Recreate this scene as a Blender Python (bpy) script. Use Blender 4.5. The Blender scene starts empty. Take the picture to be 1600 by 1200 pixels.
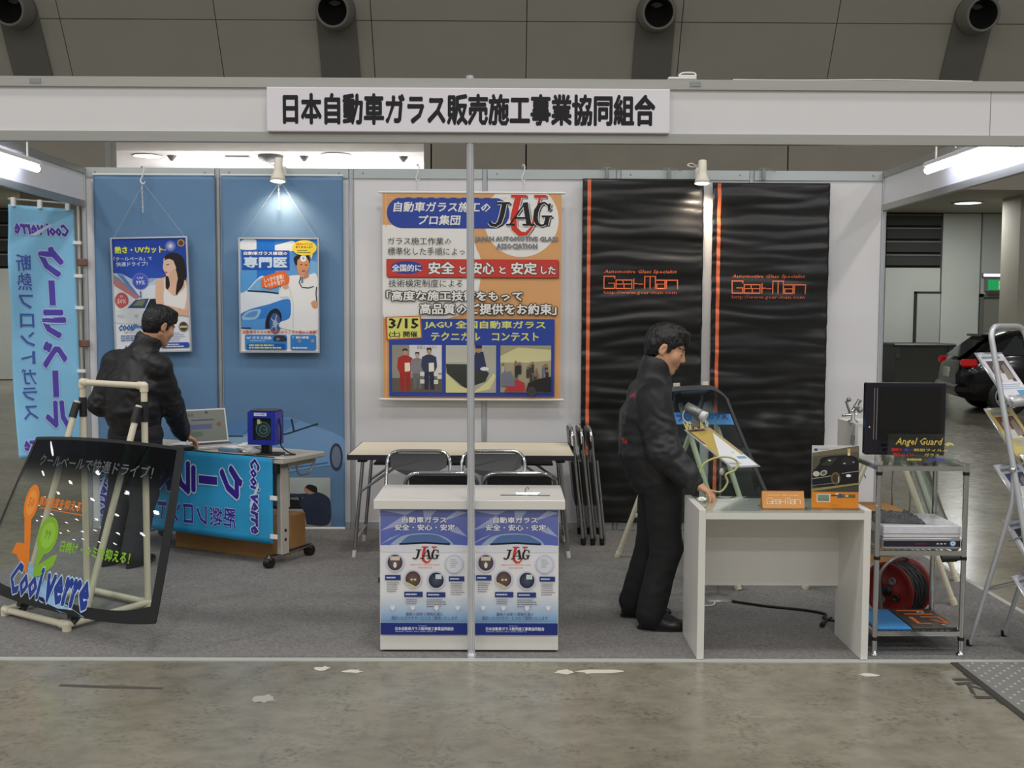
import bpy, math, random
import numpy as np
from mathutils import Vector, Matrix, noise
from mathutils.geometry import tessellate_polygon
random.seed(7)
SC = bpy.context.scene
COL = SC.collection
R = math.radians
PI = math.pi

def lin(r, g, b):
    f = lambda v: (v/255/12.92) if v/255 <= 0.04045 else ((v/255+0.055)/1.055)**2.4
    return (f(r), f(g), f(b), 1.0)

# ------------------------------------------------------------------ camera
cam = bpy.data.cameras.new('camera')
cam.sensor_width = 36.0
cam.lens = 36.0*1634.8/1600.0
cam.clip_end = 400
camo = bpy.data.objects.new('camera', cam)
COL.objects.link(camo)
camo.location = (0.1685, -4.873, 1.621)
camo.rotation_euler = (Matrix.Rotation(-0.005, 4, 'Z') @ Matrix.Rotation(PI/2-0.0653, 4, 'X') @ Matrix.Rotation(0.0045, 4, 'Z')).to_euler()
SC.camera = camo

# ------------------------------------------------------------------ world, hall lamps, exposure
W = bpy.data.worlds.new('world')
SC.world = W
W.use_nodes = True
W.node_tree.nodes['Background'].inputs[0].default_value = (1.0, 1.0, 0.985, 1)
W.node_tree.nodes['Background'].inputs[1].default_value = 0.24
SC.view_settings.view_transform = 'Standard'
SC.view_settings.look = 'None'
SC.view_settings.exposure = 0.0
SC.view_settings.gamma = 1.0
SC.view_settings.use_curve_mapping = False

def hall_lamp(x, y, z, e, size=0.6):
    l = bpy.data.lights.new('high_bay_lamp', 'AREA')
    l.shape = 'DISK'; l.size = size; l.energy = e; l.color = (1.0, 0.975, 0.94)
    o = bpy.data.objects.new('high_bay_lamp', l); COL.objects.link(o)
    o.location = (x, y, z)
for gx in range(-2, 3):
    for gy in range(0, 4):
        hall_lamp(gx*8.0+1.0, -25.0+gy*7.5, 12.0, 245, 1.2)
for gx in range(0, 8):
    for gy in range(0, 5):
        hall_lamp(-31.0-gx*10.0, -19.0+gy*7.0+(gx % 2)*2.5, 12.0, 90, 1.15)

# ------------------------------------------------------------------ materials
MATS = {}
def mat(name, col, rough=0.5, metal=0.0, var=0.06, vscale=6.0, bump=0.0, bscale=60.0, emit=None, estr=0.0, spec=0.5, stretch=None, coat=0.0):
    if name in MATS: return MATS[name]
    m = bpy.data.materials.new(name); m.use_nodes = True
    nt = m.node_tree; b = nt.nodes['Principled BSDF']
    c = lin(*col)
    b.inputs['Roughness'].default_value = rough
    b.inputs['Metallic'].default_value = metal
    b.inputs['Specular IOR Level'].default_value = spec
    if coat: b.inputs['Coat Weight'].default_value = coat; b.inputs['Coat Roughness'].default_value = 0.05
    tc = nt.nodes.new('ShaderNodeTexCoord')
    vec = tc.outputs['Object']
    if stretch:
        mp = nt.nodes.new('ShaderNodeMapping'); mp.inputs['Scale'].default_value = stretch
        nt.links.new(vec, mp.inputs['Vector']); vec = mp.outputs['Vector']
    n = nt.nodes.new('ShaderNodeTexNoise'); n.inputs['Scale'].default_value = vscale; n.inputs['Detail'].default_value = 4
    nt.links.new(vec, n.inputs['Vector'])
    mx = nt.nodes.new('ShaderNodeMix'); mx.data_type = 'RGBA'
    mx.inputs[6].default_value = tuple(v*(1-var) for v in c[:3])+(1,)
    mx.inputs[7].default_value = tuple(min(1, v*(1+var)) for v in c[:3])+(1,)
    nt.links.new(n.outputs['Fac'], mx.inputs[0])
    nt.links.new(mx.outputs[2], b.inputs['Base Color'])
    if bump:
        n2 = nt.nodes.new('ShaderNodeTexNoise'); n2.inputs['Scale'].default_value = bscale; n2.inputs['Detail'].default_value = 3
        nt.links.new(vec, n2.inputs['Vector'])
        bp = nt.nodes.new('ShaderNodeBump'); bp.inputs['Strength'].default_value = bump; bp.inputs['Distance'].default_value = 0.01
        nt.links.new(n2.outputs['Fac'], bp.inputs['Height']); nt.links.new(bp.outputs['Normal'], b.inputs['Normal'])
    if emit:
        b.inputs['Emission Color'].default_value = lin(*emit); b.inputs['Emission Strength'].default_value = estr
    MATS[name] = m
    return m

def attr_mat(name, rough=0.5, spec=0.4, bump=0.0, bscale=80.0, stretch=(1, 1, 1), transl=False, coat=0.0):
    m = bpy.data.materials.new(name); m.use_nodes = True
    nt = m.node_tree; b = nt.nodes['Principled BSDF']
    a = nt.nodes.new('ShaderNodeAttribute'); a.attribute_name = 'Col'
    nt.links.new(a.outputs['Color'], b.inputs['Base Color'])
    b.inputs['Roughness'].default_value = rough; b.inputs['Specular IOR Level'].default_value = spec
    if coat: b.inputs['Coat Weight'].default_value = coat
    if bump:
        tc = nt.nodes.new('ShaderNodeTexCoord'); mp = nt.nodes.new('ShaderNodeMapping'); mp.inputs['Scale'].default_value = stretch
        n2 = nt.nodes.new('ShaderNodeTexNoise'); n2.inputs['Scale'].default_value = bscale
        bp = nt.nodes.new('ShaderNodeBump'); bp.inputs['Strength'].default_value = bump; bp.inputs['Distance'].default_value = 0.01
        nt.links.new(tc.outputs['Object'], mp.inputs['Vector']); nt.links.new(mp.outputs['Vector'], n2.inputs['Vector'])
        nt.links.new(n2.outputs['Fac'], bp.inputs['Height']); nt.links.new(bp.outputs['Normal'], b.inputs['Normal'])
    MATS[name] = m
    return m

def glass_mat(name, tint, attr=None, rough=0.0, ior=1.5, boost=1.0):
    m = bpy.data.materials.new(name); m.use_nodes = True
    nt = m.node_tree; nt.nodes.remove(nt.nodes['Principled BSDF'])
    out = nt.nodes['Material Output']
    tr = nt.nodes.new('ShaderNodeBsdfTransparent'); gl = nt.nodes.new('ShaderNodeBsdfGlossy'); gl.inputs['Roughness'].default_value = rough
    fr = nt.nodes.new('ShaderNodeFresnel'); ge = nt.nodes.new('ShaderNodeNewGeometry'); mr = nt.nodes.new('ShaderNodeMapRange')
    mr.inputs[3].default_value = ior; mr.inputs[4].default_value = 1/ior          # the same reflectance on both faces of the pane
    nt.links.new(ge.outputs['Backfacing'], mr.inputs[0]); nt.links.new(mr.outputs[0], fr.inputs['IOR'])
    mx = nt.nodes.new('ShaderNodeMixShader')
    if attr:
        a = nt.nodes.new('ShaderNodeAttribute'); a.attribute_name = attr; nt.links.new(a.outputs['Color'], tr.inputs['Color'])
    else:
        tr.inputs['Color'].default_value = tint
    nt.links.new(fr.outputs[0], mx.inputs[0]); nt.links.new(tr.outputs[0], mx.inputs[1]); nt.links.new(gl.outputs[0], mx.inputs[2])
    nt.links.new(mx.outputs[0], out.inputs['Surface'])
    MATS[name] = m
    return m

M_print = attr_mat('printed_ink', 0.45)
M_cloth_print = attr_mat('dyed_cloth', 0.8, 0.2, 0.15, 300.0)
M_body = attr_mat('skin', 0.5, 0.4)
M_jacket = attr_mat('jacket_cloth', 0.48, 0.45, 0.12, 260.0)
M_white = mat('white_laminate', (226, 224, 218), 0.35, var=0.02)
M_panel = mat('white_panel', (224, 223, 225), 0.4, var=0.02)
M_alu = mat('brushed_aluminium', (206, 210, 214), 0.3, .45, var=0.04)
M_alubeam = mat('anodised_aluminium', (176, 176, 170), 0.42, 0.75, var=0.05, stretch=(.4, 8, 8))
M_chrome = mat('chrome', (205, 207, 208), 0.12, 1.0, var=0.02)
M_steel = mat('painted_steel_grey', (150, 152, 150), 0.4, 0.6)
M_black = mat('black_plastic', (22, 22, 24), 0.4)
M_blackgloss = mat('black_gloss', (12, 12, 14), 0.12, coat=0.3)
M_blackvinyl = mat('black_vinyl', (27, 27, 28), 0.34, bump=0.1, bscale=30, vscale=3, var=.1)
M_pvc = mat('cream_plastic_pipe', (228, 220, 196), 0.35, var=0.03)
M_tape = mat('black_tape', (38, 36, 40), 0.5)
M_cream = mat('cream_laminate', (235, 226, 200), 0.4, var=0.02)
M_edge = mat('dark_edge_band', (50, 44, 58), 0.5)
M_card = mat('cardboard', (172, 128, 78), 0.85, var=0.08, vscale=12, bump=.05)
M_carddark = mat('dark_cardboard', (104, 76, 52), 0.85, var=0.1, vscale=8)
M_carpet = mat('needle_felt_carpet', (134, 132, 130), 0.97, var=0.6, vscale=75, bump=0.5, bscale=300, spec=.1)
M_white_plastic = mat('white_plastic', (232, 232, 230), 0.35, var=0.02)
M_paper = mat('white_paper', (240, 240, 238), 0.7, var=0.01)
M_orange = mat('orange_card', (218, 150, 78), 0.5, var=.03)
M_blue = mat('royal_blue_plastic', (38, 52, 170), 0.35, var=.05)
M_red = mat('red_plastic', (132, 30, 26), 0.4, var=.06)
M_greytable = mat('grey_laminate', (190, 186, 174), 0.45, var=.03)
M_shoe = mat('black_leather', (20, 19, 19), 0.25, coat=.2)
M_trouser = mat('black_trouser_cloth', (24, 24, 26), 0.8, var=.12, vscale=30, bump=.1, bscale=300)
M_trouser2 = mat('charcoal_trouser_cloth', (40, 40, 46), 0.85, var=.12, vscale=30, bump=.1, bscale=300)
M_hair = mat('black_hair', (15, 14, 15), 0.42, var=.3, vscale=40, bump=.5, bscale=120, stretch=(1, 1, .25))
M_seat = mat('black_seat_vinyl', (46, 46, 48), 0.35, bump=.05, bscale=200)
M_concrete = mat('raw_concrete', (166, 160, 148), 0.85, var=0.13, vscale=1.4, bump=.15, bscale=20)
M_slope = mat('ceiling_board', (176, 173, 164), 0.9, var=0.05, vscale=1.0)
M_slopedark = mat('dark_slope_strip', (116, 114, 107), 0.8, var=.06, vscale=3)
M_gap = mat('dark_gap', (52, 50, 46), 0.9)
M_nozzle = mat('nozzle_grey', (128, 127, 120), 0.5, var=.05)
M_dark = mat('dark_interior', (16, 15, 14), 0.9)
M_hallwall = mat('hall_wall_paint', (186, 190, 184), 0.8, var=0.06, vscale=1.0)
M_hallwall2 = mat('hall_door_paint', (170, 174, 168), 0.75, var=0.05, vscale=1.5)
M_louver = mat('dark_louver', (44, 44, 42), 0.7)
M_glass = glass_mat('clear_acrylic', (0.94, 0.97, 0.96, 1))
M_glasstop = glass_mat('green_tinted_glass', (0.93, 0.965, 0.95, 1))
M_windscreen = glass_mat('windscreen_glass', (1, 1, 1, 1), attr='Col', ior=1.35)

# ------------------------------------------------------------------ mesh helpers
def orient(axis):
    a = Vector(axis).normalized()
    h = Vector((0, 0, 1)) if abs(a.z) < 0.9 else Vector((0, 1, 0))
    u = h.cross(a).normalized(); v = a.cross(u)
    return a, u, v

class MB:
    def __init__(s):
        s.v = []; s.f = []; s.m = []; s.c = []; s.sm = []; s.mi = 0; s.smooth = False; s.col = None
    def add(s, vs, fs, smooth=None):
        o = len(s.v)
        s.v += [tuple(p) for p in vs]
        if s.col is not None: s.c += [s.col]*len(vs)
        for f in fs:
            s.f.append(tuple(i+o for i in f)); s.m.append(s.mi); s.sm.append(s.smooth if smooth is None else smooth)
        return s
    def box(s, lo, hi, M=None, bev=0.0):
        x0, y0, z0 = lo; x1, y1, z1 = hi
        if bev > 0:
            b = min(bev, abs(x1-x0)/2.01, abs(y1-y0)/2.01, abs(z1-z0)/2.01)
            vs = []
            for (ax, X, sx) in ((0, x0, -1), (0, x1, 1)):
                vs += [(X, y0+b, z0+b), (X, y1-b, z0+b), (X, y1-b, z1-b), (X, y0+b, z1-b)]
            for (Y) in (y0, y1):
                vs += [(x0+b, Y, z0+b), (x1-b, Y, z0+b), (x1-b, Y, z1-b), (x0+b, Y, z1-b)]
            for (Z) in (z0, z1):
                vs += [(x0+b, y0+b, Z), (x1-b, y0+b, Z), (x1-b, y1-b, Z), (x0+b, y1-b, Z)]
            fs = [(0, 3, 2, 1), (4, 5, 6, 7), (8, 9, 10, 11), (12, 15, 14, 13), (16, 19, 18, 17), (20, 21, 22, 23),
                  (0, 8, 11, 3), (1, 2, 15, 12), (4, 7, 10, 9), (5, 13, 14, 6),
                  (0, 1, 19, 16), (3, 20, 23, 2), (4, 17, 18, 5), (7, 6, 22, 21),
                  (8, 16, 17, 9), (11, 10, 21, 20), (12, 13, 18, 19), (15, 23, 22, 14),
                  (0, 16, 8), (1, 12, 19), (3, 11, 20), (2, 23, 15), (4, 9, 17), (5, 18, 13), (7, 21, 10), (6, 14, 22)]
        else:
            vs = [(x0, y0, z0), (x1, y0, z0), (x1, y1, z0), (x0, y1, z0), (x0, y0, z1), (x1, y0, z1), (x1, y1, z1), (x0, y1, z1)]
            fs = [(0, 3, 2, 1), (4, 5, 6, 7), (0, 1, 5, 4), (1, 2, 6, 5), (2, 3, 7, 6), (3, 0, 4, 7)]
        if M is not None: vs = [M @ Vector(p) for p in vs]
        return s.add(vs, fs, False)
    def obox(s, c, half, xa, ya, za, bev=0.0):
        M = Matrix(((xa[0], ya[0], za[0], c[0]), (xa[1], ya[1], za[1], c[1]), (xa[2], ya[2], za[2], c[2]), (0, 0, 0, 1)))
        return s.box([-h for h in half], half, M, bev)
    def tube(s, pts, r, n=10, closed=False, caps=True, rr=None):
        pts = [Vector(p) for p in pts]
        N = len(pts); rings = []
        up = None
        for i, p in enumerate(pts):
            if closed: d = pts[(i+1) % N]-pts[i-1]
            elif i == 0: d = pts[1]-pts[0]
            elif i == N-1: d = pts[-1]-pts[-2]
            else: d = (pts[i+1]-p).normalized()+(p-pts[i-1]).normalized()
            d.normalize()
            if up is None: _, u, v = orient(d)
            else:
                u = (up-d*up.dot(d))
                if u.length < 1e-5: _, u, v = orient(d)
                u.normalize(); v = d.cross(u)
            up = u
            q = rr[i] if rr else r
            rings.append([p+u*math.cos(2*PI*k/n)*q+v*math.sin(2*PI*k/n)*q for k in range(n)])
        vs = [q for rg in rings for q in rg]; fs = []
        for i in range(N if closed else N-1):
            a = i*n; b = ((i+1) % N)*n
            for k in range(n): fs.append((a+k, a+(k+1) % n, b+(k+1) % n, b+k))
        s.add(vs, fs, True)
        if caps and not closed:
            s.add(rings[0], [tuple(range(n-1, -1, -1))], False); s.add(rings[-1], [tuple(range(n))], False)
        return s
    def cyl(s, p0, p1, r, n=16, r1=None): return s.tube([p0, p1], r, n, rr=[r, r if r1 is None else r1])
    def lathe(s, c, axis, prof, n=20, smooth=True):
        a, u, v = orient(axis); c = Vector(c); vs = []; fs = []
        for (h, r) in prof:
            for k in range(n): vs.append(c+a*h+u*math.cos(2*PI*k/n)*r+v*math.sin(2*PI*k/n)*r)
        for i in range(len(prof)-1):
            for k in range(n): fs.append((i*n+k, i*n+(k+1) % n, (i+1)*n+(k+1) % n, (i+1)*n+k))
        return s.add(vs, fs, smooth)
    def sphere(s, c, r, n=14, m=9, sc=(1, 1, 1), M=None):
        vs = []; fs = []
        for i in range(m+1):
            t = PI*i/m
            for k in range(n):
                p = Vector((math.sin(t)*math.cos(2*PI*k/n)*sc[0]*r, math.sin(t)*math.sin(2*PI*k/n)*sc[1]*r, math.cos(t)*sc[2]*r))
                if M is not None: p = M @ p
                vs.append(Vector(c)+p)
        for i in range(m):
            for k in range(n): fs.append((i*n+k, (i+1)*n+k, (i+1)*n+(k+1) % n, i*n+(k+1) % n))
        return s.add(vs, fs, True)
    def quad(s, a, b, c, d): return s.add([a, b, c, d], [(0, 1, 2, 3)], False)
    def prism(s, poly, ext, plane='xz', off=0.0):
        n = len(poly)
        def P(p, e):
            if plane == 'xz': return (p[0], e, p[1])
            if plane == 'xy': return (p[0], p[1], e)
            return (e, p[0], p[1])
        vs = [P(p, off) for p in poly]+[P(p, off+ext) for p in poly]
        fs = [tuple(range(n)), tuple(range(2*n-1, n-1, -1))]+[(i, i+n, (i+1) % n+n, (i+1) % n) for i in range(n)]
        return s.add(vs, fs, False)
    def sheet(s, fn, nu, nv, thick=0.0, smooth=True, normal=None):
        vs = [fn(i/nu, j/nv) for j in range(nv+1) for i in range(nu+1)]
        W_ = nu+1
        fs = [(j*W_+i, j*W_+i+1, (j+1)*W_+i+1, (j+1)*W_+i) for j in range(nv) for i in range(nu)]
        s.add(vs, fs, smooth)
        if thick:
            nrm = Vector(normal)
            v2 = [Vector(p)-nrm*thick for p in vs]
            s.add(v2, [tuple(reversed(f)) for f in fs], smooth)
            o1 = len(s.v)-2*len(vs); o2 = len(s.v)-len(vs)
            bd = [i for i in range(nu+1)]+[(j+1)*W_-1 for j in range(1, nv+1)]+[nv*W_+i for i in range(nu-1, -1, -1)]+[j*W_ for j in range(nv-1, 0, -1)]
            for k in range(len(bd)):
                a, b = bd[k], bd[(k+1) % len(bd)]
                s.f.append((o1+b, o1+a, o2+a, o2+b)); s.m.append(s.mi); s.sm.append(False)
        return s
    def xf(s, M):
        s.v = [tuple(M @ Vector(p)) for p in s.v]; return s
    def mesh(s, name, mats):
        me = bpy.data.meshes.new(name)
        me.from_pydata(s.v, [], s.f)
        if not isinstance(mats, (list, tuple)): mats = [mats]
        for m in mats: me.materials.append(m)
        me.polygons.foreach_set('material_index', s.m)
        me.polygons.foreach_set('use_smooth', s.sm)
        if s.c and len(s.c) == len(s.v):
            a = me.color_attributes.new('Col', 'FLOAT_COLOR', 'POINT')
            a.data.foreach_set('color', np.array(s.c, dtype=np.float32).ravel())
        me.update()
        return me

def obj(name, mb, mats=None, parent=None, loc=(0, 0, 0), label=None, kind=None):
    me = mb.mesh(name, mats) if isinstance(mb, MB) else mb
    o = bpy.data.objects.new(name, me); COL.objects.link(o)
    o.location = loc
    if parent is not None: o.parent = parent
    if label: o['label'] = label
    if kind: o['kind'] = kind
    return o
def thing(name, label, cat, loc=(0, 0, 0), rotz=0.0, group=None, rot=None):
    o = bpy.data.objects.new(name, None); COL.objects.link(o)
    o.empty_display_size = 0.1
    o.location = loc; o.rotation_euler = rot if rot is not None else (0, 0, rotz)
    o['label'] = label; o['category'] = cat
    if group: o['group'] = group
    return o
def tag(o, label, cat, group=None):
    o['label'] = label; o['category'] = cat
    if group: o['group'] = group
    return o
def struct(name, mb=None, mats=None, loc=(0, 0, 0)):
    if mb is None:
        o = bpy.data.objects.new(name, None); COL.objects.link(o); o.location = loc
    else: o = obj(name, mb, mats, None, loc)
    o['kind'] = 'structure'
    return o
def copy_tree(o, parent=None):
    c = o.copy(); COL.objects.link(c)
    if parent is not None: c.parent = parent
    for ch in list(o.children): copy_tree(ch, c)
    return c
def smooth_path(pts, n=6):
    P = [Vector(p) for p in pts]; out = []
    for i in range(len(P)-1):
        p0 = P[max(i-1, 0)]; p1 = P[i]; p2 = P[i+1]; p3 = P[min(i+2, len(P)-1)]
        for k in range(n):
            t = k/n
            out.append(0.5*((2*p1)+(p2-p0)*t+(2*p0-5*p1+4*p2-p3)*t*t+(3*p1-p0-3*p2+p3)*t**3))
    out.append(P[-1]); return out
def round_path(pts, r, n=5):
    P = [Vector(p) for p in pts]; out = [P[0]]
    for i in range(1, len(P)-1):
        a = (P[i-1]-P[i]); b = (P[i+1]-P[i]); q = min(r, a.length*.49, b.length*.49)
        s0 = P[i]+a.normalized()*q; s1 = P[i]+b.normalized()*q
        for k in range(n+1):
            t = k/n; out.append(s0*(1-t)**2+P[i]*2*t*(1-t)+s1*t*t)
    out.append(P[-1]); return out

# ------------------------------------------------------------------ flat print: coloured shapes and lettering
_TC = {}
def text_mesh(s, off=0.0, shear=0.0, space=1.0):
    k = (s, off, shear, space)
    if k in _TC: return _TC[k]
    c = bpy.data.curves.new('t', 'FONT'); c.body = s; c.offset = off; c.shear = shear; c.resolution_u = 1; c.space_character = space
    o = bpy.data.objects.new('t', c); COL.objects.link(o)
    m = bpy.data.meshes.new_from_object(o)
    vs = [(v.co.x, v.co.y) for v in m.vertices]; fs = [tuple(p.vertices) for p in m.polygons]
    bpy.data.objects.remove(o); bpy.data.curves.remove(c); bpy.data.meshes.remove(m)
    _TC[k] = (vs, fs); return _TC[k]

class Print:
    """2-D artwork in local metres; each shape gets its own thin ink layer."""
    DZ = 0.00013
    def __init__(s, clip=None): s.v = []; s.f = []; s.c = []; s.L = 0; s.clip = clip
    def _add(s, vs, fs, cols, bump=True):
        if bump: s.L += 1
        z = s.L*s.DZ; o = len(s.v)
        s.v += [(x, y, z) for x, y in vs]; s.c += cols
        s.f += [tuple(i+o for i in f) for f in fs]; return s
    def rect(s, x0, y0, x1, y1, c, c2=None):
        """c at the bottom, c2 at the top"""
        a = lin(*c); b = lin(*(c2 or c)); n = 1 if not c2 else 6
        vs = []; cs = []; fs = []
        for i in range(n+1):
            t = i/n; y = y0+(y1-y0)*t; q = tuple(a[k]*(1-t)+b[k]*t for k in range(4))
            vs += [(x0, y), (x1, y)]; cs += [q, q]
        for i in range(n): fs.append((2*i, 2*i+1, 2*i+3, 2*i+2))
        return s._add(vs, fs, cs)
    def poly(s, pts, c):
        if s.clip:
            x0, y0, x1, y1 = s.clip
            for ax, lim, sg in ((0, x0, 1), (0, x1, -1), (1, y0, 1), (1, y1, -1)):
                out = []
                for i in range(len(pts)):
                    a, b = pts[i-1], pts[i]; da, db = (a[ax]-lim)*sg, (b[ax]-lim)*sg
                    if (da >= 0) != (db >= 0):
                        t_ = da/(da-db); out.append((a[0]+(b[0]-a[0])*t_, a[1]+(b[1]-a[1])*t_))
                    if db >= 0: out.append(b)
                pts = out
                if len(pts) < 3: return s
        t = tessellate_polygon([[Vector((p[0], p[1], 0)) for p in pts]])
        fs = []
        for a, b, d in t:
            A, B, D = pts[a], pts[b], pts[d]
            fs.append((a, b, d) if (B[0]-A[0])*(D[1]-A[1])-(B[1]-A[1])*(D[0]-A[0]) > 0 else (a, d, b))
        return s._add(pts, fs, [lin(*c)]*len(pts))
    def curve(s, pts, c, n=6):
        q = smooth_path([(p[0], p[1], 0) for p in pts]+[(pts[0][0], pts[0][1], 0)], n)[:-1]
        return s.poly([(p.x, p.y) for p in q], c)
    def ell(s, x, y, rx, ry, c, n=28, rot=0.0, c2=None):
        cr, sr = math.cos(rot), math.sin(rot)
        if s.clip and not c2: return s.poly([(x+cr*math.cos(2*PI*k/n)*rx-sr*math.sin(2*PI*k/n)*ry, y+sr*math.cos(2*PI*k/n)*rx+cr*math.sin(2*PI*k/n)*ry) for k in range(n)], c)
        vs = [(x, y)]+[(x+cr*math.cos(2*PI*k/n)*rx-sr*math.sin(2*PI*k/n)*ry, y+sr*math.cos(2*PI*k/n)*rx+cr*math.sin(2*PI*k/n)*ry) for k in range(n)]
        return s._add(vs, [(0, 1+k, 1+(k+1) % n) for k in range(n)], [lin(*c)]+[lin(*(c2 or c))]*n)
    def stroke(s, pts, w, c, w1=None):
        vs = []; n = len(pts)
        for i, p in enumerate(pts):
            a = pts[max(i-1, 0)]; b = pts[min(i+1, n-1)]; dx, dy = b[0]-a[0], b[1]-a[1]; l = math.hypot(dx, dy) or 1
            if isinstance(w, (list, tuple)): q = w[i]/2
            else: q = (w if w1 is None else w+(w1-w)*i/(n-1))/2
            vs += [(p[0]+dy/l*q, p[1]-dx/l*q), (p[0]-dy/l*q, p[1]+dx/l*q)]
        fs = [(2*i, 2*i+2, 2*i+3, 2*i+1) for i in range(n-1)]
        return s._add(vs, fs, [lin(*c)]*len(vs))
    def rrect(s, x0, y0, x1, y1, r, c):
        pts = []
        for (cx, cy, a0) in ((x1-r, y0+r, -90), (x1-r, y1-r, 0), (x0+r, y1-r, 90), (x0+r, y0+r, 180)):
            for k in range(6): pts.append((cx+r*math.cos(R(a0+18*k)), cy+r*math.sin(R(a0+18*k))))
        return s._add(pts, [tuple(range(len(pts)))], [lin(*c)]*len(pts))
    def text(s, t, x0, y0, x1, y1, c, bold=0.0, shear=0.0, out=None, outc=(255, 255, 255), rot=0, shadow=None, space=1.0):
        """fills the box x0..x1, y0..y1; rot in degrees about the box centre (box is given unrotated)"""
        base, fs = text_mesh(t, 0.0, shear, space)
        if not base: return s
        bx0 = min(v[0] for v in base)-bold; bx1 = max(v[0] for v in base)+bold; by0 = min(v[1] for v in base)-bold; by1 = max(v[1] for v in base)+bold
        sx = (x1-x0)/max(bx1-bx0, 1e-4); sy = (y1-y0)/max(by1-by0, 1e-4)
        cx, cy = (x0+x1)/2, (y0+y1)/2; cr, sr = math.cos(R(rot)), math.sin(R(rot))
        def put(col, rad, dx=0, dy=0):
            s.L += 1; n = 8 if rad > .045 else 6
            offs = [(0, 0)]+([(rad*math.cos(2*PI*k/n), rad*math.sin(2*PI*k/n)) for k in range(n)] if rad > 0 else [])
            for i, (ox, oy) in enumerate(offs):
                q = []
                for (x, y) in base:
                    X = (x+ox-(bx0+bx1)/2)*sx+dx; Y = (y+oy-(by0+by1)/2)*sy+dy
                    q.append((cx+cr*X-sr*Y, cy+sr*X+cr*Y))
                o = len(s.v); z = s.L*s.DZ+i*1.2e-5
                s.v += [(x, y, z) for x, y in q]; s.c += [lin(*col)]*len(q)
                s.f += [tuple(a+o for a in f) for f in fs]
        if shadow: put(shadow, bold+(out or 0), (y1-y0)*.05, -(y1-y0)*.06)
        if out: put(outc, bold+out)
        put(c, bold)
        return s
    def bars(s, x0, y0, x1, y1, n, c, fill=0.5, seed=1):
        """lines of body copy too small to read, as broken ink lines"""
        rd = random.Random(seed); h = (y1-y0)/n
        for i in range(n):
            y = y1-(i+.5)*h; x = x0; e = x0+(x1-x0)*(rd.uniform(.65, 1.0))
            while x < e:
                w = rd.uniform(.05, .16)*(x1-x0)
                s.rect(x, y-h*fill/2, min(x+w, e), y+h*fill/2, c); s.L -= 1
                x += w+.02*(x1-x0)
        s.L += 1
        return s
    def mesh(s, name, fn, m=None):
        me = bpy.data.meshes.new(name)
        me.from_pydata([tuple(fn(*p)) for p in s.v], [], s.f)
        me.materials.append(m or M_print)
        a = me.color_attributes.new('Col', 'FLOAT_COLOR', 'POINT')
        a.data.foreach_set('color', np.array(s.c, dtype=np.float32).ravel())
        return me
def on_front(x, y, z, Y=0.0): return (x, Y-z, y)          # artwork facing -Y

def jaug(p, x, y, w, h, shadow=True):
    """the association's mark: black italic serif J A G over a large red U"""
    def X(a): return x+a*w
    def Y(b): return y+b*h
    def run(dx, dy, colU, colB, g):
        def st(pts, ws, c): p.stroke([(X(a)+dx, Y(b)+dy) for a, b in pts], [q*w+g for q in ws], c)
        # U
        cu = [(.50, 1.0), (.455, .72), (.415, .42), (.43, .18), (.52, .045), (.62, .05), (.70, .2), (.76, .5), (.84, 1.0)]
        st(cu, [.10, .10, .10, .095, .085, .06, .04, .035, .035], colU)
        st([(.38, .975), (.62, .975)], [.05, .05], colU); st([(.74, .975), (.93, .975)], [.05, .05], colU)
        # J
        st([(.275, .80), (.235, .50), (.20, .33), (.14, .25), (.07, .27), (.045, .33)], [.075, .075, .07, .05, .05, .06], colB)
        st([(.16, .80), (.36, .80)], [.035, .035], colB)
        # A
        st([(.36, .27), (.60, .82)], [.025, .025], colB); st([(.60, .82), (.66, .27)], [.08, .08], colB)
        st([(.44, .44), (.64, .44)], [.03, .03], colB); st([(.30, .27), (.44, .27)], [.03, .03], colB); st([(.56, .27), (.75, .27)], [.03, .03], colB)
        # G
        g_ = [(.985, .64), (.96, .76), (.90, .82), (.83, .78), (.775, .62), (.76, .44), (.79, .30), (.85, .25), (.91, .28), (.95, .36)]
        st(g_, [.05, .03, .03, .055, .075, .075, .06, .035, .03, .03], colB)
        st([(.99, .80), (.97, .62)], [.03, .03], colB); st([(.955, .48), (.925, .27)], [.07, .07], colB); st([(.86, .48), (1.02, .48)], [.03, .03], colB)
    if shadow:
        run(.025*w, -.03*h, (120, 120, 125), (70, 70, 75), 0.004); run(0, 0, (250, 250, 250), (250, 250, 250), .022*w)
    run(0, 0, (214, 60, 44), (34, 32, 34), 0)
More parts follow.
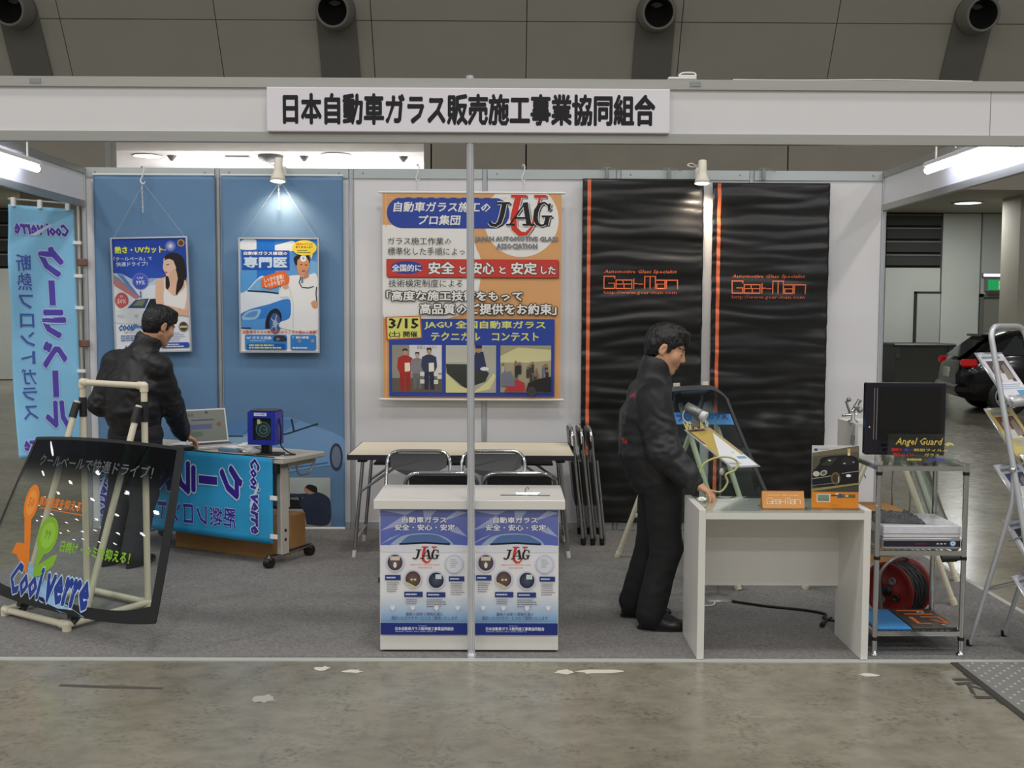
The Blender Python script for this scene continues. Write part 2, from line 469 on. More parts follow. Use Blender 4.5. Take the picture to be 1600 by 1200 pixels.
# ================================================================== THE HALL
def floor_material():
    m = bpy.data.materials.new('worn_concrete_floor'); m.use_nodes = True
    nt = m.node_tree; b = nt.nodes['Principled BSDF']
    tc = nt.nodes.new('ShaderNodeTexCoord')
    def noise_(sc, det, stretch=(1, 1, 1)):
        mp = nt.nodes.new('ShaderNodeMapping'); mp.inputs['Scale'].default_value = stretch
        n = nt.nodes.new('ShaderNodeTexNoise'); n.inputs['Scale'].default_value = sc; n.inputs['Detail'].default_value = det
        nt.links.new(tc.outputs['Object'], mp.inputs['Vector']); nt.links.new(mp.outputs['Vector'], n.inputs['Vector']); return n
    a = noise_(1.1, 7, (1, 1.2, 1)); c = noise_(9, 9, (1, 1.35, 1)); d = noise_(70, 3)
    mx = nt.nodes.new('ShaderNodeMix'); mx.data_type = 'RGBA'
    r = nt.nodes.new('ShaderNodeValToRGB')
    r.color_ramp.elements[0].position = .32; r.color_ramp.elements[0].color = lin(126, 121, 107)
    r.color_ramp.elements[1].position = .68; r.color_ramp.elements[1].color = lin(154, 149, 134)
    nt.links.new(a.outputs['Fac'], r.inputs[0])
    r2 = nt.nodes.new('ShaderNodeValToRGB')
    r2.color_ramp.elements[0].position = .28; r2.color_ramp.elements[0].color = (.80, .80, .79, 1)
    r2.color_ramp.elements[1].position = .6; r2.color_ramp.elements[1].color = (1.05, 1.05, 1.04, 1)
    nt.links.new(c.outputs['Fac'], r2.inputs[0])
    mx.blend_type = 'MULTIPLY'; mx.inputs[0].default_value = 1
    nt.links.new(r.outputs[0], mx.inputs[6]); nt.links.new(r2.outputs[0], mx.inputs[7])
    # fine grime and small dark scuffs
    e = noise_(38, 6, (1, 1.0, 1)); g = noise_(5, 3)
    r3 = nt.nodes.new('ShaderNodeValToRGB'); r3.color_ramp.elements[0].position = .36; r3.color_ramp.elements[0].color = (.66, .65, .63, 1); r3.color_ramp.elements[1].position = .52; r3.color_ramp.elements[1].color = (1, 1, 1, 1)
    nt.links.new(e.outputs['Fac'], r3.inputs[0])
    m3 = nt.nodes.new('ShaderNodeMix'); m3.data_type = 'RGBA'; m3.blend_type = 'MULTIPLY'
    rg = nt.nodes.new('ShaderNodeMapRange'); rg.inputs[1].default_value = .4; rg.inputs[2].default_value = .68; nt.links.new(g.outputs['Fac'], rg.inputs[0]); nt.links.new(rg.outputs[0], m3.inputs[0])
    nt.links.new(mx.outputs[2], m3.inputs[6]); nt.links.new(r3.outputs[0], m3.inputs[7])
    vo = nt.nodes.new('ShaderNodeTexVoronoi'); vo.inputs['Scale'].default_value = 4.5; nt.links.new(tc.outputs['Object'], vo.inputs['Vector'])
    r4 = nt.nodes.new('ShaderNodeValToRGB'); r4.color_ramp.elements[0].position = .035; r4.color_ramp.elements[0].color = (.45, .44, .42, 1); r4.color_ramp.elements[1].position = .06; r4.color_ramp.elements[1].color = (1, 1, 1, 1)
    nt.links.new(vo.outputs['Distance'], r4.inputs[0])
    m4 = nt.nodes.new('ShaderNodeMix'); m4.data_type = 'RGBA'; m4.blend_type = 'MULTIPLY'; m4.inputs[0].default_value = .7
    nt.links.new(m3.outputs[2], m4.inputs[6]); nt.links.new(r4.outputs[0], m4.inputs[7])
    nt.links.new(m4.outputs[2], b.inputs['Base Color'])
    mr = nt.nodes.new('ShaderNodeMapRange'); mr.inputs[3].default_value = .12; mr.inputs[4].default_value = .30
    nt.links.new(c.outputs['Fac'], mr.inputs[0]); nt.links.new(mr.outputs[0], b.inputs['Roughness'])
    b.inputs['Specular IOR Level'].default_value = .5
    bp = nt.nodes.new('ShaderNodeBump'); bp.inputs['Strength'].default_value = .04; bp.inputs['Distance'].default_value = .01
    nt.links.new(d.outputs['Fac'], bp.inputs['Height']); nt.links.new(bp.outputs['Normal'], b.inputs['Normal'])
    return m
mb = MB(); mb.box((-60, -30, -0.2), (40, 26, 0.0)); struct('floor', mb, floor_material())

# stains, paint and stencil that lie on the concrete
def floor_mark(pts, col, label, z=0.0012):
    p = Print(); p.poly(pts, col)
    o = obj('floor_mark', p.mesh('floor_mark', lambda x, y, q: (x, y, q+z)))
    tag(o, label, 'floor mark', None); return o
def blob(cx, cy, rx, ry, seed, n=14):
    rd = random.Random(seed)
    return [(cx+rx*math.cos(2*PI*k/n)*rd.uniform(.55, 1.1), cy+ry*math.sin(2*PI*k/n)*rd.uniform(.55, 1.1)) for k in range(n)]
PW = (222, 218, 204)
floor_mark(blob(-.674, -.165, .045, .035, 1), PW, 'white paint spot by the carpet edge, left one of the two near the poster counter')
floor_mark(blob(-.53, -.20, .05, .028, 2), PW, 'white paint spot nearest left of the front post, close to the carpet edge')
floor_mark(blob(-.851, -.545, .055, .055, 3), (178, 175, 165), 'pale paint patch farther out on the concrete, left of the front post')
floor_mark(blob(.437, -.198, .055, .036, 4), PW, 'round white paint spot just right of the poster counter')
floor_mark(blob(.592, -.197, .13, .034, 5), PW, 'long smeared white paint spot between counter and desk')
floor_mark(blob(1.818, -.23, .05, .025, 6), PW, 'small white paint spot below the right leg of the desk')
floor_mark([(-1.78, -.375), (-1.32, -.412), (-1.32, -.432), (-1.55, -.425), (-1.78, -.4)], (86, 84, 78), 'dark strip of old tape stuck to the concrete')
p = Print()
for i, (ch, yy) in enumerate((('T', -.285), ('K', -.398), ('T', -.505))):
    p.text(ch, 2.14, yy-.045, 2.30, yy+.045, (70, 68, 62), bold=.01, rot=-90 if i != 1 else -80)
o = obj('floor_stencil', p.mesh('floor_stencil', lambda x, y, q: (x, y, q+.001))); tag(o, 'faded dark stencilled letters on the concrete beside the steel plate', 'lettering')
# checker plate with studs
t = thing('trench_cover', 'grey studded steel trench cover plate at the right front corner', 'floor plate', (2.29, -.06, 0))
mb = MB(); mb.box((0, -1.6, 0), (1.6, 0, .006)); obj('plate', mb, mat('worn_steel_plate', (138, 138, 134), .5, .2, var=.12, vscale=8), t)
mb = MB(); mb.box((-.03, -1.6, 0), (0, 0, .004)); obj('rim', mb, mat('dark_rim', (62, 60, 54), .7), t)
mb = MB()
for i in range(46):
    for j in range(46):
        x = .03+i*.034; y = -.02-j*.034
        if (i+j) % 2: mb.add([(x-.008, y, .006), (x, y-.012, .006), (x+.008, y, .006), (x, y+.012, .006), (x, y, .0105)], [(0, 1, 4), (1, 2, 4), (2, 3, 4), (3, 0, 4)])
obj('stud', mb, mat('steel_stud', (190, 190, 186), .4, .3), t, kind='stuff')

# concrete beam face with opening, joints recessed
YB = 16.0
wl = struct('wall_upper')
def slab(x0, x1, z0, z1):
    m_ = MB(); m_.box((x0+.015, YB, z0), (x1-.015, YB+.35, z1)); obj('panel', m_, M_concrete, wl)
for a, b in ((-22, -16), (-16, -11.5), (-11.5, -7.68)): slab(a, b, 4.15, 5.75)
slab(-7.68, -1.5, 4.15, 4.40)
for a, b in ((-1.5, -1.34), (-1.34, .53), (.53, 5.7), (5.7, 11), (11, 16), (16, 22)): slab(a, b, 4.15, 5.75)
mb = MB(); mb.box((-22, YB+.12, 4.16), (-7.7, YB+.33, 5.74)); mb.box((-1.48, YB+.12, 4.16), (22, YB+.33, 5.74)); obj('joint_backing', mb, M_gap, wl)
mb = MB(); mb.box((-7.75, YB-.02, 4.38), (-7.64, YB+.3, 5.75)); obj('reveal', mb, mat('pale_reveal', (170, 170, 166), .6), wl)
# bright room seen through the opening
rm = struct('ceiling_upper')
mb = MB(); mb.box((-9.5, YB+.35, 5.3), (-.2, 23.0, 5.45)); obj('ceiling_board', mb, mat('bright_white_ceiling', (246, 244, 244), .8, var=.01), rm)
mb = MB(); mb.box((-9.5, 23.0, 4.2), (-.2, 23.1, 5.3)); mb.box((-9.6, YB+.35, 4.2), (-9.5, 23.1, 5.3)); mb.box((-.2, YB+.35, 4.2), (-.1, 23.1, 5.3)); mb.box((-9.6, YB+.35, 4.16), (-.1, 23.1, 4.2))
obj('side_board', mb, mat('white_room_wall', (238, 238, 236), .8, var=.01), rm)
for i, (x, y) in enumerate(((-8.2, 19.8), (-3.78, 19.5))):
    mb = MB(); mb.lathe((x, y, 5.295), (0, 0, -1), [(0, .0), (0, .33), (.02, .36), (.02, .33)], 24)
    d = obj('downlight', mb, M_white_plastic, rm)
    mb = MB(); mb.lathe((x, y, 5.285), (0, 0, -1), [(0, 0), (0, .32)], 24); obj('lens', mb, mat('downlight_lens', (255, 250, 245), .5, emit=(255, 248, 240), estr=3.0), d)
mb = MB(); mb.sphere((-5.33, 19.71, 5.29), .3, sc=(1, 1, .5)); obj('ceiling_speaker', mb, mat('mid_grey_metal', (120, 120, 124), .4), rm)
for x in (-7.65, -4.57, -2.26):
    mb = MB(); mb.lathe((x, 19.8, 5.3), (0, 0, -1), [(0, .11), (.05, .08), (.12, .03), (.12, 0)], 12); obj('sprinkler', mb, mat('mid_grey_metal', (120, 120, 124), .4), rm)
mb = MB(); mb.box((-6.4, 19.75, 5.27), (-5.85, 19.92, 5.3)); obj('air_grille', mb, mat('grille_grey', (176, 176, 178), .5), rm)
for x in (-7.0, -4.8, -2.6):  # unseen upward fill lights, added to brighten the upper room's ceiling
    l = bpy.data.lights.new('upper_room_fill', 'AREA'); l.shape = 'RECTANGLE'; l.size = 1.6; l.size_y = 4; l.energy = 120; l.color = (1, .97, .96)
    o = bpy.data.objects.new('upper_room_fill', l); COL.objects.link(o); o.location = (x, 19.7, 4.3); o.rotation_euler = (PI, 0, 0)

# low soffit and rear wall under it
mb = MB(); mb.box((-22, YB+.36, 4.15), (22, 20.7, 4.3)); struct('ceiling_rear', mb, mat('soffit_paint', (158, 154, 140), .85, var=.05, vscale=1))
rw = struct('wall_rear')
YW = 20.6
def wp(name, x0, x1, z0, z1, m, y=YW, d=.12):
    q = MB(); q.box((x0+.02, y, z0), (x1-.02, y+d, z1)); return obj(name, q, m, rw)
wp('joint_backing', -22, 22, 0, 4.15, M_gap, YW+.1, .1)
for a, b in ((-22, -18), (-18, -15), (-12.1+.55, -10.5), (-10.5, -7), (-7, -3), (-3, 1), (1, 5), (5, 9.33), (10.70, 11.66), (12.5, 17), (17, 22)): wp('panel', a, b, 0.02, 4.13, M_hallwall)
wp('panel', 9.33, 10.70, .02, 2.82, M_hallwall); wp('panel', -15, -11.55, .02, 2.7, M_hallwall); wp('panel', 11.66, 12.5, 2.2, 4.13, M_hallwall2)
for (x0, x1, z0, z1, n) in ((9.33, 10.70, 2.84, 4.13, 4), (-15, -11.55, 2.72, 4.13, 4)):
    h = (z1-z0)/n
    wp('louver_recess', x0, x1, z0, z1, M_dark, YW+.05)
    for i in range(n):
        q = MB(); q.box((x0+.03, YW+.0, z0+i*h+.04), (x1-.03, YW+.04, z0+(i+1)*h-.05)); obj('louver_panel', q, M_louver, rw)
        q = MB(); q.box((x0+.02, YW-.02, z0+(i+1)*h-.05), (x1-.02, YW+.02, z0+(i+1)*h-.02)); obj('louver_slat', q, mat('louver_edge', (112, 112, 106), .6), rw)
d1 = struct('door_1'); mb = MB(); mb.box((10.12, YW-.05, .02), (10.68, YW, 2.2)); obj('leaf', mb, M_hallwall2, d1)
mb = MB(); mb.box((10.06, YW-.06, .02), (10.11, YW, 2.25)); mb.box((10.06, YW-.06, 2.2), (10.7, YW, 2.25)); obj('frame', mb, M_gap, d1)
d2 = struct('door_2'); mb = MB(); mb.box((11.74, YW+.03, .02), (12.46, YW+.08, 2.12)); obj('leaf', mb, mat('dim_door', (112, 112, 104), .7), d2)
mb = MB(); mb.box((11.66, YW-.03, .02), (11.74, YW+.1, 2.2)); mb.box((12.44, YW-.03, .02), (12.52, YW+.1, 2.2)); mb.box((11.66, YW-.03, 2.12), (12.52, YW+.1, 2.2)); obj('frame', mb, mat('door_frame', (92, 94, 88), .6), d2)
mb = MB(); mb.box((10.73, 16.8, 0), (12.4, 17.6, 4.15)); struct('wall_pier', mb, M_concrete)
mb = MB(); mb.box((-10.0, 17.2, 0), (-8.75, 18.0, 4.15)); struct('wall_pier_left', mb, M_concrete)
# light strip, exit signs, soffit downlight
t = thing('strip_lamp', 'thin lit strip lamp above the far exit sign on the rear wall', 'lamp', (12.08, YW-.06, 2.65))
mb = MB(); mb.box((-.4, -.03, -.04), (.4, .05, .05)); obj('housing', mb, M_steel, t)
mb = MB(); mb.box((-.38, -.05, -.035), (.38, -.03, .03)); obj('diffuser', mb, mat('strip_diffuser', (240, 240, 255), .5, emit=(225, 228, 255), estr=1.6), t)
def exit_sign(x, y, z, w, h, label):
    t = thing('exit_sign', label, 'sign', (x, y, z))
    q = MB(); q.box((-w/2-.02, .01, -h/2-.02), (w/2+.02, .2, h/2+.02)); obj('housing', q, M_steel, t)
    q = MB(); q.box((-w/2, -.005, -h/2), (w/2, .01, h/2)); f = obj('lit_face', q, mat('exit_green', (20, 120, 70), .5, emit=(12, 150, 78), estr=.75), t)
    p = Print(); a = w*.09
    p.rect(-a, -h*.4, a, h*.4, (240, 250, 200)); p.ell(.01, h*.22, h*.09, h*.09, (20, 140, 80)); p.stroke([(-.02, -h*.3), (.0, 0), (.02, h*.12)], h*.1, (20, 140, 80)); p.stroke([(.0, -.02), (.03, -h*.3)], h*.08, (20, 140, 80)); p.stroke([(-.04, h*.05), (.04, h*.02)], h*.07, (20, 140, 80))
    p.rect(w*.14, -h*.05, w*.34, h*.05, (150, 230, 180))
    obj('running_figure', p.mesh('running_figure', lambda X, Y, q_: (X, -.007-q_, Y)), None, f)
exit_sign(12.07, YW-.2, 2.41, .60, .24, 'green exit sign over the far door behind the black car')
exit_sign(-10.12, YW-.2, 2.05, .34, .34, 'green exit sign half hidden behind the hanging blue flag')
t = thing('soffit_downlight', 'round downlight glowing in the low soffit above the black car', 'lamp', (10.28, 18.27, 4.15))
mb = MB(); mb.lathe((0, 0, 0), (0, 0, -1), [(0, .34), (.03, .34), (.03, .28)], 20); obj('ring', mb, M_steel, t)
mb = MB(); mb.lathe((0, 0, -.02), (0, 0, -1), [(0, 0), (0, .28)], 20); obj('lens', mb, mat('soffit_lens', (255, 255, 255), .5, emit=(245, 245, 255), estr=4.0), t)

for X in (-16, -10, 10.28, 16):  # one at the modelled downlight; the rest added to brighten the rear wall
    for Y in (18.27,):
        l = bpy.data.lights.new('soffit_light', 'AREA'); l.shape = 'DISK'; l.size = .55; l.energy = 75; l.color = (.97, 1, .97)
        o = bpy.data.objects.new('soffit_light', l); COL.objects.link(o); o.location = (X, Y, 4.10)
# sloped hall ceiling: boards, dark round-topped strips, jet nozzles
SD = Vector((0, -math.cos(R(60)), math.sin(R(60)))); SN = Vector((0, -math.sin(R(60)), -math.cos(R(60)))); S0 = Vector((0, 16.35, 5.7))
def sl(x, a, n): return Vector((x, 0, 0))+S0+SD*a+SN*n
cs = struct('ceiling')
for i in range(-7, 8):
    for j in range(6):
        x0 = -2.44+(i)*2.96; a0 = .05+j*1.7
        q = MB(); q.obox(sl(x0+1.48, a0+.85, -.04), (1.48-.008, .85-.008, .04), (1, 0, 0), SD, SN); obj('ceiling_board', q, M_slope, cs)
q = MB(); q.obox(sl(-1, 5, -.1), (23, 5.0, .02), (1, 0, 0), SD, SN); obj('joint_backing', q, mat('slope_joint', (96, 94, 88), .9), cs)
for k, X in enumerate((-9.12, -3.1, 2.97, 9.02)):
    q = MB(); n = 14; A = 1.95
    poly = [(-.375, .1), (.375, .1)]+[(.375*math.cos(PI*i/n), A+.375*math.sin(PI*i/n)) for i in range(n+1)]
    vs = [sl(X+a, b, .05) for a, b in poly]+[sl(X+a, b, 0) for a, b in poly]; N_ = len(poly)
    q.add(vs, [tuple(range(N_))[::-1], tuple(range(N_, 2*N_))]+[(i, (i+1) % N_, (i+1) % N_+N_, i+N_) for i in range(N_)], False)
    obj('slope_strip', q, M_slopedark, cs)
    c0 = sl(X, A+.0, .05); ax = Vector((0, -.96, -.28))
    t = thing('jet_nozzle', ['round grey air jet nozzle on the sloped ceiling, first from the left', 'round grey air jet nozzle above the left part of the lettered sign', 'round grey air jet nozzle above the right end of the lettered sign', 'round grey air jet nozzle at the far right of the sloped ceiling'][k], 'air nozzle', c0, 0, 'jet nozzles on the sloped ceiling')
    q = MB(); q.lathe((0, 0, 0), ax, [(.0, .37), (.08, .365), (.20, .335), (.36, .318), (.38, .308), (.38, .272), (.34, .262)], 28); obj('barrel', q, M_nozzle, t)
    q = MB(); q.lathe((0, 0, 0), ax, [(.36, .262), (.2, .235), (.03, .17), (.01, 0)], 28); obj('throat', q, M_dark, t)

# ================================================================== BOOTH SHELL
MW = .99; YBK = 2.97
wb = struct('wall_back')
def post_mb(h, r=.02, n=8):
    q = MB(); pts = []
    for k in range(n):
        a = 2*PI*(k+.5)/n; d = 2*PI/n
        for (f, rr) in ((-.5, 1), (-.16, 1), (-.13, .8), (.13, .8), (.16, 1)):
            an = a+d*f
            if rr == 1: e = r*math.cos(d/2)/math.cos(d*f)
            else: e = r*.72
            pts.append((e*math.cos(an), e*math.sin(an)))
    q.prism(pts, h, 'xy'); return q
pmesh = post_mb(2.7).mesh('post', M_alu)
def rivet(par, x, z, y):
    q = MB(); q.lathe((x, y, z), (0, -1, 0), [(0, .007), (.003, .006), (.003, 0)], 8); obj('lock_screw', q, M_steel, par)
for i in range(7):
    X = (i-3)*MW
    obj('post', pmesh, None, wb, (X, YBK, 0))
    if i < 6:
        q = MB(); q.box((X+.02, YBK-.004, .06), (X+MW-.02, YBK+.004, 2.64)); obj('panel', q, M_panel, wb)
        q = MB(); q.box((X+.02, YBK-.014, 2.63), (X+MW-.02, YBK+.014, 2.70)); rl = obj('upper_rail', q, mat('pale_rail', (196, 204, 204), .35, .45, var=.02), wb)
        rivet(rl, X+.09, 2.667, YBK-.014); rivet(rl, X+MW-.09, 2.667, YBK-.014)
        q = MB(); q.box((X+.02, YBK-.014, 0.0), (X+MW-.02, YBK+.014, .06)); obj('lower_rail', q, M_alu, wb)
# carpet and its edging
mb = MB(); mb.box((-3.02, -.015, 0), (3.0, 3.3, .006))
tag(obj('carpet', mb, M_carpet), 'grey needle felt carpet covering the booth floor', 'carpet')
mb = MB(); mb.box((-3.1, -.062, 0), (3.03, -.017, .0035)); tag(obj('edging_tape', mb, mat('pale_edging_tape', (184, 186, 180), .6)), 'pale tape strip along the front edge of the carpet', 'tape')
mb = MB(); mb.box((3.0, -.017, 0), (3.035, 3.3, .005)); tag(obj('edging_tape', mb, MATS['pale_edging_tape']), 'pale tape strip along the right edge of the carpet', 'tape')
# fascia
def fascia(name, label, X0, X1, joints, M):
    t = thing(name, label, 'fascia')
    def b(nm, x0, y0, z0, x1, y1, z1, m):
        q = MB(); q.box((x0, y0, z0), (x1, y1, z1)); q.xf(M); return obj(nm, q, m, t)
    xs = [X0]+joints+[X1]
    for a, c in zip(xs[:-1], xs[1:]): b('board', a+.002, -.006, 2.45, c-.002, .006, 2.66, M_panel)
    b('upper_rail', X0, -.018, 2.655, X1, .018, 2.70, M_alubeam)
    b('lower_rail', X0, -.018, 2.41, X1, .018, 2.455, M_alubeam)
    return t
ff = fascia('front_fascia', 'white fascia in aluminium rails across the whole booth front', -2.95, 2.95, [-.02, 2.385], Matrix.Identity(4))
for X in (-2.01, 1.0):
    q = MB(); q.box((X, -.021, 2.668), (X+.05, -.017, 2.69)); obj('rail_clip', q, M_steel, ff)
Rz = Matrix.Rotation(PI/2, 4, 'Z')
fascia('left_fascia', 'white fascia along the left side of the booth under the tube lamp', .02, 2.95, [], Matrix.Translation((-2.97, 0, 0)) @ Rz)
fascia('right_fascia', 'white fascia along the right side of the booth under the tube lamp', .02, 2.95, [], Matrix.Translation((2.97, 0, 0)) @ Rz)
t = thing('front_post', 'shiny aluminium post standing in the middle of the booth front', 'post', (.006, 0, 0))
q = post_mb(2.715, .0175); q.xf(Matrix.Rotation(R(-.25), 4, 'Y')); obj('shaft', q, mat('polished_aluminium', (226, 228, 232), .24, .55, var=.02), t)
q = MB(); q.lathe((0, 0, 0), (0, 0, 1), [(0, .022), (.018, .022), (.022, .017), (.04, .0165)], 16); obj('foot', q, M_alu, t)
for X in (-2.97, 2.97):
    o = obj('corner_post', pmesh, None, None, (X, 0, 0)); tag(o, 'aluminium corner post at the booth front, '+('left' if X < 0 else 'right')+' side', 'post')
# sign board
t = thing('sign_board', 'white sign board with bold black lettering fixed to the front fascia', 'sign', (0, -.019, 0))
q = MB(); q.box((-.928, -.022, 2.453), (.906, -.001, 2.652), bev=.003); obj('board', q, mat('sign_white', (236, 232, 240), .4, var=.01), t)
p = Print(); p.text('日本自動車ガラス販売施工事業協同組合', -.855, 2.483, .84, 2.627, (18, 17, 26), bold=.042)
obj('lettering', p.mesh('lettering', lambda x, y, z: (x, -.0225-z, y)), None, t)
# bits lying on the fascia rail
t = thing('folded_clip', 'small white plastic clip lying on the front rail right of the sign', 'clip', (.97, 0, 2.70))
q = MB(); q.box((-.07, -.02, 0), (.06, .02, .012), bev=.003); q.box((-.02, -.015, .012), (.06, .015, .022), bev=.003); q.tube(smooth_path([(-.02, 0, .022), (.0, 0, .034), (.05, 0, .034), (.06, 0, .02)]), .004, 6); obj('body', q, M_white_plastic, t)
q = MB(); q.tube(smooth_path([(1.2, .005, 2.706), (1.5, -.005, 2.703), (1.9, .004, 2.709), (2.3, 0, 2.703)]), .0025, 6); tag(obj('thin_cable', q, M_white_plastic), 'thin white cable lying along the top of the front fascia', 'cable')

# tube lamps on the side fascias
def tube_lamp(X, y0, y1, s, label):
    t = thing('tube_lamp', label, 'lamp', (X, (y0+y1)/2, 2.55), 0, 'fluorescent lamps on the side fascias')
    L = (y1-y0)/2
    q = MB(); q.box((-.022, -L, .018), (.022, L, .05), bev=.006); obj('housing', q, M_white_plastic, t)
    q = MB(); q.tube([(0, -L+.02, -.004), (0, L-.02, -.004)], .0215, 14); obj('tube', q, mat('fluorescent_tube', (255, 255, 255), .5, emit=(226, 232, 255), estr=10.5), t)
    for yy in (-L+.01, L-.01):
        q = MB(); q.cyl((0, yy-.012, -.004), (0, yy+.012, -.004), .023, 12); obj('end_cap', q, M_white_plastic, t)
    for yy in (-L*.55, L*.75):
        q = MB(); q.tube(round_path([(0, yy, .05), (0, yy, .165), (s*.12, yy, .165), (s*.12, yy, .12)], .02), .006, 8); obj('hook', q, M_white_plastic, t)
tube_lamp(-2.85, .72, 1.95, -1, 'lit fluorescent tube lamp hooked on the left fascia')
tube_lamp(2.82, .62, 1.82, 1, 'lit fluorescent tube lamp hooked on the right fascia')

# clip-on spot lamps on the back wall rail
def spot_lamp(X, label, e):
    t = thing('clip_spot', label, 'lamp', (X, YBK-.02, 2.66), 0, 'clip-on spot lamps on the back wall')
    hd = Vector((0, -.16, .035)); ax = Vector((-.02, -.10, -1)).normalized()
    q = MB(); q.box((-.025, -.03, -.02), (.025, .05, .05), bev=.005); obj('clamp', q, M_white_plastic, t)
    q = MB(); q.tube([(0, -.02, .03), (0, -.1, .045), hd], .008, 8); obj('arm', q, M_white_plastic, t)
    q = MB(); q.lathe(hd, ax, [(-.055, 0), (-.055, .026), (-.05, .03), (.03, .032), (.05, .036), (.09, .052), (.115, .058), (.115, .054), (.06, .034)], 22); obj('shade', q, mat('lamp_shade_cream', (232, 226, 208), .4, var=.02), t)
    q = MB(); q.lathe(hd+ax*.105, ax, [(-.02, .0), (-.02, .045), (0, .052), (.012, .04), (.018, 0)], 20); obj('bulb', q, mat('reflector_bulb', (255, 250, 235), .5, emit=(255, 244, 222), estr=14), t)
    q = MB(); q.tube(smooth_path([(0, .0, .05), (-.05, -.03, .085), (-.09, -.05, .07), (-.05, -.09, .05), hd+Vector((-.02, 0, .03))]), .004, 6); obj('cord', q, M_white_plastic, t)
    l = bpy.data.lights.new('spot_bulb', 'SPOT'); l.energy = e; l.spot_size = R(120); l.spot_blend = .85; l.color = (1, .80, .60) if 'gap' in label else (1, .70, .45); l.shadow_soft_size = .04
    o = bpy.data.objects.new('spot_bulb', l); COL.objects.link(o); o.location = Vector((X, YBK-.02, 2.66))+hd+ax*.125
    o.rotation_euler = Vector((0, .38, -1)).to_track_quat('-Z', 'Y').to_euler()
spot_lamp(-1.49, 'lit cream clip spot lamp over the right blue banner', 22)
spot_lamp(1.58, 'lit cream clip spot lamp over the gap between the black banners', 34)
# ================================================================== BANNERS AND POSTERS ON THE BACK WALL
def s_hook(q, x, y, z, L=.09, r=.005, w=.02):
    q.tube(smooth_path([(x-w*.5, y+.02, z), (x-w*.2, y+.0, z+.012), (x+w*.4, y, z-.005), (x, y, z-L*.45), (x-w*.7, y, z-L*.8), (x, y, z-L), (x+w*.5, y, z-L*.85)]), r, 8)
def chain(par, x, y, z0, z1, m=None):
    q = MB(); n = max(2, int((z0-z1)/.017))
    for i in range(n):
        z = z0-(i+.5)*(z0-z1)/n; h = (z0-z1)/n*.72
        a = (1, 0, 0) if i % 2 else (0, 1, 0)
        q.tube([(x+a[0]*.004*math.cos(t_)*1.0, y+a[1]*.004*math.cos(t_), z+h*math.sin(t_)) for t_ in [2*PI*k/8 for k in range(8)]], .0016, 4, closed=True)
    return obj('chain', q, m or M_white_plastic, par, kind='stuff')

# --- large association banner
t = thing('contest_banner', 'orange and white printed banner with red and black initials, hung by chains', 'banner', (0, 2.90, 0))
BX0, BX1, BZ0, BZ1 = -.755, .566, .995, 2.522
q = MB(); q.sheet(lambda u, v: (BX0+(BX1-BX0)*u, 0.0, BZ0+(BZ1-BZ0)*v), 30, 20, .0015, normal=(0, -1, 0)); obj('cloth', q, mat('banner_white', (232, 230, 226), .6, var=.01), t)
for z in (BZ1, BZ0):
    q = MB(); q.cyl((BX0-.025, 0, z), (BX1+.025, 0, z), .009, 10); obj('rod', q, M_white_plastic, t)
for X in (-.49, .287):
    q = MB(); s_hook(q, X, -.0, 2.715, .11); obj('hook', q, M_white_plastic, t)
    chain(t, X, -.002, 2.605, 2.53)
p = Print((172, -1020, 1000, -66))
OR = (224, 168, 112); BL = (50, 74, 162); RD = (206, 66, 56); WH = (240, 238, 234); DK = (58, 56, 54); YL = (226, 226, 120)
p.rect(172, -1020, 1000, -66, OR)
p.ell(400, -390, 215, 250, WH, 48); p.rect(172, -600, 260, -215, WH); p.rect(186, -1015, 190, -66, (238, 186, 140))
p.curve([(176, -230), (300, -200), (500, -240), (610, -330), (628, -430), (600, -560), (500, -640), (330, -650), (176, -640)], WH)
p.ell(815, -190, 172, 170, WH, 48)
p.rrect(192, -230, 760, -88, 70, BL)
p.text('自動車ガラス施工の', 222, -155, 672, -108, WH, bold=.025, shear=.12)
p.text('プロ集団', 340, -215, 534, -168, WH, bold=.025, shear=.12)
for i in range(11): p.rect(202+i*52, -91, 226+i*52, -89, (240, 210, 120))
jaug(p, 655, -262, 295, 186)
p.text('JAPAN AUTOMOTIVE GLASS', 598, -292, 984, -266, (104, 104, 110), bold=.02, out=.03, outc=(214, 214, 214), shadow=(96, 96, 100))
p.text('ASSOCIATION', 700, -322, 888, -298, (104, 104, 110), bold=.02, out=.03, outc=(214, 214, 214), shadow=(96, 96, 100))
p.text('ガラス施工作業の', 196, -306, 490, -272, DK, bold=.0)
p.text('標準化した手順によって', 196, -354, 592, -318, DK, bold=.0)
p.rect(196, -458, 990, -378, (120, 50, 56)); p.rect(190, -454, 986, -372, RD)
p.ell(284, -411, 74, 30, BL); p.text('全国的に', 216, -430, 352, -396, WH, bold=.03)
for s_, a, b, c_, d in (('安全', 384, 442, 506, 384), ('と', 526, 438, 558, 404), ('安心', 582, 442, 690, 384), ('と', 712, 438, 744, 404), ('安定', 768, 442, 888, 384), ('した', 906, 440, 974, 402)):
    p.text(s_, a, -b, c_, -d, WH, bold=.035, out=.05, outc=(70, 40, 44))
p.text('技術検定制度による', 200, -502, 544, -466, DK)
p.text('「高度な施工技術をもって', 190, -565, 822, -518, WH, bold=.03, out=.085, outc=DK)
p.text('高品質のご提供をお約束」', 344, -628, 980, -576, WH, bold=.03, out=.085, outc=DK)
p.rect(202, -1010, 972, -648, BL)
p.text('JAGU 全国自動車ガラス', 366, -698, 930, -656, YL, bold=.028)
p.text('テクニカル', 396, -750, 626, -710, YL, bold=.028); p.text('コンテスト', 680, -750, 898, -710, YL, bold=.028)
p.poly([(190, -748), (356, -738), (350, -634), (184, -640)], (206, 90, 60)); p.poly([(196, -742), (350, -734), (344, -638), (192, -644)], YL)
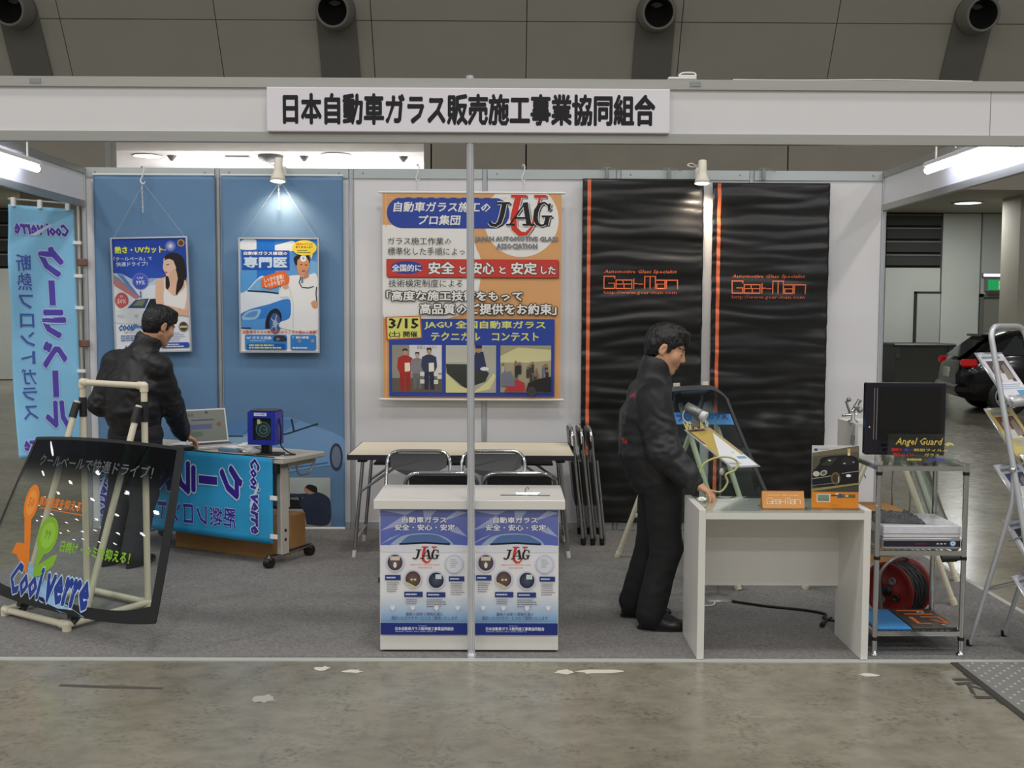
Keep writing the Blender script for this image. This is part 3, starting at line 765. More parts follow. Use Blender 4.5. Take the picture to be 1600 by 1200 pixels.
p.text('3/15', 200, -694, 340, -646, (40, 40, 40), bold=.03); p.text('(土) 開催', 200, -738, 334, -706, (40, 40, 40), bold=.03)
# three small photographs
def fig(p, x, y0, h, top, low, skin=(196, 150, 120)):
    p.poly([(x-h*.11, y0), (x-h*.02, y0), (x, y0+h*.4), (x+h*.03, y0), (x+h*.12, y0), (x+h*.13, y0+h*.5), (x-h*.13, y0+h*.5)], low)
    p.poly([(x-h*.13, y0+h*.42), (x+h*.13, y0+h*.42), (x+h*.19, y0+h*.55), (x+h*.17, y0+h*.78), (x+h*.05, y0+h*.84), (x-h*.05, y0+h*.84), (x-h*.17, y0+h*.78), (x-h*.19, y0+h*.55)], top)
    p.ell(x, y0+h*.92, h*.055, h*.08, skin); p.poly([(x-h*.06, y0+h*.93), (x-h*.05, y0+h*1.0), (x+h*.05, y0+h*1.0), (x+h*.06, y0+h*.93), (x, y0+h*.97)], (36, 32, 30))
p.rect(215, -990, 448, -770, (150, 148, 136)); p.rect(215, -990, 448, -925, (104, 96, 84)); p.rect(296, -900, 446, -770, (224, 222, 224)); p.text('全国コンテスト', 330, -788, 424, -772, (60, 60, 80))
fig(p, 276, -985, 198, (176, 52, 48), (170, 48, 44)); fig(p, 333, -975, 172, (132, 134, 136), (112, 114, 116), (200, 170, 150)); fig(p, 388, -978, 195, (58, 64, 92), (48, 52, 76))
for x in (288, 400): p.poly([(x-13, -895), (x+12, -892), (x+10, -852), (x-14, -854)], (236, 230, 208))
for i, (x, y) in enumerate(((356, -905), (420, -905), (356, -940), (420, -942), (436, -918))): p.rect(x-10, y-10, x+10, y+10, (226, 224, 216))
p.rect(466, -992, 700, -770, (176, 176, 164)); p.rect(466, -850, 570, -770, (196, 194, 180))
p.poly([(466, -858), (620, -860), (668, -900), (650, -940), (560, -972), (540, -960), (470, -900)], (58, 62, 54)); p.poly([(466, -900), (530, -960), (600, -985), (660, -940), (690, -900), (700, -915), (670, -975), (600, -992), (466, -992)], (222, 218, 160))
p.poly([(590, -850), (605, -800), (640, -800), (655, -870), (640, -905), (600, -890)], (52, 58, 92)); p.ell(618, -788, 15, 18, (180, 140, 112)); p.rect(602, -785, 634, -770, (50, 54, 88)); p.ell(646, -880, 20, 9, (226, 226, 224))
p.rect(720, -990, 956, -770, (168, 160, 132)); p.poly([(720, -820), (800, -780), (956, -790), (956, -840), (840, -850), (720, -850)], (214, 208, 160))
rd = random.Random(5)
for i in range(26):
    x = rd.uniform(728, 948); y = rd.uniform(-925, -860); c_ = rd.choice([(70, 66, 66), (110, 116, 130), (180, 176, 168), (50, 50, 56), (150, 120, 100), (96, 90, 84)])
    p.rect(x-7, y-34, x+7, y+8, c_); p.ell(x, y+14, 6, 8, (150, 116, 92))
p.poly([(840, -985), (850, -945), (900, -925), (956, -915), (956, -988)], (44, 42, 42)); p.ell(866, -985, 20, 24, (70, 68, 68)); p.poly([(738, -985), (760, -955), (800, -930), (832, -945), (836, -985)], (186, 60, 66)); p.poly([(724, -900), (770, -890), (790, -960), (724, -960)], (120, 124, 140))
KX, KZ = (BX1-BX0)/830, (BZ1-BZ0)/960
def bmap(x, y, z):
    u = (x-170)/830; v = (1025+y)/960
    return (BX0+(BX1-BX0)*u, -.0025-z, BZ0+(BZ1-BZ0)*v)
obj('printed_artwork', p.mesh('printed_artwork', bmap), None, t)

# --- blue cloth banners covering the two left panels
def blue_banner(X0, X1, label, art):
    t = thing('blue_banner', label, 'banner', (0, 2.93, 0), 0, 'blue cloth banners on the back wall')
    def hh(x, z):
        if art and z < 1.3: return .0015*max(0, (z-1.1)/.2)*noise.noise((x*2.2, z*.7, X0))
        return .006*noise.noise((x*2.2, z*.7, X0))+.003*noise.noise((x*7, z*1.5, 3))+.0025*noise.noise((x*2, z*9, 7))
    q = MB(); q.sheet(lambda u, v: (X0+(X1-X0)*u, hh(X0+(X1-X0)*u, v*2.64), .0+2.645*v), 40, 70, .001, normal=(0, -1, 0))
    obj('cloth', q, M_bluecloth, t)
    q = MB(); q.cyl((X0-.0, -.004, -.0+.014), (X1+.0, -.004, .014), .012, 10); obj('bottom_rod', q, M_white_plastic, t)
    q = MB(); q.cyl((X0-.0, 0, 2.645), (X1+.0, 0, 2.645), .008, 10); obj('top_rod', q, M_white_plastic, t)
    p = Print((0, .03, 1, 2.6)); w = X1-X0
    # picture of a pale blue car seen from the front quarter, and a photograph of a fitter at work
    cb, cl, cd = (118, 158, 200), (150, 184, 216), (70, 108, 156)
    p.curve([(-.02, .60), (.0, .84), (.18, .86), (.32, .98), (.55, 1.0), (.75, .93), (.93, .86), (1.0, .80), (1.0, .62), (.85, .58), (.7, .56), (.35, .5)], cb)
    p.curve([(-.02, .72), (.0, .83), (.2, .84), (.3, .80), (.4, .7), (.2, .66)], cl)
    p.poly([(.02, .84), (.14, .84), (.30, .985), (.27, .99), (.02, .97)], (92, 136, 186)); p.stroke([(.02, .838), (.16, .838)], .012, (46, 62, 84))
    p.poly([(.36, .84), (.46, .84), (.62, .98), (.5, .99), (.40, .96)], (100, 142, 190)); p.stroke([(.37, .84), (.52, .86), (.78, .95)], .014, (44, 56, 76)); p.stroke([(.58, .885), (.56, .99)], .016, (44, 56, 76))
    p.ell(.42, .845, .05, .022, cl); p.ell(.93, .66, .055, .12, (52, 62, 84)); p.ell(.93, .66, .038, .095, (110, 122, 140)); p.stroke([(.55, .56), (.86, .61)], .012, cd)
    v0 = len(p.v)
    p.rect(.2, .06, .76, .56, (164, 172, 168), (182, 190, 186)); p.rect(.2, .06, .76, .2, (172, 166, 148)); p.stroke([(.48, .06), (.58, .22)], .005, (120, 120, 110))
    p.rect(.42, .32, .5, .38, (150, 150, 140)); p.poly([(.2, .24), (.54, .24), (.52, .36), (.2, .36)], (36, 38, 44)); p.poly([(.22, .36), (.5, .33), (.48, .40), (.24, .41)], (122, 132, 124))
    p.curve([(.56, .08), (.54, .2), (.5, .3), (.52, .36), (.3, .34), (.29, .38), (.56, .40), (.62, .42), (.72, .38), (.76, .3), (.74, .08)], (50, 60, 82)); p.ell(.59, .44, .05, .05, (172, 136, 112)); p.curve([(.55, .46), (.58, .49), (.64, .47), (.65, .42), (.62, .41)], (34, 34, 38))
    p.v[v0:] = [(x_+.12, y_*.86-.005, z_) for x_, y_, z_ in p.v[v0:]]
    k = w/1.0
    if art: obj('printed_artwork', p.mesh('printed_artwork', lambda x, y, z: (X0+x*w, hh(X0+x*w, y*.86-.01)-.0025-z, max(.03, y*.86-.01)), M_print), None, t)
    return t
M_bluecloth = mat('blue_banner_cloth', (98, 136, 174), .6, var=.05, vscale=2.5, bump=.12, bscale=260, spec=.55)
blue_banner(-2.885, -1.992, 'blue cloth banner behind the left man, in the corner of the booth', False)
blue_banner(-1.945, -1.045, 'blue cloth banner with a pale car picture and a fitter photograph', True)

# --- framed posters
def framed(name, label, cx, cz, w, h, tilt, hookx, art, chain_to):
    t = thing(name, label, 'poster', (cx, 2.885, cz), 0, None, (0, -R(tilt), 0))
    q = MB(); q.box((-w/2, -.006, -h/2), (w/2, .008, h/2)); obj('backing', q, M_paper, t)
    for (a, b, c_, d) in ((-w/2, -h/2, w/2, -h/2+.011), (-w/2, h/2-.011, w/2, h/2), (-w/2, -h/2+.011, -w/2+.011, h/2-.011), (w/2-.011, -h/2+.011, w/2, h/2-.011)):
        q = MB(); q.box((a, -.014, b), (c_, .01, d)); obj('frame', q, mat('pale_aluminium_frame', (208, 212, 216), .35, .5), t)
    obj('printed_artwork', art.mesh('printed_artwork', lambda x, y, z: (x, -.0065-z, y)), None, t)
    q = MB(); z1 = chain_to-cz
    for sx in (-1, 1): q.cyl((hookx-cx, -.002, z1), (sx*w*.46, -.002, h/2), .0016, 5)
    obj('cord', q, mat('pale_cord', (170, 186, 206), .6), t, kind='stuff')
    q = MB(); s_hook(q, hookx-cx, -.01, 2.69-cz, .12, .006, .028); obj('hook', q, M_white_plastic, t)
    chain(t, hookx-cx-.012, -.006, z1+.0, z1-.21)
    return t
w1, h1 = .565, .848
p = Print((-w1/2+.01, -h1/2+.01, w1/2-.01, h1/2-.01))
def px(x): return (x-90)/(770-90)*w1-w1/2
def py(y): return h1/2-(y-122)/(1125-122)*h1
def P1(*pts): return [(px(a), py(b)) for a, b in pts]
p.rect(px(93), py(790), px(768), py(128), (214, 226, 240), (30, 70, 176)); p.rect(px(93), py(480), px(768), py(128), (40, 84, 186), (28, 64, 168))
p.curve(P1((93, 430), (180, 440), (300, 500), (420, 520), (520, 480), (768, 520), (768, 640), (93, 640)), (196, 214, 238))
p.curve(P1((93, 520), (200, 500), (330, 570), (470, 540), (768, 600), (768, 800), (93, 800)), (232, 238, 244)); p.rect(px(93), py(1120), px(768), py(760), (236, 238, 240))
p.poly(P1((98, 440), (150, 470), (320, 640), (290, 660), (98, 520)), (150, 150, 158)); p.poly(P1((130, 430), (190, 450), (330, 640), (310, 655)), (110, 140, 206)); p.poly(P1((110, 480), (320, 640), (300, 660), (110, 540)), (206, 130, 130))
p.text('熱さ・UVカット', px(124), py(262), px(552), py(200), (232, 240, 92), bold=.035, out=.03, outc=(120, 140, 80)); p.text('※', px(555), py(246), px(578), py(228), (210, 220, 120))
p.text('「クールベール」で', px(112), py(326), px(450), py(290), (220, 230, 246), bold=.015); p.text('快適ドライブ！', px(132), py(374), px(410), py(334), (220, 230, 246), bold=.015)
for rr, c_ in ((46, (110, 130, 200)), (30, (160, 170, 220)), (16, (235, 225, 240))): p.ell(px(618), py(205), rr*w1/680, rr*w1/680, c_)
p.ell(px(712), py(180), .026, .026, (206, 190, 90)); p.ell(px(712), py(180), .02, .02, (120, 60, 44))
p.ell(px(340), py(505), .06, .062, (112, 124, 208)); p.ell(px(340), py(505), .052, .055, (72, 92, 196)); p.text('UV', px(312), py(488), px(368), py(466), (230, 235, 250), bold=.02); p.text('99%', px(300), py(535), px(380), py(496), (230, 235, 250), bold=.02); p.stroke(P1((338, 650), (338, 590)), .012, (120, 130, 180))
p.ell(px(168), py(668), .05, .058, (206, 96, 96)); p.text('50%', px(130), py(695), px(206), py(655), (245, 230, 226), bold=.02); p.text('約', px(152), py(645), px(182), py(622), (245, 230, 226))
# white car and the woman in a white camisole
p.curve(P1((95, 760), (180, 730), (240, 690), (330, 655), (470, 660), (500, 740), (480, 860), (95, 860)), (224, 228, 232)); p.poly(P1((215, 735), (290, 665), (410, 655), (370, 740)), (52, 84, 128)); p.poly(P1((260, 715), (310, 672), (380, 668), (350, 715)), (130, 140, 100)); p.poly(P1((372, 750), (420, 660), (470, 658), (480, 740)), (28, 36, 44)); p.curve(P1((110, 800), (150, 790), (190, 810), (150, 825)), (200, 206, 212)); p.curve(P1((270, 800), (300, 790), (310, 810), (290, 825)), (196, 202, 210))
sk = (232, 190, 160); hr = (34, 26, 26)
p.curve(P1((560, 360), (570, 290), (640, 262), (720, 300), (745, 400), (740, 520), (700, 560), (660, 640), (610, 560), (570, 500)), hr)
p.curve(P1((480, 500), (560, 470), (600, 470), (680, 480), (760, 530), (772, 700), (770, 800), (560, 800), (480, 720), (470, 620)), sk)
p.curve(P1((552, 340), (560, 310), (620, 310), (660, 350), (655, 420), (610, 470), (575, 465), (560, 430), (545, 395)), (240, 206, 182)); p.curve(P1((600, 440), (650, 400), (670, 480), (640, 520), (600, 490)), sk)
p.curve(P1((566, 470), (590, 470), (600, 540), (580, 580), (564, 560)), hr); p.curve(P1((640, 330), (690, 330), (735, 420), (720, 540), (680, 600), (650, 630), (660, 540), (676, 450)), hr); p.curve(P1((560, 330), (590, 280), (660, 275), (690, 340), (640, 330), (600, 315)), hr)
p.curve(P1((545, 600), (560, 570), (640, 640), (720, 580), (745, 540), (750, 600), (735, 700), (700, 770), (560, 740), (540, 660)), (240, 238, 236)); p.stroke(P1((552, 490), (556, 600)), .008, (240, 238, 236)); p.stroke(P1((735, 520), (742, 600)), .008, (240, 238, 236))
p.curve(P1((478, 700), (560, 715), (700, 750), (770, 770), (768, 815), (640, 800), (500, 780)), (226, 180, 150))
p.stroke(P1((578, 368), (600, 362)), .006, (60, 40, 36)); p.ell(px(572), py(432), .01, .006, (196, 96, 90))
p.text('COOL', px(132), py(932), px(258), py(880), (40, 96, 190), bold=.05, shear=.3); p.poly(P1((236, 925), (268, 876), (300, 880), (270, 925)), (70, 140, 214)); p.text('verre', px(290), py(915), px(400), py(886), (70, 120, 200), bold=.03, shear=.2); p.text('断熱フロントガラス', px(180), py(955), px(330), py(940), (110, 112, 116))
p.bars(px(146), py(1025), px(420), py(968), 3, (90, 120, 180)); p.bars(px(560), py(1030), px(720), py(950), 5, (150, 165, 200), .35); p.ell(px(706), py(905), .034, .036, (116, 100, 72)); p.ell(px(706), py(905), .026, .028, (70, 58, 52)); p.rect(px(672), py(916), px(742), py(898), (206, 190, 150))
p.rrect(px(500), py(1090), px(752), py(1042), .016, (44, 84, 186)); p.bars(px(520), py(1086), px(720), py(1050), 2, (230, 235, 245)); p.text('AG', px(178), py(1085), px(226), py(1062), (46, 70, 120), bold=.03)
framed('framed_poster', 'framed blue poster of a woman in white above a car, behind the left man', -2.455, 1.762, w1, h1, 1.4, -2.478, p, 2.575)

w2, h2 = .592, .846
p = Print((-w2/2+.01, -h2/2+.01, w2/2-.01, h2/2-.01))
def px(x): return (x-75)/(795-75)*w2-w2/2
def py(y): return h2/2-(y-122)/(1152-122)*h2
p.rect(px(90), py(1140), px(782), py(130), (242, 244, 246)); p.rect(px(90), py(935), px(782), py(132), (150, 200, 236), (40, 128, 214))
p.curve(P1((90, 160), (150, 130), (236, 150), (232, 225), (90, 225)), (228, 236, 244)); p.curve(P1((400, 190), (480, 170), (560, 150), (600, 200), (560, 240), (400, 235)), (226, 236, 244)); p.curve(P1((90, 420), (240, 415), (240, 520), (170, 590), (90, 600)), (84, 158, 222)); p.rect(px(236), py(520), px(400), py(132), (24, 116, 212))
p.curve(P1((600, 430), (700, 330), (782, 350), (782, 440), (700, 470)), (120, 180, 232))
p.poly(P1((104, 412), (530, 412), (530, 236), (104, 236)), (26, 84, 176)); p.text('自動車ガラス修理の', px(120), py(278), px(512), py(246), (240, 244, 250), bold=.03); p.text('専門医', px(118), py(392), px(510), py(292), (206, 226, 246), bold=.045)
# car
p.curve(P1((90, 620), (150, 590), (230, 500), (300, 465), (440, 560), (450, 620), (530, 660), (530, 840), (450, 935), (90, 935)), (222, 234, 244)); p.poly(P1((155, 596), (240, 500), (300, 470), (450, 470), (430, 615)), (120, 176, 222)); p.stroke(P1((150, 598), (300, 605), (430, 620)), .012, (28, 44, 74))
p.curve(P1((92, 800), (180, 760), (330, 720), (526, 672), (528, 840), (450, 900), (440, 935), (92, 935)), (50, 130, 212)); p.curve(P1((92, 860), (240, 850), (330, 850), (310, 935), (92, 935)), (84, 156, 224)); p.curve(P1((98, 830), (150, 780), (260, 762), (262, 800), (220, 850), (110, 858)), (150, 196, 232)); p.curve(P1((120, 830), (170, 790), (240, 780), (210, 830)), (96, 150, 206))
p.curve(P1((306, 935), (312, 860), (350, 780), (410, 755), (450, 800), (452, 880), (440, 935)), (28, 30, 42)); p.ell(px(396), py(890), .042, .078, (60, 96, 156)); p.ell(px(396), py(890), .018, .03, (150, 176, 210))
for a in range(5): p.stroke([(px(396), py(890)), (px(396)+.036*math.cos(a*1.256), py(890)+.066*math.sin(a*1.256))], .007, (170, 192, 220))
p.rect(px(92), py(936), px(180), py(926), (30, 40, 66))
# doctor in a white coat
p.curve(P1((452, 560), (520, 470), (600, 455), (700, 450), (780, 480), (782, 935), (470, 935), (440, 880), (530, 830), (528, 660), (450, 650)), (236, 238, 240)); p.curve(P1((580, 320), (585, 290), (640, 275), (700, 290), (708, 350), (700, 400), (650, 460), (610, 440)), (214, 152, 112)); p.curve(P1((576, 350), (570, 300), (620, 272), (690, 275), (712, 310), (706, 350), (690, 310), (610, 312), (596, 370)), (34, 30, 30)); p.ell(px(654), py(306), .024, .024, (240, 244, 246)); p.ell(px(654), py(306), .009, .009, (170, 180, 190))
p.stroke(P1((625, 362), (645, 360)), .006, (50, 34, 30)); p.stroke(P1((668, 362), (690, 366)), .006, (50, 34, 30)); p.ell(px(655), py(418), .014, .006, (170, 90, 80)); p.curve(P1((612, 440), (640, 468), (690, 430), (700, 470), (640, 490)), (200, 140, 104))
p.stroke(P1((630, 470), (615, 520), (640, 565), (700, 570), (745, 555)), .008, (70, 70, 76)); p.poly(P1((628, 470), (648, 470), (652, 520), (636, 530)), (120, 130, 150)); p.stroke(P1((770, 560), (765, 620), (772, 700)), .008, (60, 60, 66)); p.curve(P1((718, 700), (750, 680), (780, 700), (772, 750), (735, 745)), (216, 156, 118)); p.curve(P1((460, 560), (500, 530), (520, 560), (490, 580)), (222, 164, 126)); p.stroke(P1((525, 560), (560, 700), (556, 930)), .004, (206, 210, 214))
p.ell(px(665), py(212), .09, .056, (244, 220, 70)); p.poly(P1((700, 250), (745, 240), (728, 318)), (244, 220, 70)); p.text('自動車のガラスは', px(588), py(190), px(738), py(168), (226, 120, 40), bold=.03); p.text('ありませんか？', px(586), py(216), px(738), py(196), (60, 60, 50), bold=.02); p.bars(px(600), py(262), px(730), py(226), 2, (110, 105, 60), .35)
p.poly(P1((274, 500), (300, 470), (478, 410), (530, 480), (520, 530), (350, 580), (280, 560)), (232, 110, 50)); p.text('しっかり診断！', px(300), py(508), px(480), py(462), (248, 236, 226), bold=.03, rot=11); p.text('しっかり治す！', px(306), py(552), px(486), py(506), (248, 236, 226), bold=.03, rot=11)
p.text('自動車ガラスの専門家だからこその安心と信頼！', px(106), py(980), px(774), py(950), (214, 100, 44), bold=.03)
p.rrect(px(124), py(1128), px(502), py(990), .014, (58, 140, 214)); p.rrect(px(532), py(1128), px(764), py(990), .014, (50, 132, 212))
p.text('ガラス交換', px(190), py(1034), px(362), py(1004), (242, 246, 250), bold=.03); p.text('QS', px(136), py(1030), px(178), py(1008), (226, 240, 250), bold=.04); p.bars(px(170), py(1050), px(370), py(1040), 1, (190, 220, 245)); p.rrect(px(140), py(1122), px(488), py(1070), .01, (30, 92, 176)); p.bars(px(160), py(1118), px(480), py(1074), 2, (226, 226, 110), .6)
p.curve(P1((380, 1020), (400, 998), (470, 998), (496, 1020), (490, 1048), (390, 1048)), (50, 56, 74)); p.ell(px(420), py(1030), .014, .012, (120, 126, 140))
p.text('割れ修理', px(582), py(1026), px(698), py(1002), (242, 246, 250), bold=.03); p.text('Y', px(548), py(1022), px(566), py(1004), (242, 246, 250), bold=.03); p.ell(px(614), py(1046), .013, .013, (160, 150, 150)); p.ell(px(732), py(1044), .013, .013, (170, 150, 150)); p.bars(px(550), py(1118), px(740), py(1096), 1, (220, 235, 248), .6)
framed('framed_poster', 'framed blue and white poster of a smiling doctor beside a car', -1.512, 1.762, w2, h2, 0.0, -1.497, p, 2.60)

# --- black vinyl banners
def gearman(p, x0, y0, w, h, c, lw):
    """outlined square lettering: Gear-Man"""
    L = [('G', .0, .145), ('e', .165, .095), ('a', .275, .105), ('r', .395, .06), ('-', .478, .05), ('M', .555, .145), ('a', .72, .11), ('n', .85, .15)]
    G = {'G': [[(1, .82), (1, .97), (0, .97), (0, 0), (1, 0), (1, .42), (.45, .42)]], 'e': [[(0, .36), (1, .36), (1, .68), (0, .68), (0, 0), (1, 0)]],
         'a': [[(0, .68), (1, .68), (1, 0), (0, 0), (0, .36), (1, .36)]], 'r': [[(.2, 0), (.2, .75)], [(.2, .40), (1, .40)]], '-': [[(0, .36), (1, .36)]],
         'M': [[(0, 0), (0, .97), (1, .97), (1, 0)], [(.5, .97), (.5, 0)]], 'n': [[(0, 0), (0, .68), (1, .68), (1, 0)]]}
    for (g, a, b) in L:
        for s_ in G[g]:
            pts = [(x0+(a+b*u)*w, y0+v*h) for u, v in s_]
            for i in range(len(pts)-1):
                (ax, ay), (bx, by) = pts[i], pts[i+1]; l = math.hypot(bx-ax, by-ay); ex, ey = (bx-ax)/l*lw/2, (by-ay)/l*lw/2
                p.stroke([(ax-ex, ay-ey), (bx+ex, by+ey)], lw, c); p.L -= 1
    p.L += 1
def vinyl_banner(X0, X1, zt, label, tx, tz, seed):
    t = thing('vinyl_banner', label, 'banner', (0, 2.925, 0), 0, 'black vinyl banners on the back wall')
    zb = .07
    def hh(x, z):
        d = max(0, 1-(x-X0)/.05); e = max(0, 1-(X1-x)/.05)
        w_ = noise.noise((x*.9+seed, z*11+.6*noise.noise((x*2, z*3, seed)), seed))
        v = .017*abs(w_)**1.1+.013*noise.noise((x*1.1, z*7, seed+5))+.004*noise.noise((x*3, z*22, seed+9))
        lo = max(0, min(1, (1.3-z)/.5))
        v += lo*(.024*noise.noise((x*5+z*2, z*3.6-x*2, seed+2))+.006*noise.noise((x*11, z*9, seed+3)))
        v += d*.009*noise.noise((x*30, z*26, seed+1))+e*.006*noise.noise((x*20, z*24, seed+4))
        return -.012-v
    q = MB(); q.sheet(lambda u, v: (X0+(X1-X0)*u, hh(X0+(X1-X0)*u, zb+(zt-zb)*v), zb+(zt-zb)*v), 64, 190, .001, normal=(0, -1, 0))
    obj('sheet', q, M_blackvinyl, t)
    q = MB(); q.box((X0, -.012, zt-.012), (X1, .004, zt+.006)); obj('top_batten', q, M_black, t)
    p = Print(); c = (236, 120, 76)
    p.stroke([(X0+.048, zb+(zt-zb)*i/200) for i in range(201)], .026, (226, 112, 74))
    p.text('Automotive Glass Specialist', tx-.27, tz+.085, tx+.27, tz+.118, c, bold=.015, shear=.2)
    gearman(p, tx-.27, tz-.02, .545, .092, c, .0085)
    p.text('http://www.gear-man.com', tx-.27, tz-.068, tx+.27, tz-.036, (214, 108, 76), bold=.0)
    obj('printed_lettering', p.mesh('printed_lettering', lambda x, y, z: (x, hh(x, y)-.004-z*2, y)), None, t)
vinyl_banner(.722, 1.616, 2.625, 'black vinyl banner with orange stripe, behind the standing man on the right', 1.155, 1.845, 1.0)
vinyl_banner(1.682, 2.548, 2.60, 'black vinyl banner with orange stripe, nearest the right end of the back wall', 2.105, 1.815, 8.0)
# clips on the rail that hold the banners
for X in (.90, 1.36, 2.06):
    q = MB(); q.box((X-.012, -.03, -.035), (X+.012, -.012, .05), bev=.003); q.tube(smooth_path([(X-.05, -.02, .035), (X, -.02, .055), (X+.09, -.02, .03)]), .003, 5)
    tag(obj('rail_clip', q, M_steel, None, (0, 2.95, 2.66)), {.90: 'small grey clip on the rail above the left black banner', 1.36: 'small grey clip on the rail left of the right spot lamp', 2.06: 'small grey clip on the rail above the right black banner'}[X], 'clip')

# ================================================================== FURNITURE IN THE MIDDLE
# white counter with two posters
t = thing('poster_counter', 'white counter with two blue posters on its front behind the post', 'counter', (0, .06, .006))
q = MB(); q.box((-.434, 0, .012), (.420, .38, .70)); obj('body', q, M_white, t)
q = MB(); q.box((-.42, .02, 0), (.41, .36, .014)); obj('plinth', q, M_black, t)
q = MB(); q.box((-.458, -.04, .70), (.447, .41, .744), bev=.002); obj('top', q, M_white, t)
def counter_poster(x0):
    W_, H_ = .415, .603; p = Print((0, 0, W_, H_))
    def px(x): return (x-22)/(795-22)*W_
    def py(y): return H_-(y-15)/(1105-15)*H_
    def P1(*pts): return [(px(a), py(b)) for a, b in pts]
    p.rect(0, 0, W_, H_, (236, 236, 238)); p.rect(0, py(325), W_, H_, (96, 112, 196), (120, 130, 190)); p.rect(0, py(1000), W_, py(760), (112, 166, 214), (232, 234, 238))
    for a in ((22, 20, 250, 60, 330, 20), (22, 200, 300, 120, 240, 60), (795, 40, 560, 120, 700, 20), (795, 250, 640, 200, 700, 160), (22, 320, 200, 230, 110, 260), (400, 20, 420, 130, 520, 20)): p.poly([(px(a[0]), py(a[1])), (px(a[2]), py(a[3])), (px(a[4]), py(a[5]))], (176, 186, 224))
    p.curve(P1((22, 330), (200, 318), (420, 312), (650, 318), (795, 330), (795, 380), (22, 380)), (226, 228, 236))
    p.curve(P1((110, 318), (200, 250), (330, 222), (480, 222), (590, 250), (660, 300), (640, 322), (420, 308), (190, 318)), (166, 184, 214)); p.curve(P1((196, 312), (260, 250), (340, 232), (500, 232), (580, 262), (640, 312), (420, 300)), (92, 124, 176)); p.stroke(P1((190, 314), (420, 302), (640, 314)), .009, (30, 36, 60))
    p.text('自動車ガラス', px(214), py(130), px(610), py(76), (246, 246, 250), bold=.03, out=.05, outc=(80, 90, 150)); p.text('安全・安心・安定', px(148), py(196), px(686), py(140), (246, 246, 250), bold=.03, out=.05, outc=(80, 90, 150))
    jaug(p, px(300), py(478), px(540)-px(300), py(335)-py(478), False)
    p.text('JAPAN AUTOMOTIVE GLASS', px(284), py(502), px(552), py(486), (214, 96, 90)); p.text('ASSOCIATION', px(356), py(524), px(480), py(510), (214, 96, 90))
    for (x, y, ca, cb) in ((152, 475, (120, 100, 96), (70, 60, 72)), (312, 618, (120, 96, 84), (84, 66, 60)), (518, 628, (80, 88, 108), (40, 44, 60))):
        p.ell(px(x), py(y), .044, .046, (206, 206, 226)); p.ell(px(x), py(y), .036, .038, ca, c2=cb)
    p.rect(px(512), py(618), px(566), py(576), (206, 222, 222)); p.stroke(P1((250, 650), (330, 690)), .01, (212, 206, 140)); p.ell(px(152), py(495), .008, .014, (236, 232, 226)); p.rect(px(110), py(455), px(195), py(420), (220, 206, 190))
    for x_ in (300, 330): p.ell(px(x_), py(622), .006, .005, (220, 214, 206))
    p.ell(px(676), py(485), .044, .046, (204, 206, 232)); p.ell(px(676), py(485), .036, .038, (222, 224, 230)); p.bars(px(645), py(520), px(710), py(440), 5, (170, 176, 182), .5)
    for (a, b, c_, d) in ((64, 628, 202, 582), (234, 774, 398, 728), (432, 776, 600, 732), (630, 636, 768, 592)): p.rect(px(a), py(b), px(c_), py(d), (44, 62, 128)); p.bars(px(a+12), py(b-10), px(c_-12), py(d+10), 1, (210, 218, 236), .5)
    p.bars(px(80), py(735), px(190), py(640), 5, (110, 110, 120), .3, 2); p.bars(px(248), py(842), px(380), py(786), 3, (110, 110, 120), .3, 3); p.bars(px(432), py(866), px(620), py(788), 4, (110, 110, 120), .3, 4); p.bars(px(645), py(760), px(770), py(646), 6, (110, 110, 120), .3, 5)
    for x_ in (130, 310, 520, 710): p.poly(P1((x_-20, 850), (x_+20, 850), (x_+20, 875), (x_, 895), (x_-20, 875)), (236, 232, 238))
    p.text('最新の技術と情報を基に', px(248), py(938), px(580), py(908), (50, 60, 110), bold=.0); p.text('満足いただけるサービスをご提供いたします', px(118), py(974), px(706), py(942), (50, 60, 110), bold=.0)
    p.rect(0, 0, W_, py(1000), (32, 50, 128)); p.text('日本自動車ガラス販売施工事業協同組合', px(154), py(1068), px(676), py(1036), (232, 236, 246), bold=.02); p.bars(px(154), py(1082), px(676), py(1072), 1, (170, 184, 220)); p.bars(px(360), py(1030), px(470), py(1022), 1, (190, 200, 226))
    o = obj('poster', p.mesh('poster', lambda x, y, z: (x0+x, -.0006-z, .088+y)), None, t)
counter_poster(-.431); counter_poster(.0025)
t = thing('paper_sheet', 'white paper sheet on the counter top under a metal clip', 'paper', (.25, .27, .7445))
q = MB(); q.box((-.13, -.105, 0), (.12, .15, .002)); obj('sheet', q, M_paper, t)
p = Print(); p.text('お名前', -.11, .115, -.03, .135, (120, 120, 120)); o = obj('printed_lines', p.mesh('printed_lines', lambda x, y, z: (x, y, .0022+z)), None, t)
t = thing('metal_clip', 'small chromed clip with raised lever on the paper sheet', 'clip', (.27, .17, .747))
q = MB(); q.box((-.055, -.01, .0), (.055, .012, .01), bev=.003); q.cyl((-.06, 0, .012), (.06, 0, .012), .006, 8); obj('bar', q, M_chrome, t)
q = MB(); q.tube(smooth_path([(-.012, 0, .012), (-.006, 0, .035), (.004, 0, .042), (.006, 0, .03)]), .003, 6); obj('lever', q, M_steel, t)
q = MB(); q.cyl((-.12, .003, .003), (.12, -.004, .003), .0035, 8); tag(obj('black_pen', q, M_black, None, (.26, .155, .747)), 'thin black pen lying on the paper under the clip', 'pen')

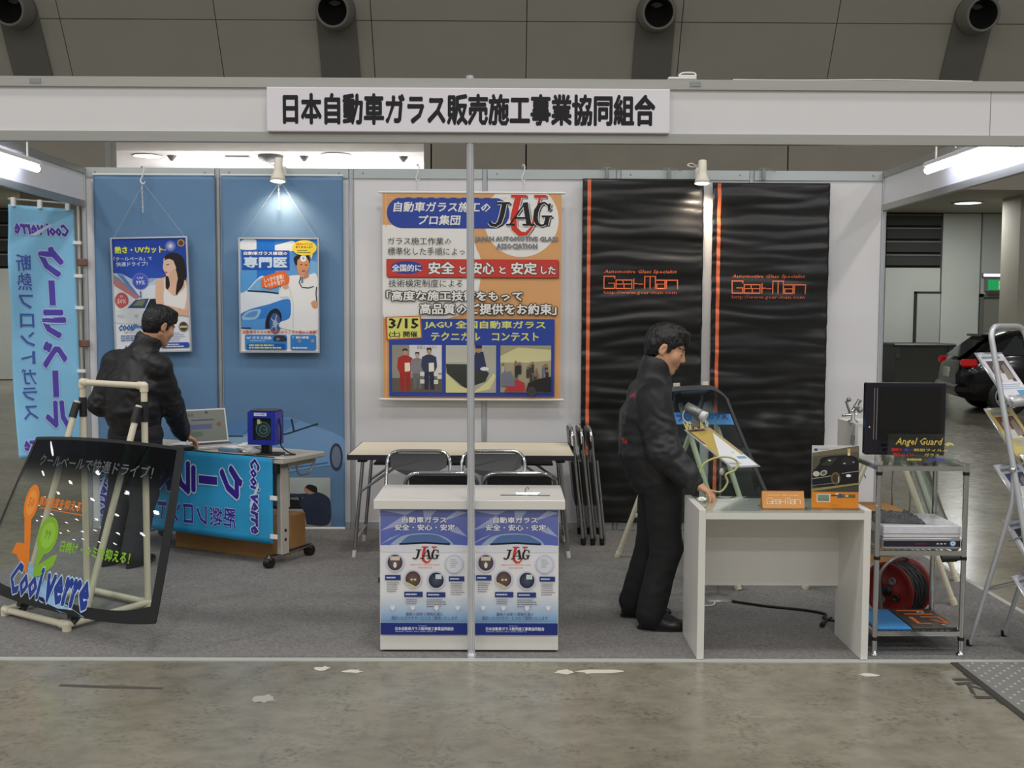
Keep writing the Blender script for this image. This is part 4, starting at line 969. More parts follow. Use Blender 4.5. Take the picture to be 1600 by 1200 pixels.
# long folding table
t = thing('folding_table', 'long cream folding table with dark edge along the back wall', 'table', (-.13, 2.29, .006))
q = MB(); q.box((-.74, -.36, .67), (.74, .36, .70)); obj('tabletop', q, M_cream, t)
q = MB()
for (a, b, c_, d) in ((-.745, -.366, .745, -.36), (-.745, .36, .745, .366), (-.745, -.36, -.74, .36), (.74, -.36, .745, .36)): q.box((a, b, .668), (c_, d, .701))
obj('edge_band', q, M_edge, t, kind='stuff')
for sx in (-1, 1):
    for yy in (-.25, .25):
        q = MB(); q.cyl((sx*.655, yy, .665), (sx*.715, yy, .03), .0125, 12); l = obj('leg', q, M_chrome, t)
        q = MB(); q.cyl((sx*.713, yy, .045), (sx*.718, yy, 0), .015, 12); obj('foot_cap', q, M_white_plastic, l)
        q = MB(); q.cyl((sx*.675, yy, .44), (sx*.36, yy, .66), .009, 10); obj('brace', q, M_steel, t)
    q = MB(); q.cyl((sx*.705, -.25, .12), (sx*.705, .25, .12), .009, 10); obj('crossbar', q, M_chrome, t)
    q = MB(); q.box((sx*.655-.03, -.3, .645), (sx*.655+.03, .3, .67)); obj('hinge_rail', q, M_black, t)
q = MB(); q.box((-.62, .02, .58), (.62, .3, .592)); obj('shelf', q, mat('dark_wire_shelf', (70, 66, 60), .6), t)
for (x0, x1, y0, z1, lab, nm) in ((-.62, -.2, 2.28, .40, 'brown cardboard box under the long table, behind the left chair', 'cardboard_box'), (.08, .42, 2.3, .48, 'open brown cardboard box under the right half of the long table', 'cardboard_box')):
    t = thing(nm, lab, 'box', ((x0+x1)/2, y0+.15, 0.006)); w_ = (x1-x0)/2
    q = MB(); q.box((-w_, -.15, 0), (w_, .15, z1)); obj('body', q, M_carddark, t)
    q = MB(); q.box((-w_, -.22, z1), (w_, -.15, z1+.004), Matrix.Translation((0, 0, 0)) ); q.box((-.02, -.152, .1), (.02, -.15, z1)); obj('flap', q, M_card, t, kind='stuff')

# folding chairs (facing -y, backrest at +y)
def folding_chair(label, group):
    t = thing('folding_chair', label, 'chair', (0, 0, 0), 0, group); w_ = .2
    q = MB(); q.tube(round_path([(-w_, -.20, .02), (-w_, .19, .75-.0), (w_, .19, .75), (w_, -.20, .02)], .09, 6), .0115, 10); obj('back_frame', q, M_chrome, t)
    q = MB(); q.tube(round_path([(-w_+.03, -.10, .42), (-w_+.03, .25, .02), (w_-.03, .25, .02), (w_-.03, -.10, .42)], .04, 5), .0105, 10); obj('rear_frame', q, M_chrome, t)
    q = MB(); q.cyl((-w_, -.19, .045), (w_, -.19, .045), .0095, 10); obj('floor_bar', q, M_chrome, t)
    q = MB(); q.box((-.185, -.2, .405), (.185, .14, .44), bev=.015); obj('seat', q, M_seat, t)
    n = 16; q = MB(); pts = [(-.178, .735), (.178, .735)]+[(.178-.356*k/n, .655-.065*math.sin(PI*k/n)) for k in range(n+1)]
    vs = []; m_ = len(pts)
    for (off) in (-.012, .012):
        for (x, z) in pts: vs.append((x, .19-(.75-z)*.53+off*.8+.02*(1-(x/.18)**2), z))
    q.add(vs, [tuple(range(m_)), tuple(range(2*m_-1, m_-1, -1))]+[(i, i+m_, (i+1) % m_+m_, (i+1) % m_) for i in range(m_)], False); obj('backrest', q, M_seat, t)
    for sx in (-1, 1):
        q = MB(); q.cyl((sx*w_, -.205, .03), (sx*w_, -.212, 0), .0145, 10); obj('foot_cap', q, M_black, t)
        q = MB(); q.cyl((sx*(w_-.03), .252, .012), (sx*(w_-.03), .252, 0), .0145, 10); obj('foot_cap', q, M_black, t)
    return t
ch = folding_chair('black folding chair by the long table, left of the front post', 'folding chairs round the counter')
ch.location = (-.39, 1.58, .006)
for (x, y, rz, lab) in ((.085, 1.58, 0, 'black folding chair by the long table, right of the front post'), (-.19, 1.02, PI, 'black folding chair close behind the counter, left of the front post'), (.24, 1.02, PI, 'black folding chair close behind the counter, right of the front post')):
    c = copy_tree(ch); c.location = (x, y, .006); c.rotation_euler = (0, 0, rz); c['label'] = lab
# folded chairs leaning by the table end: thin along x, wide along y
def folded_chair(label, x):
    t = thing('folded_chair', label, 'chair', (x, 2.42, .006), 0, 'folded chairs leaning at the table end', (0, -R(6.2), 0))
    q = MB(); q.tube(round_path([(0, -.0, .015), (0, .0, .83), (0, .38, .83), (0, .38, .015)], .09, 6), .0115, 10); obj('back_frame', q, M_chrome, t)
    q = MB(); q.tube(round_path([(.024, .03, .6), (.024, .03, .02), (.024, .35, .02), (.024, .35, .6)], .03, 5), .0105, 10); obj('rear_frame', q, M_chrome, t)
    q = MB(); q.box((-.030, .02, .28), (-.008, .36, .60), bev=.008); obj('seat', q, M_seat, t)
    q = MB(); q.box((-.022, .012, .665), (.006, .368, .825), bev=.02); obj('backrest', q, M_seat, t)
    for yy in (0, .38):
        q = MB(); q.cyl((0, yy, .05), (0, yy, 0), .0165, 10); obj('foot_cap', q, M_black, t)
        q = MB(); q.cyl((0, yy, .72), (0, yy, .78), .0145, 10); obj('joint_sleeve', q, M_chrome, t)
for i, lab in enumerate(('folded black chair touching the long table, leaning at its end', 'folded black chair in the middle of the three leaning ones', 'folded black chair of the leaning three, nearest the black banner')):
    folded_chair(lab, .715+i*.066)
# ================================================================== LEFT SIDE: FLAG, TABLE, WINDSCREEN ON ITS STAND
def flag_art(p, main, small, outc, logo, logo2, logo_out):
    """one advertising flag .60 wide, 1.80 long; y runs down from 0 to -1.8"""
    def logo_(y0, y1, x0=.055, x1=.55):
        w_ = x1-x0; p.L = 0
        p.text('Cool', x0, -y1, x0+.42*w_, -y0, logo, bold=.05, shear=.22, out=.07, outc=logo_out)
        p.text('verre', x0+.47*w_, -y1, x1, -y0-.012, logo2, bold=.045, shear=.22, out=.06, outc=logo_out)
        p.poly([(x0+.30*w_, -y0-.01), (x0+.36*w_, -y0-.005), (x0+.62*w_, -y1+.02), (x0+.72*w_, -y1-.004), (x0+.58*w_, -y1)], logo_out)
    logo_(.115, .205)
    X0, X1 = .11, .335
    for ch, a, b in (('ク', .28, .50), ('ラ', .735, .945), ('ベ', .965, 1.16), ('ル', 1.40, 1.60)):
        p.L = 0; p.text(ch, X0, -b, X1, -a, main, bold=.05, out=.045, outc=outc)
    for a, b in ((.525, .705), (1.18, 1.375)):
        p.L = 0; p.rect(.19, -b-.006, .26, -a+.006, outc, outc); p.rect(.198, -b, .252, -a, main, main)
    for ch, a, b in (('断', .345, .465), ('熱', .475, .60), ('フ', .63, .73), ('ロ', .765, .865), ('ン', .895, 1.0), ('ト', 1.035, 1.125), ('ガ', 1.16, 1.275), ('ラ', 1.295, 1.39), ('ス', 1.425, 1.525)):
        p.L = 0; p.text(ch, .40, -b, .53, -a, small, bold=.02, out=.025, outc=outc)
    logo_(1.66, 1.75)
# hanging flag seen from its back
t = thing('advertising_flag', 'light blue hanging flag with mirrored purple characters beside the corner post', 'flag', (-3.02, 2.92, 0))
FR_, FL_ = Vector((.0, -.02, 0)), Vector((-.325, -.36, 0)); FN = Vector((.73, -.68, 0)).normalized()
def flagpt(u, v, off=0.0):
    # u 0..1 from the pole edge, v 0..1 from the top
    P = FR_.lerp(FL_, u)
    w_ = .035*math.sin(v*6.2+.6)*u*u+.005*math.sin(u*7+v*3)
    sx = (-.028*math.exp(-((v-.22)/.16)**2)+.03*v)*u + .02*v*(1-u)
    return Vector((P.x+sx, P.y, 2.385-1.80*v-.02*u*math.sin(v*3)*0))+FN*(w_+off)
q = MB(); q.sheet(lambda a, b: flagpt(a, 1-b), 24, 60, .001, normal=FN); obj('cloth', q, mat('pale_blue_flag_cloth', (150, 214, 252), .8, var=.03, bump=.1, bscale=250, spec=.2), t)  # paler back of the print; light through the cloth is in this colour
p = Print(); flag_art(p, (98, 84, 190), (72, 112, 190), (190, 214, 244), (92, 70, 178), (104, 80, 184), (204, 220, 248))
obj('printed_lettering', p.mesh('printed_lettering', lambda x, y, z: flagpt(x/.6, -y/1.8, .003+z*4), M_cloth_print), None, t)
for (u, v) in ((.0, .135), (.0, .27), (.0, .40), (.0, .66)):
    q = MB(); a = flagpt(u, v); q.box((a.x-.012, a.y-.012, a.z-.012), (a.x+.045, a.y+.012, a.z+.012)); obj('loop', q, M_paper, t)
for u in (.1, .52, .92):
    q = MB(); a = flagpt(u, 0); q.box((a.x-.014, a.y-.012, a.z-.012), (a.x+.014, a.y+.012, a.z+.05)); obj('loop', q, M_paper, t)
t = thing('flag_pole', 'thin pale pole taped to the corner post, carrying the blue flag', 'pole', (-3.0, 2.93, 0))
q = MB(); q.tube([(0, 0, 0.006), (0, 0, 2.43)], .009, 10); obj('shaft', q, mat('pale_pole', (206, 206, 204), .3, .3), t)
q = MB(); q.tube([(0.01, 0, 2.425), (-.345, -.36, 2.425)], .007, 8); obj('crossbar', q, MATS['pale_pole'], t)
for z in (2.0, 1.40):
    q = MB(); q.box((-.014, -.016, z-.026), (.062, .012, z+.026), bev=.006); obj('brown_tape', q, mat('brown_tape', (126, 88, 76), .5), t)

# table on castors
TR = R(-27.3)
t = thing('castor_table', 'grey table on castors with the blue banner hung over its front', 'table', (-1.25, 1.72, .006), TR)
q = MB(); q.box((-1.5, 0, .665), (0, .44, .70), bev=.006); obj('tabletop', q, M_greytable, t)
for X in (-.085, -1.41):
    q = MB(); q.box((X-.02, .06, .06), (X+.02, .14, .66), bev=.006); l = obj('leg', q, mat('pale_grey_steel', (196, 192, 180), .4, .1), t)
    for z in (.16, .22):
        q = MB(); q.lathe((X+.02, .1, z), (1, 0, 0), [(0, .011), (.004, .009), (.004, 0)], 10); obj('bolt', q, M_black, l)
    q = MB(); q.box((X-.018, -.06, .052), (X+.018, .40, .082), bev=.012); obj('foot_bar', q, M_chrome, t)
    q = MB(); q.box((X-.02, .02, .625), (X+.02, .42, .665)); obj('top_bracket', q, MATS['pale_grey_steel'], t)
    for yy in (-.04, .37):
        c = MB(); c.cyl((X-.022, yy, .034), (X+.022, yy, .034), .034, 18); cs_ = obj('castor', c, M_black, t)
        c = MB(); c.cyl((X, yy-.0, .05), (X, yy, .07), .012, 10); c.box((X-.03, yy-.018, .035), (X+.03, yy+.018, .066), bev=.01); obj('castor_fork', c, M_black, cs_)
q = MB(); q.box((-.095, -.004, .60), (-.045, .03, .662)); obj('hinge_box', q, M_black, t)
q = MB(); q.tube(round_path([(-.02, .16, .64), (-.02, .18, .57), (-.02, .30, .57), (-.02, .35, .64)], .04), .007, 8); obj('release_handle', q, M_steel, t)
q = MB(); q.box((-1.38, .2, .35), (-.12, .215, .62)); obj('modesty_panel', q, MATS['pale_grey_steel'], t)
# banner on the table front: the same flag laid on its side
t = thing('table_banner', 'bright blue banner with purple characters hung sideways over the table front', 'banner', (-1.25, 1.72, .006), TR)
def tb(u, v, off=0.0):
    # u: 0..1.8 from the right (flag top) to the left; v: 0..0.6 from the upper edge of the cloth downwards
    x = -.075-u*.88
    wv = .006*math.sin(u*5+v*4)+.004*math.sin(u*13)
    if v < .04: return Vector((x, .034-v-.004-.0, .7045+off))
    k = (v-.04)/.56
    return Vector((x+.012*k, -.008-abs(wv)*k-.012*k-off, .7045-.0-(v-.04)*.985))
q = MB(); q.sheet(lambda a, b: tb(a*1.72, .6*(1-b)), 40, 16, .001, normal=(0, -1, 0)); obj('cloth', q, mat('bright_blue_banner_cloth', (52, 160, 214), .75, var=.04, bump=.1, bscale=250, spec=.2), t)
p = Print(); flag_art(p, (58, 38, 146), (62, 56, 160), (196, 220, 244), (62, 42, 150), (70, 54, 156), (200, 222, 244))
obj('printed_lettering', p.mesh('printed_lettering', lambda x, y, z: tb(-y, max(.045, x), .003+z*4), M_cloth_print), None, t)
for v in (.30, .55):
    q = MB(); a = tb(0, v); q.box((a.x-.02, a.y-.004, a.z-.014), (a.x+.035, a.y+.002, a.z+.014)); obj('loop', q, M_paper, t)
t = thing('cardboard_box', 'long cardboard box on the carpet under the castor table', 'box', (-1.37, 1.95, .006), TR)
q = MB(); q.box((-.86, 0, 0), (0, .34, .26)); obj('body', q, M_card, t)
q = MB(); q.box((-.86, .16, .2605), (0, .18, .262)); q.box((.0003, .16, .12), (.0012, .18, .26)); obj('sealing_tape', q, mat('packing_tape', (186, 146, 92), .3), t, kind='stuff')
p = Print(); p.bars(-.5, .12, -.25, .2, 2, (96, 62, 36)); obj('printed_marks', p.mesh('printed_marks', lambda x, y, z: (x, -.0006-z, y)), None, t)

M_tab = Matrix.Translation((-1.25, 1.72, .706)) @ Matrix.Rotation(TR, 4, 'Z')
def tabloc(x, y): return M_tab @ Vector((x, y, 0.001))
# laptop
t = thing('laptop', 'open silver laptop with a grey-green screen in front of the left man', 'laptop', tabloc(-.80, .24), R(34))
q = MB(); q.box((-.15, -.12, 0), (.15, .11, .022), bev=.006); obj('base', q, mat('silver_plastic', (196, 198, 200), .35, .3), t)
q = MB()
for i in range(5):
    for j in range(12): q.box((-.135+j*.0225, -.02+i*.022, .022), (-.135+j*.0225+.019, -.02+i*.022+.018, .0245))
obj('keyboard', q, mat('dark_keys', (70, 72, 76), .5), t, kind='stuff')
LM = Matrix.Translation((0, .11, .018)) @ Matrix.Rotation(R(-17), 4, 'X')
q = MB(); q.box((-.15, 0, 0), (.15, .009, .245), bev=.004); q.xf(LM); ld = obj('lid', q, MATS['silver_plastic'], t)
p = Print(); p.rect(-.138, .014, .138, .234, (112, 118, 112), (122, 128, 120)); p.text('断熱', -.12, .19, -.08, .215, (60, 66, 70)); p.rect(-.10, .16, .06, .17, (66, 80, 120)); p.rect(-.13, .10, .04, .135, (82, 92, 130)); p.ell(.09, .13, .018, .014, (120, 84, 70)); p.rect(-.13, .05, -.03, .085, (90, 104, 92)); p.rect(.0, .21, .02, .225, (80, 60, 50))
obj('screen', p.mesh('screen', lambda x, y, z: LM @ Vector((x, -.0006-z, y)), None), None, ld)
# blue lamp box on a black foot
t = thing('lamp_test_box', 'small blue test box with a dark window on a black foot on the table', 'test box', tabloc(-.235, .12), R(-10))
q = MB(); q.box((-.05, -.05, 0), (.11, .06, .012), bev=.004); obj('foot', q, M_black, t)
q = MB(); q.box((-.025, -.02, .012), (.03, .03, .07)); obj('neck', q, M_black, t)
q = MB()
for (a, b, c_, d) in ((-.10, .07, .09, .10), (-.10, .245, .09, .285), (-.10, .10, -.065, .245), (.06, .10, .09, .245)): q.box((a, -.06, b), (c_, .075, d))
q.box((-.10, .06, .07), (.09, .075, .285)); obj('case', q, M_blue, t, kind='stuff')
q = MB(); q.box((-.09, -.05, .285), (.085, .07, .297), bev=.004); obj('lid', q, mat('dark_grey_lid', (66, 68, 76), .4), t)
q = MB(); q.box((-.065, -.045, .10), (.06, -.04, .245)); w_ = obj('window', q, mat('dark_window', (30, 44, 48), .1), t)
p = Print(); p.ell(0, .17, .05, .05, (70, 110, 112), 26); p.ell(0, .17, .043, .043, (34, 50, 56), 26); p.ell(0.003, .168, .03, .03, (84, 126, 120), 24); p.ell(.003, .168, .023, .023, (40, 58, 62), 24); p.rect(0, .165, .03, .172, (90, 120, 116)); p.rect(-.04, .205, -.02, .235, (220, 222, 150)); p.rect(-.02, .208, -.01, .225, (160, 170, 90))
obj('ring_print', p.mesh('ring_print', lambda x, y, z: (x, -.0457-z, y)), None, w_)
p = Print(); p.rect(-.055, .258, .03, .279, (230, 234, 240)); p.text('COOL VERRE', -.045, .262, .02, .275, (60, 90, 160), bold=.03); obj('name_label', p.mesh('name_label', lambda x, y, z: (x, -.0607-z, y)), None, t)
q = MB(); q.tube(smooth_path([(.09, .0, .24), (.105, .0, .16), (.1, .01, .06), (.15, .03, .01), (.2, .0, .006), (.14, -.04, .006)]), .0045, 7); obj('cable', q, M_black, t)
# plastic wrap, tray, papers on the table
def crumple(r, sc, seed, amp=.35):
    q = MB(); n, m = 22, 14; vs = []
    for i in range(m+1):
        for k in range(n):
            th = PI*i/m; ph = 2*PI*k/n; d = Vector((math.sin(th)*math.cos(ph), math.sin(th)*math.sin(ph), math.cos(th)))
            rr = r*(1+amp*noise.noise(d*2.3+Vector((seed, 0, 0)))+amp*.6*noise.noise(d*6+Vector((0, seed, 0))))
            vs.append((d.x*rr*sc[0], d.y*rr*sc[1], max(-.9*r*sc[2], d.z*rr*sc[2])))
    q.add(vs, [(i*n+k, (i+1)*n+k, (i+1)*n+(k+1) % n, i*n+(k+1) % n) for i in range(m) for k in range(n)], False); return q
a = tabloc(-.42, .16); q = crumple(.05, (1.5, .9, .6), 3); tag(obj('plastic_wrap', q, M_paper, None, a+Vector((0, 0, .03))), 'crumpled white plastic wrap on the table, larger piece by the blue tray', 'plastic wrap')
a = tabloc(-.325, .10); q = crumple(.04, (1.5, 1.0, .55), 9, .5); tag(obj('plastic_wrap', q, M_paper, None, a+Vector((0, 0, .022))), 'crumpled white plastic wrap on the table, smaller piece beside the blue box', 'plastic wrap')
t = thing('blue_tray', 'flat blue tray with white paper on the table between hand and plastic', 'tray', tabloc(-.54, .15), TR)
q = MB(); q.box((-.09, -.05, 0), (.09, .06, .022), bev=.003); obj('body', q, mat('dull_blue_card', (110, 146, 176), .5), t)
q = MB(); q.box((-.08, -.02, .022), (.09, .075, .025)); obj('paper', q, M_paper, t)
t = thing('dark_box', 'flat dark box lying under the left man\'s hand', 'box', tabloc(-.90, .06), TR)
q = MB(); q.box((-.1, -.04, 0), (.07, .06, .02), bev=.003); obj('body', q, mat('dark_brown_card', (70, 58, 52), .6), t)
q = MB(); q.box((-.2, -.06, 0), (.08, .12, .0025)); o = obj('table_paper', q, M_paper, None, tabloc(-.98, .3)); o.rotation_euler = (0, 0, TR+.2); tag(o, 'loose white papers on the table beside the laptop', 'paper')
q = MB(); q.box((-.06, -.015, 0), (.05, .02, .003)); o = obj('white_tape', q, M_paper, None, tabloc(-.05, .01)); o.rotation_euler = (0, 0, TR+.12); tag(o, 'white tape piece at the front right corner of the table', 'tape')

# windscreen on a plastic pipe stand
SR = math.atan2(-.53, .85)
PF = Vector((-2.07, .38, .006)); Lx = Vector((math.cos(SR), math.sin(SR), 0)); Fy = Vector((-Lx.y*-1*-1, 0, 0))
t = thing('pipe_stand', 'cream plastic pipe stand carrying the printed windscreen', 'stand', PF, SR)
# local: x along the front bar (front right corner at 0), y towards the rear
Wd, Dp, HT = .525, .505, 1.225; r_ = .0175
for x in (0, -Wd):
    q = MB(); q.tube([(x, 0, .03), (x, Dp, .03)], r_, 12); obj('side_bar', q, M_pvc, t)
    q = MB(); q.tube([(x, Dp, .03), (x, Dp, HT)], r_, 12); obj('upright', q, M_pvc, t)
    q = MB(); q.tube([(x-.0, .10, .035), (x-.0, Dp-.035, 1.12)], r_, 12); obj('leaning_leg', q, M_pvc, t)
    q = MB(); q.tube([(x, Dp, 1.03), (x, Dp, 1.14)], r_+.004, 12); q.tube([(x, Dp-.07, 1.03), (x, Dp-.04, 1.11)], r_+.004, 12); obj('black_tape', q, M_tape, t, kind='stuff')
    for (yy, zz) in ((0, .03), (Dp, .03), (Dp, HT)):
        q = MB(); q.sphere((x, yy, zz), .0235, 12, 8); q.cyl((x, yy, zz), (x, yy, zz-.032 if zz > .1 else 0), .0225, 12); q.cyl((x, yy, zz), (x+(.045 if x < 0 else -.045), yy, zz), .0225, 12); obj('elbow', q, M_pvc, t, kind='stuff')
for (yy, zz) in ((0, .03), (Dp, .03), (Dp, HT)):
    q = MB(); q.tube([(-Wd, yy, zz), (0, yy, zz)], r_, 12); obj('cross_bar', q, M_pvc, t)
for x in (-.43, -.0):
    q = MB(); q.tube([(x, .03, .03), (x, .06, .055), (x, .02, .075)], .02, 10); obj('glass_rest', q, M_tape, t)
# the glass
GL = Vector((math.cos(SR), math.sin(SR), 0)); GF = Vector((GL.y, -GL.x, 0))       # GF faces the camera side
GS = (GF*-.29+Vector((0, 0, 1))).normalized(); GN = GL.cross(GS).normalized()
if GN.dot(GF) < 0: GN = -GN
GO = Vector((-2.07, .38, .086))+GF*.05
def gpt(u, v, off=0.0):
    """u,v in 0..1; curved sides like a car windscreen"""
    xl = -.73+.05*0-(-.73+.51)*v**1.25*1.0; xr = .705-.055*v**1.6
    x = xl+(xr-xl)*u
    c = 2*u-1
    y = .018+.095*abs(c)**2.6*(1-v)+.0*v+v*(.895+.02*u)*1.0-.0*(1-v)
    y = (.035+.05*abs(c)**3)*(1-v)+v*(.895+.022*u+.012*(1-c*c))
    bul = .055*(1-c*c)*(.6+.4*math.sin(PI*v))
    return GO+GL*x+GS*y+GN*(bul+off)
def ginv(X, Y):
    v = max(.01, min(1, Y/.9))
    for _ in range(5):
        xl = -.73+.22*v**1.25; xr = .705-.055*v**1.6; u = (X-xl)/(xr-xl); c = 2*u-1
        lo = .035+.05*abs(c)**3; hi = .895+.022*u+.012*(1-c*c); v = (Y-lo)/(hi-lo); v = max(0, v)
    return u, v
t = thing('windscreen', 'large car windscreen with orange, green and blue lettering on the pipe stand', 'windscreen', GO)
q = MB(); nu, nv = 44, 36
for side in (0, 1):
    off = 0 if side == 0 else -.0055
    vs = [gpt(i/nu, j/nv, off)-GO for j in range(nv+1) for i in range(nu+1)]
    for j in range(nv+1):
        v = j/nv; k = max(0, min(1, (v-.68)/.2)); k = k*k*(3-2*k)
        for i in range(nu+1):
            q.c.append((.95*(1-k)+.05*k, .975*(1-k)+.09*k, .955*(1-k)+.12*k, 1))
    f = [(j*(nu+1)+i, j*(nu+1)+i+1, (j+1)*(nu+1)+i+1, (j+1)*(nu+1)+i) for j in range(nv) for i in range(nu)]
    if side: f = [tuple(reversed(a)) for a in f]
    q.add(vs, f, True)
obj('glass', q, M_windscreen, t)
# black ceramic border with dotted inner edge
q = MB(); N_ = 60
def strip(outer, inner):
    for i in range(len(outer)-1):
        q.add([outer[i], outer[i+1], inner[i+1], inner[i]], [(0, 1, 2, 3)], False)
def bpath(f0): return [gpt(*f0(i/N_), .0012)-GO for i in range(N_+1)]
strip(bpath(lambda a: (a, 0)), bpath(lambda a: (a, .058+.05*abs(2*a-1)**5)))
strip(bpath(lambda a: (0, a)), bpath(lambda a: (.018, a)))
strip(bpath(lambda a: (1, a)), bpath(lambda a: (.968, a)))
strip(bpath(lambda a: (a, 1)), bpath(lambda a: (a, .985)))
for (pa) in ([gpt(i/N_, 0, 0) for i in range(N_+1)], [gpt(i/N_, 1, 0) for i in range(N_+1)], [gpt(0, i/N_, 0) for i in range(N_+1)], [gpt(1, i/N_, 0) for i in range(N_+1)]):
    q.tube([a-GN*.003-GO for a in pa], .0045, 6)
obj('black_border', q, M_black, t, kind='stuff')
def gp(x, y, z):
    u, v = ginv(x, y); return gpt(u, v, .0015+z)-GO
OG, GR, NB = (240, 132, 24), (134, 190, 40), (36, 62, 150)
def sticker(nm, p): obj(nm, p.mesh(nm, gp), None, t)
p = Print()
p.text('クールベールで快適ドライブ！', -.40, .745, .50, .812, (96, 100, 102), bold=.01)
sticker('heading_text', p)
p = Print()
p.ell(-.372, .545, .068, .098, OG, rot=.12); p.ell(-.372, .545, .045, .068, (246, 156, 60), rot=.12); p.text('50', -.402, .52, -.342, .575, (226, 118, 20), bold=.03)
p.poly([(-.40, .46), (-.33, .46), (-.27, .25), (-.275, .18), (-.40, .27), (-.45, .27), (-.42, .33), (-.345, .33)], OG)
p.text('車内温度を抑える！', -.30, .535, .085, .59, OG, bold=.03, shear=.1); p.stroke([(-.28, .527), (.10, .523)], .005, OG)
sticker('orange_sticker', p)
p = Print()
p.ell(-.155, .395, .085, .098, GR, rot=-.25); p.ell(-.15, .395, .058, .068, (156, 206, 66), rot=-.25); p.text('99', -.18, .375, -.125, .425, (116, 172, 30), bold=.03)
p.poly([(-.205, .315), (-.15, .30), (-.19, .235), (-.08, .30), (-.04, .31), (-.06, .25), (-.16, .185), (-.215, .175)], GR)
p.text('日焼け・シミを抑える！', -.03, .325, .475, .385, GR, bold=.03)
sticker('green_sticker', p)
p = Print()
p.poly([(-.31, .245), (-.27, .25), (.10, .075), (.24, .028), (.06, .032), (-.12, .06)], (150, 196, 236))
p.text('Cool', -.41, .065, -.12, .235, NB, bold=.042, shear=.2, out=.03, outc=(196, 220, 244)); p.text('verre', -.09, .062, .25, .215, NB, bold=.042, shear=.2, out=.03, outc=(196, 220, 244))
p.poly([(-.27, .2), (-.235, .19), (.05, .072), (.16, .06), (.03, .05), (-.06, .062)], (150, 196, 236))
sticker('logo_sticker', p)

# ================================================================== RIGHT SIDE: DESK, RACK, SCREENS, LEAFLETS
t = thing('white_desk', 'white desk with a glass top at the booth front, hand of the man on it', 'desk', (1.07, -.035, .006))
q = MB(); q.box((0, 0, 0), (.033, .40, .714), bev=.0015); obj('side_panel', q, M_white, t)
q = MB(); q.box((.775, 0, 0), (.808, .40, .714), bev=.0015); obj('side_panel', q, M_white, t)
q = MB(); q.box((.033, .36, .262), (.775, .378, .672)); obj('modesty_panel', q, M_white, t)
q = MB(); q.box((.033, .002, .668), (.775, .40, .698)); obj('top_board', q, M_white, t)
q = MB(); q.box((.034, .003, .6985), (.774, .399, .708)); obj('glass_top', q, M_glasstop, t)
# small orange sign
t = thing('desk_sign', 'small orange card sign with white outlined lettering on the desk', 'sign', (1.487, .045, .7145))
q = MB(); q.sheet(lambda u, v: (-.10+.20*u, .022*v, .078*v), 2, 2, .002, False, normal=(0, -1, 0)); q.sheet(lambda u, v: (-.10+.20*u, .022+.03*(1-v), .078*v), 2, 2, .002, False, normal=(0, 1, 0)); obj('card', q, M_orange, t)
p = Print(); p.text('Automotive Glass Specialist', -.075, .052, .075, .062, (244, 214, 170), bold=.02, shear=.2); gearman(p, -.078, .018, .158, .028, (246, 226, 196), .0032)
obj('printed_lettering', p.mesh('printed_lettering', lambda x, y, z: (x, .022*y/.078-.0012-z, y)), None, t)
q = MB(); q.box((-.11, -.035, 0), (.11, .07, .002)); obj('base_sheet', q, M_glass, t)
# car picture in an acrylic stand
t = thing('picture_stand', 'upright picture of a black car over an orange strip, right end of desk', 'display stand', (1.735, .06, .7145), R(-3), None)
PWd, PHt = .22, .295
def pst(x, y, z): return (x-PWd/2, .12*y*.35-.0018-z, y)
q = MB(); q.sheet(lambda u, v: (-PWd/2+PWd*u, .042*PHt*v, PHt*v), 1, 1, .004, normal=(0, -1, 0)); obj('backing', q, M_paper, t)
q = MB(); q.box((-PWd/2, -.05, 0), (PWd/2, .02, .003)); obj('acrylic_foot', q, M_glass, t)
p = Print((0, 0, PWd, PHt))
def px(x): return (x-135)/(905-135)*PWd
def py(y): return PHt-(y-65)/(1120-65)*PHt
def P1(*pts): return [(px(a), py(b)) for a, b in pts]
p.rect(0, 0, PWd, PHt, (58, 54, 44), (96, 90, 74)); p.poly(P1((135, 65), (860, 65), (135, 190)), (206, 202, 200)); p.poly(P1((135, 190), (880, 75), (905, 75), (905, 160), (135, 250)), (112, 106, 84)); p.ell(px(195), py(135), .009, .007, (70, 80, 140)); p.rect(px(240), py(130), px(420), py(118), (140, 136, 150))
p.curve(P1((135, 520), (250, 380), (300, 270), (560, 230), (780, 230), (900, 330), (900, 700), (640, 740), (400, 760), (135, 740)), (24, 23, 26)); p.poly(P1((280, 400), (400, 280), (560, 260), (440, 400)), (52, 54, 48)); p.poly(P1((600, 380), (650, 280), (720, 250), (850, 330), (780, 390)), (40, 40, 40)); p.rect(px(715), py(230), px(760), py(110), (206, 176, 110)); p.ell(px(738), py(205), .006, .007, (240, 220, 170))
p.ell(px(205), py(545), .016, .013, (196, 190, 170)); p.ell(px(325), py(530), .018, .013, (170, 166, 156), rot=.5); p.ell(px(325), py(530), .010, .007, (90, 88, 84), rot=.5); p.stroke(P1((135, 630), (330, 600), (480, 570)), .0035, (160, 156, 150)); p.ell(px(525), py(620), .022, .030, (110, 92, 56)); p.ell(px(520), py(620), .014, .02, (60, 52, 40)); p.stroke(P1((570, 590), (575, 690)), .005, (190, 186, 170)); p.ell(px(735), py(572), .012, .007, (236, 236, 240)); p.stroke(P1((620, 535), (900, 490)), .0025, (180, 178, 170)); p.ell(px(420), py(315), .007, .003, (220, 220, 214)); p.ell(px(665), py(365), .006, .003, (200, 196, 190)); p.ell(px(815), py(340), .005, .004, (150, 146, 140))
